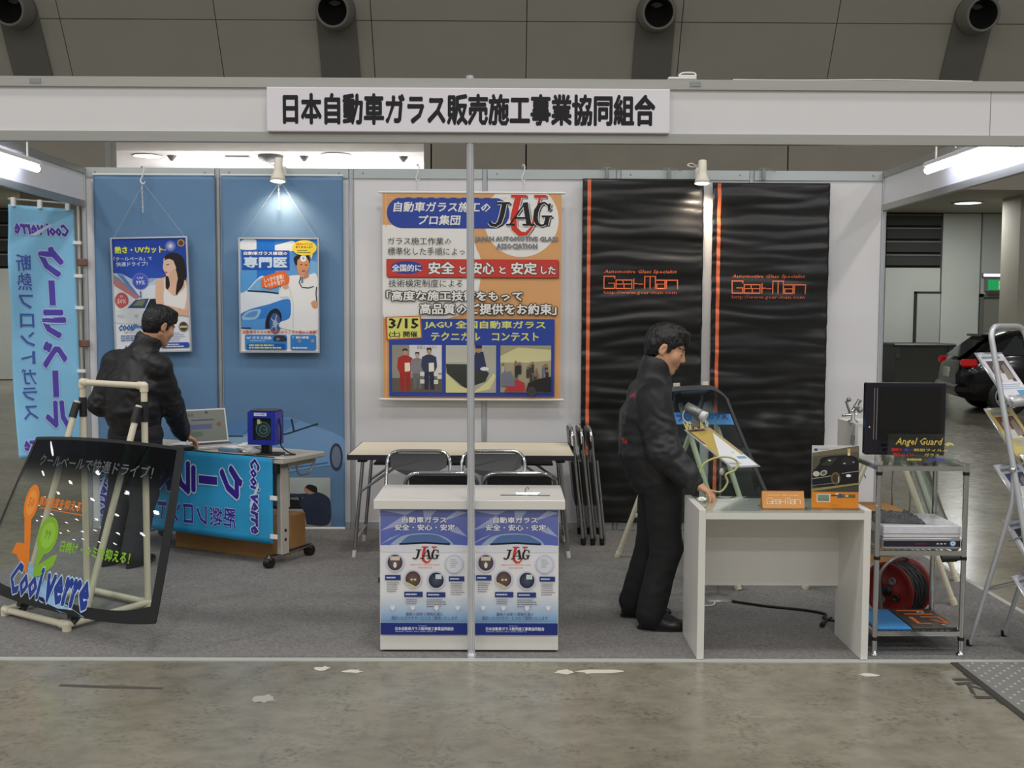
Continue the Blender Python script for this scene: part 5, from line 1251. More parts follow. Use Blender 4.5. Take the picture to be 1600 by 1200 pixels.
p.poly(P1((135, 800), (905, 690), (905, 720), (135, 845)), (150, 138, 84)); p.poly(P1((135, 845), (905, 730), (905, 850), (135, 850)), (70, 66, 60)); p.stroke(P1((135, 745), (500, 700)), .004, (120, 110, 110))
p.rect(0, 0, PWd, py(850), (222, 136, 40)); p.rect(px(215), py(1025), px(440), py(885), (216, 214, 196)); p.rect(px(232), py(1008), px(420), py(900), (110, 128, 116), (130, 150, 138)); p.stroke(P1((450, 915), (560, 905), (620, 890)), .006, (60, 52, 40)); p.poly(P1((540, 890), (640, 885), (650, 950), (560, 955)), (60, 88, 130)); p.poly(P1((650, 890), (850, 890), (850, 950), (650, 945)), (104, 100, 66)); p.ell(px(710), py(915), .008, .005, (210, 200, 170)); p.ell(px(545), py(885), .007, .004, (236, 232, 210)); p.bars(px(450), py(1095), px(620), py(1060), 2, (206, 126, 50), .5)
obj('printed_picture', p.mesh('printed_picture', pst), None, t)
# crumpled clear bag behind the picture, white scrap under the hand
q = crumple(.075, (.55, .8, 1.2), 21, .55); tag(obj('plastic_bag', q, mat('grey_plastic_film', (150, 150, 152), .12, spec=.8, var=.3, vscale=14), None, (1.847, .29, .802)), 'crumpled grey plastic bag on the desk corner behind the car picture', 'plastic bag')
q = crumple(.016, (1.3, 1, .6), 4, .4); tag(obj('tissue_scrap', q, M_paper, None, (1.125, .20, .729)), 'small white scrap under the fingers of the man on the right', 'scrap')

# chrome rack
RX0, RX1, RY0, RY1 = 1.932, 2.345, .03, .385
t = thing('chrome_rack', 'chrome wire rack of three shelves to the right of the desk', 'rack', (RX0, RY0, .006))
RWd, RDp = RX1-RX0, RY1-RY0
for x in (0, RWd):
    for y in (0, RDp):
        q = MB(); q.tube([(x, y, .03), (x, y, .915)], .0125, 14); o = obj('post', q, M_chrome, t)
        q = MB(); q.lathe((x, y, 0), (0, 0, 1), [(0, .020), (.01, .021), (.014, .012), (.04, .0125)], 14); obj('levelling_foot', q, M_chrome, o)
        for z in (.075, .465, .87):
            q = MB(); q.cyl((x, y, z), (x, y, z+.016), .0155, 12); obj('black_sleeve', q, M_black, o)
for z in (.10, .49, .895):
    q = MB()
    q.box((.0, -.006, z-.004), (RWd, .006, z+.018)); q.box((0, RDp-.006, z-.004), (RWd, RDp+.006, z+.018)); q.box((-.006, 0, z-.004), (.006, RDp, z+.018)); q.box((RWd-.006, 0, z-.004), (RWd+.006, RDp, z+.018))
    for i in range(13 if z < .8 else 2): q.cyl((RWd*(i+1)/(14 if z < .8 else 3), 0, z+.008), (RWd*(i+1)/(14 if z < .8 else 3), RDp, z+.008), .0022, 6)
    obj('wire_shelf', q, M_chrome, t, kind='stuff')
q = MB(); q.box((-.02, -.02, .915), (RWd+.02, RDp+.02, .922), bev=.002); obj('acrylic_sheet', q, M_glass, t)
ZT = .006+.922
# flat screen on a clear foot
t = thing('flat_screen', 'small black flat screen switched off on top of the chrome rack', 'television', (2.112, .17, ZT-.028), R(-4))
q = MB(); q.box((-.205, -.02, .055), (.175, .03, .405), bev=.006); obj('bezel', q, mat('violet_black_gloss', (16, 13, 28), .13, coat=.4), t)
q = MB(); q.box((-.14, -.0235, .125), (.15, -.0205, .385)); obj('screen', q, mat('dark_screen', (14, 15, 17), .12, var=.02), t)
for x in (-.165, -.152):
    q = MB(); q.box((x-.0015, -.0222, .13), (x+.0015, -.0202, .38)); obj('speaker_slit', q, M_steel, t)
q = MB(); q.lathe((-.185, -.0202, .19), (0, -1, 0), [(0, .004), (.002, .003), (.002, 0)], 8); obj('power_lamp', q, M_white_plastic, t)
q = MB(); q.box((-.08, -.05, .028), (.10, .09, .04), bev=.004); q.box((-.03, .0, .04), (.05, .02, .07)); obj('clear_foot', q, M_glass, t)
t = thing('clear_sign', 'clear acrylic plate with gold script lettering in front of the screen', 'sign', (2.135, .065, ZT), R(-4))
q = MB(); q.box((-.15, -.003, .0), (.16, .0, .14), bev=.001); obj('plate', q, M_glass, t)
p = Print(); p.text('Angel Guard', -.115, .078, .105, .122, (226, 196, 92), bold=.012, shear=.3); p.curve([(.112, .092), (.13, .102), (.15, .098), (.155, .086), (.14, .090), (.128, .084)], (226, 206, 120))
def wr(a, b, c_, d, col): p.bars(a, b, c_, d, 1, col, .8, int(abs(a*1000)))
p.text('透明で', -.135, .056, -.085, .072, (206, 44, 44), bold=.04); p.text('強い', -.075, .056, -.035, .072, (70, 74, 170), bold=.04); p.text('防犯フィルム', -.028, .057, .13, .071, (214, 186, 90), bold=.03)
p.text('割れにくい', -.125, .032, -.03, .050, (206, 44, 44), bold=.04); p.text('ガラス', .02, .034, .09, .048, (206, 186, 96), bold=.02); wr(-.06, .012, .03, .024, (206, 186, 96)); wr(.04, .012, .13, .026, (86, 80, 170))
obj('printed_lettering', p.mesh('printed_lettering', lambda x, y, z: (x, -.0036-z, y)), None, t)
# things on the middle shelf
ZM = .006+.49+.018
t = thing('disc_player', 'silver disc player with a dark front panel on the middle shelf', 'disc player', (2.145, .20, ZM))
q = MB(); q.box((-.185, -.16, .006), (.19, .15, .058), bev=.003); obj('case', q, mat('silver_paint', (178, 178, 178), .3, .5, var=.03), t)
q = MB(); q.box((-.18, -.1625, .018), (.185, -.16, .046)); f = obj('front_panel', q, mat('smoked_panel', (38, 34, 52), .15), t)
for x in (-.15, .15):
    for y in (-.12, .11):
        q = MB(); q.cyl((x, y, 0), (x, y, .008), .014, 10); obj('rubber_foot', q, M_black, t)
p = Print(); p.ell(.15, .034, .015, .0145, (96, 160, 210)); p.ell(.15, .034, .0095, .009, (230, 240, 246)); p.ell(.15, .034, .004, .004, (80, 140, 200)); p.rect(.072, .029, .083, .036, (190, 196, 196)); p.rect(.09, .029, .101, .036, (190, 196, 196)); p.rect(.108, .03, .117, .036, (190, 196, 196)); p.bars(-.03, .026, .05, .038, 1, (120, 40, 60))
obj('buttons', p.mesh('buttons', lambda x, y, z: (x, -.163-z, y)), None, f)
t = thing('film_wrapped_box', 'pale box wrapped in clear film lying on the disc player', 'box', (2.15, .205, ZM+.059))
q = MB(); q.box((-.185, -.16, 0), (.185, .15, .058), bev=.004); obj('body', q, mat('film_over_white', (214, 214, 220), .18, var=.06, vscale=20, bump=.3, bscale=60), t)
q = MB(); q.box((-.186, -.161, .018), (.186, -.159, .021)); obj('seam', q, M_steel, t)
def bag(seed):
    q = MB(); nu, nv = 34, 22; vs = []
    for j in range(nv+1):
        for i in range(nu+1):
            u, v = i/nu, j/nv; e = min(u, 1-u, v, 1-v)
            h = .002+.03*min(1, e*5)+.02*noise.noise((u*9+seed, v*7, 0))*min(1, e*8)+.01*noise.noise((u*22, v*19, seed))
            vs.append((-.11+.24*u+.03*v*0, -.10+.2*v, max(.001, h)))
    W_ = nu+1
    q.add(vs, [(j*W_+i, j*W_+i+1, (j+1)*W_+i+1, (j+1)*W_+i) for j in range(nv) for i in range(nu)], False)
    q.add([vs[0], vs[nu], vs[-1], vs[nv*W_]], [(3, 2, 1, 0)]); return q
o = obj('bubble_film_bag', bag(3), mat('dark_bubble_film', (74, 74, 76), .14, spec=.9, var=.3, vscale=60, bump=.6, bscale=160), None, (2.065, .19, ZM+.1172)); o.rotation_euler = (0, 0, R(-8)); tag(o, 'crumpled dark bubble film lying on the wrapped box', 'plastic bag')
# flat panels on the bottom shelf
ZL = .006+.10+.018
q = MB(); q.box((-.085, -.16, 0), (.085, .16, .012), bev=.002); tag(obj('blue_folder', q, mat('sky_blue_card', (60, 140, 206), .4, var=.08, vscale=8), None, (2.03, .21, ZL)), 'blue flat folder lying on the bottom shelf of the rack', 'folder')
t = thing('patterned_folder', 'dark flat folder with orange outlines on the bottom shelf', 'folder', (2.225, .21, ZL))
q = MB(); q.box((-.105, -.16, 0), (.11, .16, .014), bev=.002); obj('body', q, mat('dark_grey_card', (66, 62, 58), .3), t)
p = Print(); OGp = (226, 120, 60)
for a in (([(-.08, .12), (.06, .12)], .02), ([(-.06, .06), (.08, .06)], .02), ([(-.05, .01), (-.05, -.1), (.01, -.1)], .022), ([(.0, .01), (.09, .01), (.09, -.1)], .022), ([(.03, -.04), (.09, -.1)], .02)): p.stroke(a[0], a[1], OGp)
p.ell(.03, .09, .018, .018, (210, 208, 206)); p.ell(.03, .09, .011, .011, (66, 62, 58)); p.ell(.06, -.12, .01, .008, (200, 200, 200))
obj('printed_pattern', p.mesh('printed_pattern', lambda x, y, z: (x, y, .0146+z)), None, t)
# cord reel behind the rack
RA = Vector((.80, .60, 0)).normalized()
t = thing('cord_reel', 'red extension cord reel with coiled black cable behind the rack', 'cord reel', (2.275, .66, .006))
rc = Vector((0, 0, .165)); 
for s_, nm in ((-.085, 'flange'), (.085, 'flange')):
    q = MB(); q.lathe(rc+RA*s_, -RA if s_ < 0 else RA, [(-.008, 0), (-.008, .145), (.004, .15), (.008, .145), (.008, .125), (.002, .118), (.004, .06), (.012, .055), (.012, 0)], 36); fl = obj(nm, q, M_red, t)
    if s_ < 0:
        _, u_, v_ = orient(RA)
        for k in range(4):
            c = rc+RA*(s_-.012)+u_*(.062*math.cos(k*1.5708+.5))+v_*(.062*math.sin(k*1.5708+.5))
            q = MB(); q.lathe(c, -RA, [(-.004, .02), (.008, .02), (.008, .014), (.002, .012), (.002, 0)], 12); obj('socket', q, mat('grey_socket', (120, 118, 116), .5) if k % 2 else M_black, fl)
        q = MB(); q.lathe(rc+RA*(s_-.012), -RA, [(0, .03), (.014, .026), (.016, 0)], 16); obj('hub_cap', q, M_black, fl)
q = MB(); q.lathe(rc, RA, [(-.08, .05), (.08, .05)], 20); obj('drum', q, M_black, t)
q = MB(); pts = []
_, u_, v_ = orient(RA)
for l_ in range(5):
    n_ = 8
    for k in range(n_*20):
        a = 2*PI*k/20; fr = (k/(n_*20)); s_ = -.07+.14*(fr if l_ % 2 == 0 else 1-fr); rr = .07+.0155*l_+.003*math.sin(k*1.7)
        pts.append(rc+RA*s_+u_*rr*math.cos(a)+v_*rr*math.sin(a))
q.tube(pts, .008, 6); obj('coiled_cable', q, mat('black_rubber_cable', (30, 30, 31), .4), t)
q = MB(); q.tube(round_path([rc+RA*-.105+Vector((-.02, 0, -.15)), rc+RA*-.105+Vector((-.05, -.02, .1)), rc+RA*-.06+Vector((0, 0, .165)), rc+RA*.06+Vector((0, 0, .165)), rc+RA*.105+Vector((.05, .02, .1)), rc+RA*.105+Vector((.02, 0, -.15))], .05), .009, 8); obj('stand_frame', q, M_steel, t)
q = MB(); q.tube(smooth_path([(-.16, -.16, .33), (-.13, -.16, .275), (-.07, -.16, .25), (0, -.16, .255), (.05, -.16, .30), (.07, -.15, .34)]), .009, 8); tag(obj('grey_cable', q, mat('grey_hose', (176, 182, 190), .35), None, (2.17, .60, .15)), 'grey cable hanging in a loop in front of the red reel', 'cable')
q = MB(); q.tube(smooth_path([(1.93, .55, .38), (1.99, .52, .30), (1.95, .56, .15), (1.98, .6, .02), (2.1, .52, .018)]), .006, 6); tag(obj('black_cable', q, M_black), 'thin black cable hanging between desk and red reel', 'cable')

# pipe stands with windscreens, A-frame kind
def a_stand(label, LT, Lv, f, w, H, kf, kr, zbar):
    """LT: top left joint (xy); front legs run down along f, rear legs against it"""
    t = thing('pipe_stand', label, 'stand', (LT[0], LT[1], .006)); Lv = Vector((Lv[0], Lv[1], 0)).normalized(); f = Vector((f[0], f[1], 0)).normalized(); r = .0165
    for k in (0, w):
        a = Lv*k; top = a+Vector((0, 0, H))
        q = MB(); q.tube([top, a+f*kf], r, 12); obj('front_leg', q, M_pvc, t)
        q = MB(); q.tube([top, a-f*kr], r, 12); obj('rear_leg', q, M_pvc, t)
        q = MB(); q.tube([top-Vector((0, 0, .03)), top+Vector((0, 0, .07))-f*.01], .022, 12); obj('top_cap', q, M_pvc, t)
        q = MB(); q.tube([top+Vector((0, 0, -.055))+f*.02, top+Vector((0, 0, .0))], .0225, 12); obj('black_tape', q, M_tape, t)
        for e in (f*kf, f*-kr):
            q = MB(); q.cyl(a+e+Vector((0, 0, 0)), a+e*.97+Vector((0, 0, .035)), .0205, 12); obj('foot_cap', q, M_pvc, t)
    for e, z in ((f*kf, zbar), (f*-kr, zbar)):
        b0 = e*(1-z/H)+Vector((0, 0, z))
        q = MB(); q.tube([b0, b0+Lv*w], r*.9, 12); obj('cross_bar', q, M_pvc, t)
    q = MB(); q.tube([Vector((0, 0, H)), Lv*w+Vector((0, 0, H))], r, 12); obj('top_bar', q, M_pvc, t)
    return t
def screen2(name, label, TRc, Lv, f, tanl, wtop, wbot, H, bandk=.78):
    Lv = Vector((Lv[0], Lv[1], 0)).normalized(); f = Vector((f[0], f[1], 0)).normalized()
    S = (f*-tanl+Vector((0, 0, 1))).normalized(); N = Lv.cross(S).normalized()
    if N.dot(f) < 0: N = -N
    TRc = Vector(TRc)
    def g(u, v, off=0.0):
        xr = .0+.13*(1-v)**1.3; xl = -wtop-.13*(1-v)**1.3
        c = 2*u-1
        y = -H*(1-v)-.03*(1-c*c)*(1-v)+(-.09*max(0, (c-.55)/.45)**2*v)
        return Lv*(xl+(xr-xl)*u)+S*y+N*(.04*(1-c*c)+off)
    t = thing(name, label, 'windscreen', TRc); q = MB(); nu, nv = 30, 24
    for side in (0, 1):
        vs = [g(i/nu, j/nv, 0 if side == 0 else -.0055) for j in range(nv+1) for i in range(nu+1)]
        for j in range(nv+1):
            k = max(0, min(1, (j/nv-bandk)/.14))
            for i in range(nu+1): q.c.append((.86*(1-k)+.22*k, .94*(1-k)+.28*k, .90*(1-k)+.34*k, 1))
        fs = [(j*(nu+1)+i, j*(nu+1)+i+1, (j+1)*(nu+1)+i+1, (j+1)*(nu+1)+i) for j in range(nv) for i in range(nu)]
        q.add(vs, fs if side == 0 else [tuple(reversed(a)) for a in fs], True)
    obj('glass', q, M_windscreen, t)
    q = MB()
    def strip(A, B): 
        for i in range(30):
            q.add([g(*A(i/30), .0012), g(*A((i+1)/30), .0012), g(*B((i+1)/30), .0012), g(*B(i/30), .0012)], [(0, 1, 2, 3)], False)
    strip(lambda a: (a, 0), lambda a: (a, .07)); strip(lambda a: (0, a), lambda a: (.035, a)); strip(lambda a: (1, a), lambda a: (.955, a)); strip(lambda a: (a, 1), lambda a: (a, .97))
    obj('grey_border', q, mat('dark_grey_ceramic', (74, 76, 80), .25), t, kind='stuff')
    return t, g
a_stand('cream pipe stand behind the right man, left of the white desk', (1.235, 1.64), (.8, .6), (.6, -.8), .26, 1.13, .52, .53, .30)
t, g2 = screen2('windscreen', 'car windscreen with a blue tape label, leaning behind the white desk', (1.57, 1.85, 1.175), (.8, .6), (.6, -.8), .46, .80, 1.0, .98)
p = Print(); p.rect(.02, .0, .62, .075, (96, 162, 240)); p.text('フロントガラス', .05, .014, .57, .062, (36, 58, 120), bold=.02)
def tape(x, y, z):
    # along the pane from its right edge leftwards
    return g2(.93-(.62-x)/.93, .80+(y-.0375)*1.02, .002+z)
obj('blue_tape_label', p.mesh('blue_tape_label', tape), None, t)
p = Print(); p.text('W R A P', 0, 0, .26, .075, (226, 206, 110), bold=.03)
obj('yellow_letters', p.mesh('yellow_letters', lambda x, y, z: g2(.36+x, .70+y, .002+z)), None, t)
a_stand('cream pipe stand with a leaning windscreen, seen through the chrome rack', (2.33, 1.08), (.42, .91), (.91, -.42), .58, 1.08, .40, .42, .33)
t, g3 = screen2('windscreen', 'narrow greenish windscreen leaning behind the chrome rack', (2.62, 1.60, 1.10), (.42, .91), (.91, -.42), .37, .62, .7, .78, .9)
q = MB(); q.cyl((-.05, -.01, 0), (.05, .01, .0), .022, 10); q.cyl((.05, .01, 0), (.085, .015, 0), .016, 10); tag(obj('pipe_joint', q, M_tape, None, (2.70, 1.03, .245)), 'black taped pipe joint beside the right post of the rack', 'pipe joint')
# small white table with a tool on it, behind the screen
t = thing('white_side_table', 'white table with a silver tool on it, behind the flat screen', 'table', (2.43, 1.87, .006))
q = MB(); q.box((0, 0, .90), (.40, .36, .925)); obj('top', q, M_white, t)
q = MB(); q.box((0, 0, 0), (.02, .36, .90)); obj('side_panel', q, M_white, t)
for y in (.02, .33):
    q = MB(); q.tube([(.38, y, 0), (.38, y, .9)], .01, 10); obj('leg', q, M_chrome, t)
t = thing('suction_tool', 'small silver clamp tool with levers on the white side table', 'tool', (2.44, 1.95, .932))
q = MB(); q.lathe((0, 0, 0), (0, 0, 1), [(0, .035), (.012, .03), (.02, .012), (.07, .012), (.075, 0)], 16); obj('base', q, M_steel, t)
q = MB(); q.tube([(-.07, 0, .045), (.03, 0, .055)], .009, 8); q.tube([(-.02, 0, .06), (-.045, .01, .14)], .008, 8); q.tube([(0, 0, .07), (.045, 0, .15)], .015, 10); obj('lever', q, M_chrome, t)
q = MB(); q.sphere((-.03, 0, .15), .016, 10, 6); q.sphere((.02, .0, .10), .022, 10, 6); q.sphere((.045, 0, .08), .02, 10, 6); obj('knob', q, M_steel, t, kind='stuff')
q = MB(); q.tube(smooth_path([(2.42, 1.86, .925), (2.405, 1.855, .85), (2.41, 1.855, .80), (2.45, 1.85, .68), (2.5, 1.85, .58)]), .004, 6); q.cyl((2.405, 1.855, .80), (2.412, 1.855, .86), .013, 8); tag(obj('tool_cable', q, M_steel), 'grey cable with an inline switch hanging from the silver tool', 'cable')
t = thing('cardboard_box', 'cardboard box on the carpet seen through the upper bay of the rack', 'box', (2.62, 2.05, .006))
q = MB(); q.box((-.13, -.12, 0), (.13, .12, .36)); obj('body', q, M_card, t)
q = MB(); q.box((-.13, -.2, .355), (.13, -.12, .36)); obj('flap', q, M_card, t)
# leaflet on a floor stand with clip lamp
t = thing('leaflet_stand', 'thin floor stand holding a sloping printed leaflet behind the desk', 'leaflet stand', (1.385, 1.03, .006))
q = MB(); q.tube([(0, 0, .01), (0, 0, .83)], .006, 10); obj('pole', q, M_chrome, t)
q = MB(); q.lathe((0, 0, 0), (0, 0, 1), [(0, .09), (.012, .085), (.02, .012), (.02, 0)], 20); obj('base', q, M_steel, t)
q = MB(); q.sphere((.008, -.008, .735), .015, 10, 8, (1, 1, 1.5)); obj('knob', q, M_white_plastic, t)
LT_, RT_, RB_, LB_ = Vector((-.185, .14, .985)), Vector((-.03, .16, .995)), Vector((.215, -.06, .80)), Vector((.045, -.08, .795))
def lf(u, v, off=0.0): return LT_.lerp(RT_, u).lerp(LB_.lerp(RB_, u), v)+Vector((.2, -.35, .9)).normalized()*off-Vector((0, 0, .006+.02))
q = MB(); q.sheet(lambda a, b: lf(a, 1-b), 2, 2, .004, normal=(.2, -.35, .9)); obj('holder', q, mat('clear_holder', (196, 196, 200), .2), t)
p = Print(); p.rect(.05, .03, .95, .97, (236, 236, 240)); p.rect(.05, .30, .95, .97, (196, 170, 90)); p.poly([(.05, .6), (.6, .55), (.7, .97), (.05, .97)], (110, 70, 62)); p.poly([(.3, .5), (.55, .45), (.65, .8), (.4, .85)], (226, 214, 206)); p.poly([(.5, .35), (.7, .33), (.6, .6), (.48, .6)], (214, 196, 190)); p.rect(.6, .2, .9, .26, (120, 170, 200)); p.rect(.1, .08, .5, .11, (190, 196, 206))
obj('leaflet', p.mesh('leaflet', lambda x, y, z: lf(x, 1-y, .001+z*.7)), None, t)
t = thing('clip_lamp', 'small silver clip lamp above the sloping leaflet', 'lamp', (1.27, 1.16, 1.0))
ax = Vector((.75, -.45, -.45)).normalized()
q = MB(); q.lathe((-.015, 0, .075), ax, [(-.055, 0), (-.055, .026), (.0, .03), (.045, .031), (.047, .026), (.047, 0)], 18); obj('shade', q, M_steel, t)
q = MB(); q.lathe(Vector((-.015, 0, .075))+ax*.047, ax, [(0, .028), (.03, .034), (.032, .028), (.03, 0)], 18); obj('lens_ring', q, M_white_plastic, t)
q = MB(); q.tube(smooth_path([(-.045, .02, .10), (-.075, .02, .06), (-.07, .02, .02), (-.03, 0, .0), (0, 0, .02), (-.01, 0, .06)]), .004, 6); obj('cord', q, M_white_plastic, t)
q = MB(); q.box((-.03, -.015, -.02), (.02, .02, .03), bev=.005); obj('clip', q, M_steel, t)
q = MB(); q.tube(smooth_path([(1.24, .93, .73), (1.28, .95, .80), (1.36, .97, .83), (1.43, .96, .83), (1.47, .96, .80), (1.45, .95, .76), (1.40, .95, .735), (1.41, .95, .69), (1.37, .94, .64), (1.30, .94, .645), (1.29, .93, .60), (1.30, .93, .45)]), .006, 8); tag(obj('green_cord', q, mat('pale_green_cord', (206, 208, 140), .4)), 'pale green cord winding round the leaflet stand', 'cord')
# cables on the carpet
q = MB(); q.tube(smooth_path([(1.45, .95, .014), (1.62, .85, .014), (1.80, .78, .014), (1.90, .70, .014), (1.87, .62, .014), (1.95, .55, .014), (2.05, .5, .014)]), .007, 8); tag(obj('black_cable', q, M_black), 'thick black cable lying on the carpet under the white desk', 'cable')
q = MB(); q.tube(smooth_path([(1.83, .50, .02), (1.86, .56, .016), (1.91, .62, .016)]), .006, 8); q.cyl((1.815, .475, .018), (1.835, .51, .02), .013, 10); tag(obj('plug_cable', q, M_black), 'short black cable end with a plug on the carpet behind the desk', 'plug')
q = MB(); q.tube(smooth_path([(1.17, .95, .012), (1.24, .87, .012), (1.32, .87, .012), (1.35, .95, .012), (1.33, 1.02, .012)]), .005, 8); tag(obj('white_cable', q, M_white_plastic), 'thin white cable looped on the carpet behind the left desk panel', 'cable')

# leaflet rack at the right edge
t = thing('leaflet_rack', 'folding aluminium leaflet rack with sloping trays at the right edge', 'leaflet rack', (2.455, .185, .006))
mL = Vector((.845, .535, 0)); mF = Vector((.535, -.845, 0)); mw = .29
def fr(k, h, b0=0.0): return mL*k+mF*(.05+.35*(1.58-h)/1.58+b0)+Vector((0, 0, h))
q = MB(); q.tube(round_path([fr(0, 0), fr(0, 1.575), fr(mw, 1.575), fr(mw, 0)], .075, 7), .0135, 12); obj('front_frame', q, M_alu, t)
for k in (0, mw):
    q = MB(); q.tube(round_path([mL*k, fr(k, .74, -.035), fr(k, .90)], .05, 5), .0115, 12); obj('rear_leg', q, M_alu, t)
    q = MB(); q.sphere(fr(k, .90)-mL*.012, .017, 10, 8); obj('pivot_knob', q, M_chrome, t)
    q = MB(); q.cyl(mL*k, mL*k+Vector((0, 0, .03)), .014, 10); obj('foot_cap', q, M_black, t)
for z in (.30,):
    b0 = fr(0, .74, -.035)*(z/.74); q = MB(); q.tube([b0, b0+mL*mw], .010, 12); obj('cross_bar', q, M_chrome, t)
q = MB(); q.tube([fr(0, .62, -.05)*.9, fr(mw, .62, .0)], .004, 6); obj('stay_wire', q, M_steel, t)
LF = [((236, 236, 240), (96, 74, 84)), ((206, 190, 120), (120, 70, 66)), ((232, 234, 240), (70, 84, 120)), ((226, 228, 236), (60, 60, 70)), ((230, 232, 238), (90, 110, 150))]
for i, h in enumerate((1.20, .93, .66, .40, .14)):
    o0 = fr(mw/2, h, .012); up = (Vector((0, 0, .235))-mF*.185).normalized(); nn = mL.cross(up).normalized(); nn = nn if nn.dot(mF) > 0 else -nn
    def tr(x, y, off=0.0): return o0+mL*(x)+up*y+nn*off
    q = MB(); q.sheet(lambda a, b: tr(-.112+.224*a, -.01+.32*b, .0), 1, 1, .003, normal=nn); q.sheet(lambda a, b: tr(-.112+.224*a, -.01, .025*b), 1, 1, .002, normal=-up); q.sheet(lambda a, b: tr(-.112+.224*a, -.01+.05*b, .025), 1, 1, .002, normal=nn); ty = obj('tray', q, mat('silver_tray', (196, 198, 202), .3, .4), t)
    p = Print(); bg, pic = LF[i]
    p.rect(-.105, .0, .105, .297, bg); p.rect(-.075, .13, .075, .255, pic); p.ell(-.03, .19, .03, .04, (206, 176, 160)); p.poly([(-.05, .13), (-.02, .18), (.02, .18), (.05, .13)], (226, 224, 226)); p.poly([(.01, .14), (.07, .15), (.06, .24), (.02, .22)], (150, 140, 130)); p.rect(.02, .05, .085, .08, (90, 170, 206)); p.bars(-.09, .085, .09, .12, 3, (170, 186, 214), .4, i); p.rect(-.09, .268, .06, .282, (150, 160, 180))
    obj('leaflet', p.mesh('leaflet', lambda x, y, z: tr(x, y, .003+z)), None, ty)
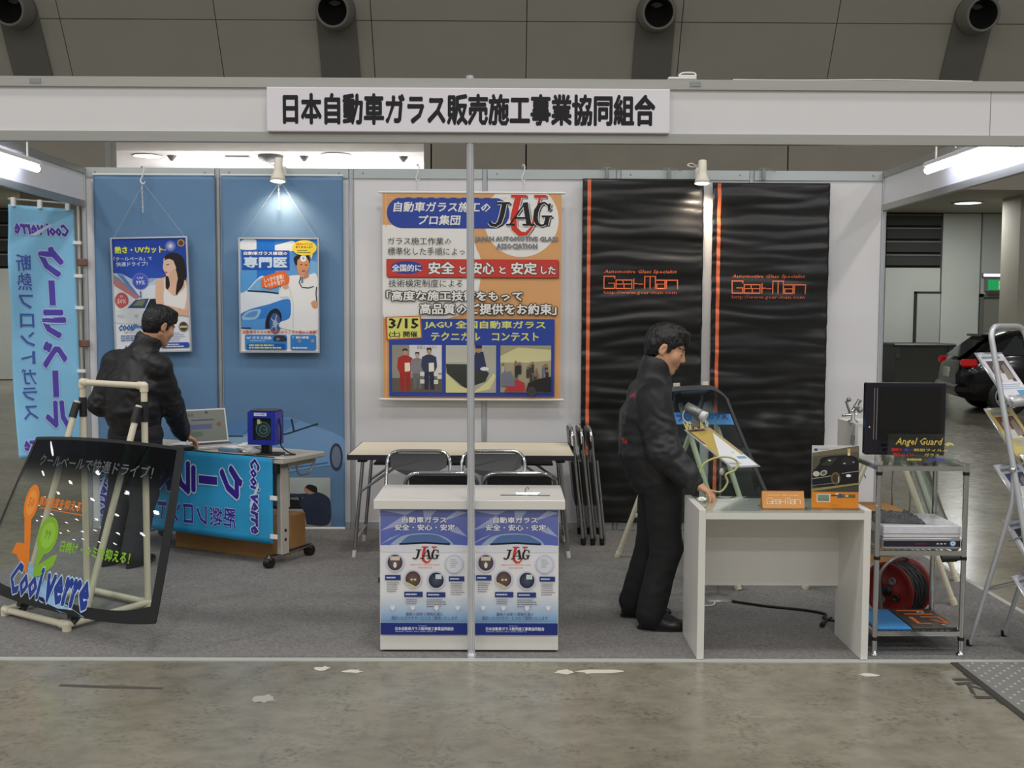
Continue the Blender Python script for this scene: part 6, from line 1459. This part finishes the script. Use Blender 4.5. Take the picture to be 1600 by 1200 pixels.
# ================================================================== PEOPLE
def V3(p): return np.array(p, dtype=np.float64)
def nrm(v): v = V3(v); return v/np.linalg.norm(v)
class Field:
    """signed distance field on a grid, meshed by surface nets: one continuous skin"""
    def __init__(s, lo, hi, h):
        s.lo = V3(lo); s.h = h; s.n = np.ceil((V3(hi)-s.lo)/h).astype(int)+1
        s.D = np.full(s.n, 0.2, dtype=np.float32)
    def _win(s, lo, hi):
        a = np.maximum(np.floor((V3(lo)-s.lo)/s.h).astype(int), 0); b = np.minimum(np.ceil((V3(hi)-s.lo)/s.h).astype(int)+1, s.n)
        if np.any(b <= a): return None
        g = [s.lo[i]+s.h*np.arange(a[i], b[i]) for i in range(3)]
        return tuple(slice(a[i], b[i]) for i in range(3)), g[0][:, None, None], g[1][None, :, None], g[2][None, None, :]
    def put(s, lo, hi, fn, k, sub=False):
        w = s._win(V3(lo)-k-.012, V3(hi)+k+.012)
        if w is None: return s
        sl_, X, Y, Z = w; d = fn(X, Y, Z).astype(np.float32); a = s.D[sl_]
        if sub:
            h = np.clip(.5-.5*(a+d)/k, 0, 1); s.D[sl_] = a*(1-h)-d*h+k*h*(1-h)
        else:
            h = np.clip(.5+.5*(a-d)/k, 0, 1); s.D[sl_] = a*(1-h)+d*h-k*h*(1-h)
        return s
    def cone(s, p, q, r0, r1, k=.015, sub=False):
        p, q = V3(p), V3(q); b = q-p; bb = b@b; m = max(r0, r1)
        def fn(X, Y, Z):
            x, y, z = X-p[0], Y-p[1], Z-p[2]
            t = np.clip((x*b[0]+y*b[1]+z*b[2])/bb, 0, 1)
            return np.sqrt((x-b[0]*t)**2+(y-b[1]*t)**2+(z-b[2]*t)**2)-(r0+(r1-r0)*t)
        return s.put(np.minimum(p, q)-m, np.maximum(p, q)+m, fn, k, sub)
    def ell(s, c, A, r, k=.015, sub=False):
        """A: three unit axes (rows), r: three radii"""
        c = V3(c); A = V3(A); m = max(r)
        def fn(X, Y, Z):
            x, y, z = X-c[0], Y-c[1], Z-c[2]
            q = [(A[i][0]*x+A[i][1]*y+A[i][2]*z)/r[i] for i in range(3)]
            k0 = np.sqrt(q[0]**2+q[1]**2+q[2]**2)+1e-9; k1 = np.sqrt((q[0]/r[0])**2+(q[1]/r[1])**2+(q[2]/r[2])**2)+1e-9
            return k0*(k0-1)/k1
        return s.put(c-m, c+m, fn, k, sub)
    def econe(s, p, q, u, ab0, ab1, k=.03, sub=False, cap=.35):
        """tapered elliptical trunk section; u: axis of the first radius"""
        p, q = V3(p), V3(q); b = q-p; L = np.linalg.norm(b); w = b/L; u = V3(u); u = nrm(u-w*(u@w)); v = np.cross(w, u); m = max(*ab0, *ab1)
        def fn(X, Y, Z):
            x, y, z = X-p[0], Y-p[1], Z-p[2]
            e = x*w[0]+y*w[1]+z*w[2]; t = np.clip(e/L, 0, 1); o = e-t*L
            a = ab0[0]+(ab1[0]-ab0[0])*t; c = ab0[1]+(ab1[1]-ab0[1])*t; mn = np.minimum(a, c)
            return (np.sqrt(((x*u[0]+y*u[1]+z*u[2])/a)**2+((x*v[0]+y*v[1]+z*v[2])/c)**2+(o/(mn*cap))**2)-1)*mn
        return s.put(np.minimum(p, q)-m, np.maximum(p, q)+m, fn, k, sub)
    def cut(s, n, c):
        """keep where p.n < c"""
        g = [s.lo[i]+s.h*np.arange(s.n[i]) for i in range(3)]
        s.D = np.maximum(s.D, (g[0][:, None, None]*n[0]+g[1][None, :, None]*n[1]+g[2][None, None, :]*n[2]-c).astype(np.float32)); return s
    def mesh(s):
        D = s.D; I = D < 0
        cs = I[:-1, :-1, :-1].astype(np.int8)
        for a in (0, 1):
            for b in (0, 1):
                for c in (0, 1):
                    if a+b+c: cs = cs+I[a:D.shape[0]-1+a, b:D.shape[1]-1+b, c:D.shape[2]-1+c]
        act = (cs > 0) & (cs < 8); idx = np.argwhere(act); N = len(idx)
        co = np.array([(a, b, c) for a in (0, 1) for b in (0, 1) for c in (0, 1)])
        vals = np.stack([D[idx[:, 0]+a, idx[:, 1]+b, idx[:, 2]+c] for a, b, c in co], 1)
        P = np.zeros((N, 3)); cnt = np.zeros(N)
        for i in range(8):
            for j in range(i+1, 8):
                if np.abs(co[i]-co[j]).sum() == 1:
                    m = (vals[:, i] < 0) != (vals[:, j] < 0)
                    t = np.where(m, vals[:, i]/(vals[:, i]-vals[:, j]+1e-12), 0)
                    P += np.where(m[:, None], co[i]+(co[j]-co[i])*t[:, None], 0); cnt += m
        P = s.lo+s.h*(idx+P/cnt[:, None])
        mp = np.full(act.shape, -1, dtype=np.int64); mp[idx[:, 0], idx[:, 1], idx[:, 2]] = np.arange(N)
        F = []
        for ax in range(3):
            o = [slice(None)]*3; o2 = [slice(None)]*3; o[ax] = slice(0, -1); o2[ax] = slice(1, None)
            ch = np.argwhere(I[tuple(o)] != I[tuple(o2)])
            b, c = [(1, 2), (2, 0), (0, 1)][ax]
            ok = (ch[:, b] > 0) & (ch[:, c] > 0) & (ch[:, b] < act.shape[b]) & (ch[:, c] < act.shape[c]); ch = ch[ok]
            q = []
            for (db, dc) in ((-1, -1), (0, -1), (0, 0), (-1, 0)):
                e = ch.copy(); e[:, b] += db; e[:, c] += dc; q.append(mp[e[:, 0], e[:, 1], e[:, 2]])
            q = np.stack(q, 1); ins = I[ch[:, 0], ch[:, 1], ch[:, 2]]
            q[~ins] = q[~ins][:, ::-1]; F.append(q)
        return P, np.concatenate(F)
def smooth_verts(P, F, it=2, lam=.5):
    E = np.concatenate([F[:, [0, 1]], F[:, [1, 2]], F[:, [2, 3]], F[:, [3, 0]]])
    cnt = np.bincount(E.ravel(), minlength=len(P)).astype(float)
    for _ in range(it):
        S = np.stack([np.bincount(E[:, 0], P[E[:, 1], i], len(P))+np.bincount(E[:, 1], P[E[:, 0], i], len(P)) for i in range(3)], 1)
        P = P+lam*(S/np.maximum(cnt, 1)[:, None]-P)
    return P
def vnormals(P, F):
    n = np.cross(P[F[:, 2]]-P[F[:, 0]], P[F[:, 3]]-P[F[:, 1]]); N = np.zeros_like(P)
    for i in range(4):
        for a in range(3): N[:, a] += np.bincount(F[:, i], n[:, a], len(P))
    return N/np.maximum(np.linalg.norm(N, axis=1), 1e-9)[:, None]
def np_mesh(name, P, F, m, col=None):
    me = bpy.data.meshes.new(name)
    me.vertices.add(len(P)); me.vertices.foreach_set('co', P.astype(np.float32).ravel())
    me.loops.add(F.size); me.loops.foreach_set('vertex_index', F.astype(np.int32).ravel())
    me.polygons.add(len(F)); me.polygons.foreach_set('loop_start', np.arange(0, F.size, 4, dtype=np.int32)); me.polygons.foreach_set('loop_total', np.full(len(F), 4, dtype=np.int32))
    me.polygons.foreach_set('use_smooth', np.ones(len(F), dtype=bool))
    me.materials.append(m); me.update(calc_edges=True); me.validate()
    if col is not None:
        a = me.color_attributes.new('Col', 'FLOAT_COLOR', 'POINT'); a.data.foreach_set('color', col.astype(np.float32).ravel())
    return me

def hand(f, W, d, n, s, curl=(18, 40, 60), spread=.16):
    W, d = V3(W), nrm(d); n = nrm(V3(n)-d*(V3(n)@d)); s = nrm(V3(s)-d*(V3(s)@d)-n*(V3(s)@n))
    f.ell(W+d*.047, (d, s, n), (.052, .040, .0155), .012); f.cone(W-d*.02, W+d*.02, .026, .027, .015)
    for i, (o, L) in enumerate(((.028, .070), (.0095, .078), (-.0095, .072), (-.0275, .056))):
        dd = nrm(d+s*(o*spread/.02)); p = W+d*(.082-.006*(i == 3)-.003*(i == 0))+s*o; r = .0094 if i < 3 else .0082
        f.cone(W+d*.03+s*o*.7, p, .011, r, .008)
        for j, (a, l) in enumerate(zip(curl, (.45, .31, .24))):
            A = R(a+4*(i-1)); q = p+(dd*math.cos(A)+n*math.sin(A))*L*l
            f.cone(p, q, r, r*.92, .003); p, r = q, r*.92
    p = W+d*.018+s*.028; q = p+nrm(d*.55+s*.75+n*.35)*.040; e = q+nrm(d*.95+s*.2+n*.35)*.030
    f.cone(W+d*.01+s*.01, p, .016, .015, .012); f.cone(p, q, .0135, .011, .006); f.cone(q, e, .011, .009, .004)

def person(name, label, J, outfit):
    base = V3(J['base']); root = thing(name, label, 'person', tuple(base))
    F_, U_ = nrm(J['face']), V3(J['headup']); U_ = nrm(U_-F_*(U_@F_)); S_ = np.cross(F_, U_)   # S_: the person's right
    H = V3(J['head']); bf = nrm(J['fwd']); br = np.cross(bf, V3((0, 0, 1)))
    hp = lambda f, u, r=0.0: H+F_*f+U_*u+S_*r
    AX = (S_, F_, U_)
    allp = np.array([V3(v) for k, v in J.items() if k not in ('face', 'headup', 'fwd', 'thumbR', 'palmR', 'thumbL', 'palmL', 'curl')])
    lo, hi = allp.min(0)-.20, allp.max(0)+.20; lo[2] = base[2]-.01; hi[2] = H[2]+.16
    B = Field(lo, hi, .0048)
    nb, ch, pv = V3(J['neck']), V3(J['chest']), V3(J['pelvis']); up = nrm(ch-pv)
    # trunk, limbs
    B.econe(pv, pv+up*.10, br, (.145, .10), (.125, .085)); B.econe(pv+up*.08, ch, br, (.125, .085), (.155, .10)); B.econe(ch, nb-up*.03, br, (.155, .10), (.10, .065))
    B.cone(nb-up*.03, hp(-.022, -.06), .062, .056, .02)
    for sd in 'RL':
        sh, el, wr, ha = (V3(J[k+sd]) for k in ('sh', 'el', 'wr', 'ha'))
        B.cone(ch+up*.08, sh, .06, .052, .03); B.cone(sh, el, .047, .038, .02); B.cone(el, wr, .038, .026, .015)
        hand(B, wr, ha-wr, J['palm'+sd], J['thumb'+sd], J.get('curl', (18, 40, 60)))
        hi_, kn, an, to = (V3(J[k+sd]) for k in ('hip', 'kn', 'an', 'toe'))
        B.cone(hi_, kn, .082, .055, .03); B.cone(kn, an, .055, .036, .02); B.cone(an, to, .036, .026, .015)
    # head
    B.ell(hp(-.012, .036), AX, (.077, .098, .088), .02); B.ell(hp(.03, -.04), AX, (.061, .066, .082), .025); B.ell(hp(.062, -.102), AX, (.024, .024, .02), .02)
    for q in (1, -1):
        B.cone(hp(.0, -.05, .055*q), hp(.06, -.098, .02*q), .02, .018, .02); B.ell(hp(.058, -.028, .043*q), AX, (.026, .026, .03), .02)
    B.ell(hp(.080, .022), AX, (.052, .014, .012), .012)
    for q in (1, -1): B.ell(hp(.103, .003, .031*q), AX, (.017, .014, .011), .010, True)
    for q in (1, -1): B.ell(hp(.081, .001, .031*q), AX, (.0165, .010, .0095), .006)
    B.cone(hp(.088, .012), hp(.106, -.026), .009, .0125, .01); 
    for q in (1, -1): B.ell(hp(.095, -.032, .011*q), AX, (.009, .011, .008), .006)
    B.ell(hp(.088, -.060), AX, (.025, .010, .0065), .006); B.ell(hp(.085, -.072), AX, (.021, .011, .007), .006); B.ell(hp(.096, -.066), AX, (.022, .004, .0016), .003, True)
    for q in (1, -1):
        ea = nrm(F_*.2+U_*.98); eb = np.cross(S_, ea)
        B.ell(hp(-.012, -.008, .079*q), (S_, eb, ea), (.011, .019, .032), .006); B.ell(hp(-.006, -.006, .092*q), (S_, eb, ea), (.010, .010, .019), .004, True); B.ell(hp(-.006, -.032, .080*q), AX, (.008, .009, .010), .004)
    P, Fc = B.mesh(); P = smooth_verts(P, Fc, 1, .4)
    col = np.tile(np.array(lin(*J_skin)), (len(P), 1)); rel = P-H; f_, u_, r_ = rel@F_, rel@U_, np.abs(rel@S_)
    near = (np.linalg.norm(rel, axis=1) < .17)
    lips = near & (f_ > .078) & (((u_+.066)/.012)**2+(r_/.025)**2 < 1); col[lips] = lin(176, 104, 92)
    brow = near & (f_ > .06) & (((u_-.026-.06*(r_-.03)*0)/.006)**2+((r_-.032)/.02)**2 < 1); col[brow] = lin(40, 32, 28)
    sock = P[:, 2] < base[2]+.30; col[sock] = lin(22, 22, 24)
    lash = near & (f_ > .07) & (((u_-.003)/.0035)**2+((r_-.031)/.015)**2 < 1); col[lash] = lin(52, 40, 36)
    obj('body', np_mesh('body', P-base, Fc, M_body, col), None, root)
    for q in (1, -1):
        e = MB(); e.sphere(tuple(hp(.0795, .000, .031*q)-base), .0112, 14, 9); eo = obj('eye', e, mat('eye_white', (196, 190, 184), .15, var=.0), root)
        e = MB(); e.sphere(tuple(hp(.0868, -.001, .031*q)-base), .0052, 12, 8); obj('iris', e, mat('dark_iris', (30, 22, 18), .1), eo)
    # hair
    hf = Field(H-.16, H+.16, .004)
    hf.ell(hp(-.014, .040), AX, (.0835, .106, .096), .01); hf.ell(hp(-.045, .0), AX, (.078, .066, .085), .02); hf.ell(hp(.03, .098), AX, (.06, .06, .036), .02)
    n = F_*.72-U_*.69; hf.cut(n, float(H@n)+.020); hf.cut(-U_, float(-(H@U_))+.082)
    for q in (1, -1):
        hf.ell(hp(.0, -.018, .088*q), (S_, F_, U_), (.026, .030, .038), .006, True)
        hf.cone(hp(.022, .03, .072*q), hp(.018, -.014, .074*q), .012, .006, .008)
    for k in range(9):
        a = -1+.25*k; hf.cone(hp(.075-.02*a*a, .105, .05*a), hp(.098-.03*a*a, .052+.012*(k % 2), .058*a), .014, .007, .012)
    P, Fc = hf.mesh(); N = vnormals(P, Fc)
    dp = np.array([.004*noise.noise((p[0]*60, p[1]*60, p[2]*22))+.003*noise.noise((p[0]*130, p[1]*130, p[2]*60)) for p in P]); P = P+N*dp[:, None]
    obj('hair', np_mesh('hair', P-base, Fc, M_hair), None, root)
    # jacket
    jp = outfit['jacket']; lo2 = np.minimum.reduce([pv, ch, *[V3(J[k+s]) for k in ('sh', 'el', 'wr') for s in 'RL']])-.17; hi2 = np.maximum.reduce([nb+V3((0, 0, .1)), ch, *[V3(J[k+s]) for k in ('sh', 'el', 'wr') for s in 'RL']])+.17
    G = Field(lo2, hi2, .0055); hem, wst = V3(J['hem']), V3(J['waist'])
    G.econe(hem, hem+up*.05, br, jp['hem'], jp['hem'], .01, cap=.15); G.econe(hem+up*.045, wst, br, tuple(a+.012 for a in jp['hem']), jp['waist'], .02)
    G.econe(wst, ch, br, jp['waist'], jp['chest'], .03); G.econe(ch, nb-up*.035, br, jp['chest'], (.12, .085), .04)
    G.cone(nb-up*.02, nb+nrm(hp(-.015, -.06)-nb)*jp.get('collar', .045), .086, .084, .012)
    for sd in 'RL':
        sh, el, wr = (V3(J[k+sd]) for k in ('sh', 'el', 'wr')); dw = nrm(wr-el)
        G.cone(nb-up*.05, sh, .075, .076, .04); k_ = jp.get('puff', 1.0); G.cone(sh, el, .077*k_, .073*k_, .03); G.cone(el, wr-dw*.055, .071*k_, .060*k_, .03); G.cone(wr-dw*.045, wr-dw*.005, .046, .045, .008)
    ax_n = nrm(hp(-.02, -.04)-nb)
    P0 = nb+ax_n*.012; G.cone(P0, P0+ax_n*.14, .067, .071, .006, True)
    P, Fc = G.mesh(); P = smooth_verts(P, Fc, 2, .5); N = vnormals(P, Fc)
    sd_ = jp['seed']; dp = np.zeros(len(P)); elb = [V3(J['el'+s]) for s in 'RL']; arms = [(V3(J['sh'+s]), V3(J['el'+s]), V3(J['wr'+s])) for s in 'RL']
    for i, p in enumerate(P):
        w = noise.noise((p[0]*9+sd_, p[1]*9, p[2]*5)); f2 = noise.noise((p[0]*16, p[1]*16+sd_, p[2]*20+2*w))
        k = .005*w+.006*(abs(f2)**.7*(1 if f2 > 0 else -1))*.8
        for e in elb:
            d_ = np.linalg.norm(p-e)
            if d_ < .2: k += .010*(1-d_/.2)*noise.noise((p[0]*20+p[2]*26, p[1]*8, p[2]*30-p[0]*18+sd_))
        dp[i] = k
    P = P+N*dp[:, None]
    col = np.tile(np.array(lin(*jp['col'])), (len(P), 1))
    if 'marks' in jp:
        for (c, a, b, cc) in jp['marks']:
            c = V3(c); rl = P-c; m = (np.abs(rl@V3((0, 0, 1))) < b) & (np.linalg.norm(rl[:, :2], axis=1) < a)
            pat = np.array([noise.noise((p[0]*70, p[1]*70, p[2]*60)) for p in P[m]]); ii = np.where(m)[0][pat > -.1]; col[ii] = lin(*cc)
    jo = obj('jacket', np_mesh('jacket', P-base, Fc, M_jacket, col), None, root, label='black blouson jacket with stand collar and gathered cuffs')
    # trousers
    T_ = Field(np.minimum.reduce([pv, *[V3(J[k+s]) for k in ('kn', 'an', 'toe') for s in 'RL']])-.15, pv+.2, .006)
    T_.econe(pv-up*.02, pv+up*.12, br, (.158, .118), (.148, .108), .02)
    for sd in 'RL':
        hi_, kn, an = (V3(J[k+sd]) for k in ('hip', 'kn', 'an'))
        T_.cone(hi_, kn, .098, .082, .04); T_.cone(kn, an+V3((0, 0, -.01)), .080, .074, .03)
    T_.cut((0, 0, -1), -(base[2]+.03))
    P, Fc = T_.mesh(); P = smooth_verts(P, Fc, 2, .5); N = vnormals(P, Fc)
    dp = np.array([.006*noise.noise((p[0]*8+5, p[1]*8, p[2]*7))+.004*noise.noise((p[0]*18, p[1]*18, p[2]*22)) for p in P])
    obj('trousers', np_mesh('trousers', P+N*dp[:, None]-base, Fc, outfit['trousers']), None, root)
    # shoes
    for sd in 'RL':
        an, to = V3(J['an'+sd]), V3(J['toe'+sd]); d = nrm((to-an)*V3((1, 1, 0))); s = np.cross(d, V3((0, 0, 1))); z0 = base[2]
        he = V3((an[0], an[1], z0))-d*.055
        S = Field(he-.12, he+d*.26+.14, .0045)
        S.ell(he+d*.045+V3((0, 0, .035)), (d, s, (0, 0, 1)), (.052, .036, .05), .015); S.ell(he+d*.155+V3((0, 0, .022)), (d, s, (0, 0, 1)), (.115, .044, .038), .03); S.ell(he+d*.09+V3((0, 0, .05)), (d, s, (0, 0, 1)), (.065, .034, .036), .03)
        S.cut((0, 0, -1), -(z0+.004)); P, Fc = S.mesh(); P = smooth_verts(P, Fc, 1, .5); so = obj('shoe', np_mesh('shoe', P-base, Fc, M_shoe), None, root)
        q = MB(); pts = []
        for k in range(24):
            a = 2*PI*k/24; x = .126*math.cos(a); wd = .040+.006*math.cos(a*1.0-.4); c = he+d*(.115+x)+s*(wd*math.sin(a)*(1.0 if x > -.05 else .85)); pts.append((c-base)[:2])
        q.prism([tuple(p) for p in pts], .016, 'xy', 0.0); obj('sole', q, M_black, so)
        q = MB()
        for k in range(3):
            c = he+d*(.098+.020*k)+V3((0, 0, .083-.012*k))-base; q.tube([tuple(c-s*.02), tuple(c+V3((0, 0, .004))), tuple(c+s*.02)], .0025, 6)
        obj('laces', q, M_black, so, kind='stuff')
    return root
J_skin = (206, 156, 124)
zc = .006
M2 = dict(base=(.93, .55, zc), head=(.992, .55, 1.452), face=(.93, -.16, -.36), headup=(.36, 0, .93), fwd=(1, -.05, 0),
    neck=(.925, .55, 1.295), chest=(.895, .55, 1.10), waist=(.905, .55, .93), hem=(.955, .55, .735), pelvis=(.965, .55, .76),
    shR=(.905, .375, 1.205), elR=(.955, .315, .945), wrR=(1.105, .28, .795), haR=(1.185, .255, .748), palmR=(-.1, 0, -1), thumbR=(.1, 1, 0),
    shL=(.905, .725, 1.205), elL=(.90, .80, .95), wrL=(1.0, .755, .775), haL=(1.03, .745, .69), palmL=(0, -1, 0), thumbL=(1, 0, 0),
    hipR=(.975, .465, .75), knR=(.995, .46, .43), anR=(.915, .44, .10), toeR=(1.06, .425, .035),
    hipL=(.965, .635, .75), knL=(.95, .645, .43), anL=(.85, .665, .10), toeL=(1.0, .675, .035), curl=(24, 44, 62))
person('person', 'man in black jacket and trousers standing side-on with a hand on the white desk', M2,
    dict(jacket=dict(hem=(.165, .125), waist=(.195, .152), chest=(.205, .140), collar=.075, puff=1.16, seed=2.0, col=(36, 36, 39),
         marks=[((.78, .47, 1.235), .05, .03, (150, 44, 66)), ((.745, .45, .985), .045, .014, (170, 62, 44)), ((.755, .47, 1.12), .04, .05, (64, 60, 56))]), trousers=M_trouser))
f1 = (.38, .925, 0)
M1 = dict(base=(-2.30, 1.78, zc), head=(-2.075, 1.895, 1.545), face=(.60, .72, -.34), headup=(.2, .2, .95), fwd=f1,
    neck=(-2.165, 1.845, 1.395), chest=(-2.215, 1.82, 1.17), waist=(-2.225, 1.81, 1.00), hem=(-2.20, 1.81, .86), pelvis=(-2.20, 1.81, .86),
    shR=(-2.035, 1.765, 1.285), elR=(-1.985, 1.86, 1.03), wrR=(-1.985, 2.07, .815), haR=(-1.915, 2.145, .765), palmR=(0, .1, -1), thumbR=(-1, .5, 0),
    shL=(-2.365, 1.905, 1.305), elL=(-2.45, 1.85, 1.04), wrL=(-2.34, 2.05, .97), haL=(-2.29, 2.13, .96), palmL=(1, -.3, 0), thumbL=(0, 0, 1),
    hipR=(-2.125, 1.78, .85), knR=(-2.165, 1.82, .46), anR=(-2.215, 1.74, .10), toeR=(-2.165, 1.885, .035),
    hipL=(-2.29, 1.84, .85), knL=(-2.33, 1.87, .46), anL=(-2.395, 1.79, .10), toeL=(-2.36, 1.94, .035), curl=(20, 42, 60))
person('person', 'man in black jacket seen from behind, hand on the table with the laptop', M1,
    dict(jacket=dict(hem=(.165, .122), waist=(.20, .145), chest=(.205, .138), collar=.06, seed=11.0, col=(27, 26, 28)), trousers=M_trouser2))
# ================================================================== FAR HALL: CAR AND BIN
def car():
    t = thing('car', 'black hatchback parked in the hall, seen from its rear corner', 'car', (7.86, 13.35, 0), R(-10))
    # local: x forward from the rear bumper, y to the car's left, length 4.2, width 1.72
    st = [  # x, half width, z sill, z belt, half roof width, z roof
        (0.0, .62, .38, .62, .60, .66), (.05, .72, .30, .80, .66, .84), (.22, .80, .24, .93, .62, 1.00), (.50, .84, .22, .95, .58, 1.24), (.85, .86, .22, .96, .57, 1.38), (1.4, .86, .21, .95, .57, 1.43),
        (2.0, .86, .21, .93, .56, 1.42), (2.5, .86, .21, .92, .53, 1.32), (3.0, .85, .21, .90, .50, 1.04), (3.3, .84, .21, .87, .62, .93), (3.8, .80, .23, .78, .62, .82), (4.15, .68, .30, .64, .55, .68), (4.2, .60, .36, .58, .5, .60)]
    q = MB(); rows = []
    def sec(x, hw, zs, zb, rw, zr):
        return [(x, hw*.9, zs), (x, hw, zs+.12), (x, hw*1.0, (zs+zb)/2+.05), (x, hw*.975, zb), (x, rw+.06*(zr > zb+.1), zb+(zr-zb)*.82), (x, rw-.06, zr), (x, rw*.4, zr+.015)]
    dens = []
    for i in range(len(st)-1):
        for k in range(4):
            tt = k/4; a, b = st[i], st[i+1]; p0 = st[max(i-1, 0)]; p3 = st[min(i+2, len(st)-1)]
            dens.append(tuple(a[m]+(b[m]-a[m])*tt if m == 0 else .5*((2*a[m])+(b[m]-p0[m])*tt+(2*p0[m]-5*a[m]+4*b[m]-p3[m])*tt*tt+(3*a[m]-p0[m]-3*b[m]+p3[m])*tt**3) for m in range(6)))
    dens.append(st[-1])
    vs = []
    for d in dens:
        s_ = sec(*d); vs += s_+[(x, -y, z) for x, y, z in reversed(s_)]
    m = 14; fs = [(i*m+k, i*m+k+1, (i+1)*m+k+1, (i+1)*m+k) for i in range(len(dens)-1) for k in range(m-1)]+[(i*m+m-1, i*m, (i+1)*m, (i+1)*m+m-1) for i in range(len(dens)-1)]
    q.add(vs, fs, True); q.add(vs[:m], [tuple(range(m))], False); q.add(vs[-m:], [tuple(range(m-1, -1, -1))], False)
    obj('body', q, mat('black_car_paint', (11, 11, 13), .15, coat=.2, spec=.3), t)
    gl = mat('tinted_car_glass', (22, 27, 27), .05, spec=.8)
    for sy in (-1, 1):
        def sd(x, z): return (x, sy*(.86-.30*max(0, (z-.95)/.45)+.012), z)
        for nm, pts in (('rear_side_window', [(.62, 1.0), (1.02, 1.0), (1.02, 1.33), (.92, 1.32)]), ('door_window', [(1.08, 1.0), (1.85, .99), (1.85, 1.37), (1.08, 1.34)]), ('door_window', [(1.93, .99), (2.86, .97), (2.45, 1.27), (1.93, 1.36)])):
            w = MB(); w.add([sd(*p) for p in pts], [(0, 1, 2, 3) if sy < 0 else (3, 2, 1, 0)], False); obj(nm, w, gl, t)
        for x in (.78, 3.35):
            w = MB(); w.lathe((x, sy*.70, .315), (0, sy, 0), [(0, .0), (0, .31), (.02, .318), (.15, .318), (.17, .30), (.172, .22)], 26); wh = obj('tyre', w, M_black, t)
            w = MB(); w.lathe((x, sy*.865, .315), (0, sy, 0), [(0, .215), (.012, .21), (.012, .19), (-.02, .18)], 26); w.lathe((x, sy*.87, .315), (0, sy, 0), [(0, 0), (.006, .05), (0, .055)], 16)
            for k in range(7):
                a = 2*PI*k/7; w.obox((x+.115*math.cos(a), sy*.865, .315+.115*math.sin(a)), (.085, .008, .018), (math.cos(a), 0, math.sin(a)), (0, 1, 0), (-math.sin(a), 0, math.cos(a)))
            obj('rim', w, mat('alloy_grey', (170, 172, 176), .25, .8), wh)
        w = MB(); w.box((-.0, -.10, 0), (.26, .0, .13), bev=.03); w.xf(Matrix.Translation((.03, .84 if sy > 0 else -.74, .80))); obj('tail_lamp', w, mat('tail_red', (190, 22, 24), .15, emit=(200, 20, 20), estr=.12), t)
        w = MB(); w.sphere((2.75, sy*.95, .98), .10, 12, 8, (.7, 1, .7)); obj('door_mirror', w, MATS['black_car_paint'], t)
    w = MB(); w.add([(.12, -.52, .93), (.12, .52, .93), (.58, .47, 1.30), (.58, -.47, 1.30)], [(3, 2, 1, 0)], False); w.xf(Matrix.Translation((-.035, 0, .03))); obj('rear_window', w, gl, t)
    w = MB(); w.box((-.03, -.165, .60), (.02, .165, .765), bev=.005); pl = obj('number_plate', w, mat('plate_white', (206, 208, 198), .5), t)
    w = MB(); w.box((-.04, -.80, .32), (.3, .80, .52), bev=.06); obj('rear_bumper', w, MATS['black_car_paint'], t)
    w = MB(); w.box((.42, -.5, 1.30), (.62, .5, 1.34), bev=.015); obj('roof_spoiler', w, MATS['black_car_paint'], t)
car()
t = thing('waste_container', 'dark grey waste container with a lid by the far wall', 'container', (9.63, 19.3, 0))
q = MB(); vs = [(-.60, -.42, .10), (.60, -.42, .10), (.60, .42, .10), (-.60, .42, .10), (-.66, -.5, .95), (.66, -.5, .95), (.66, .5, .95), (-.66, .5, .95)]
q.add(vs, [(3, 2, 1, 0), (0, 1, 5, 4), (1, 2, 6, 5), (2, 3, 7, 6), (3, 0, 4, 7), (4, 5, 6, 7)], False); obj('body', q, mat('dark_bin_plastic', (60, 62, 60), .5), t)
q = MB(); q.box((-.72, -.55, .95), (.72, .55, 1.03), bev=.03); obj('lid', q, mat('bin_lid', (46, 46, 46), .5), t)
for x in (-.5, .5):
    for y in (-.35, .35):
        q = MB(); q.cyl((x-.03, y, .08), (x+.03, y, .08), .08, 14); obj('castor', q, M_black, t)
q = MB(); q.box((.55, -.53, .7), (.66, -.47, .95)); q.box((-.66, -.53, .7), (-.55, -.47, .95)); obj('lift_bracket', q, mat('dark_bin_plastic', (60, 62, 60)), t, kind='stuff')
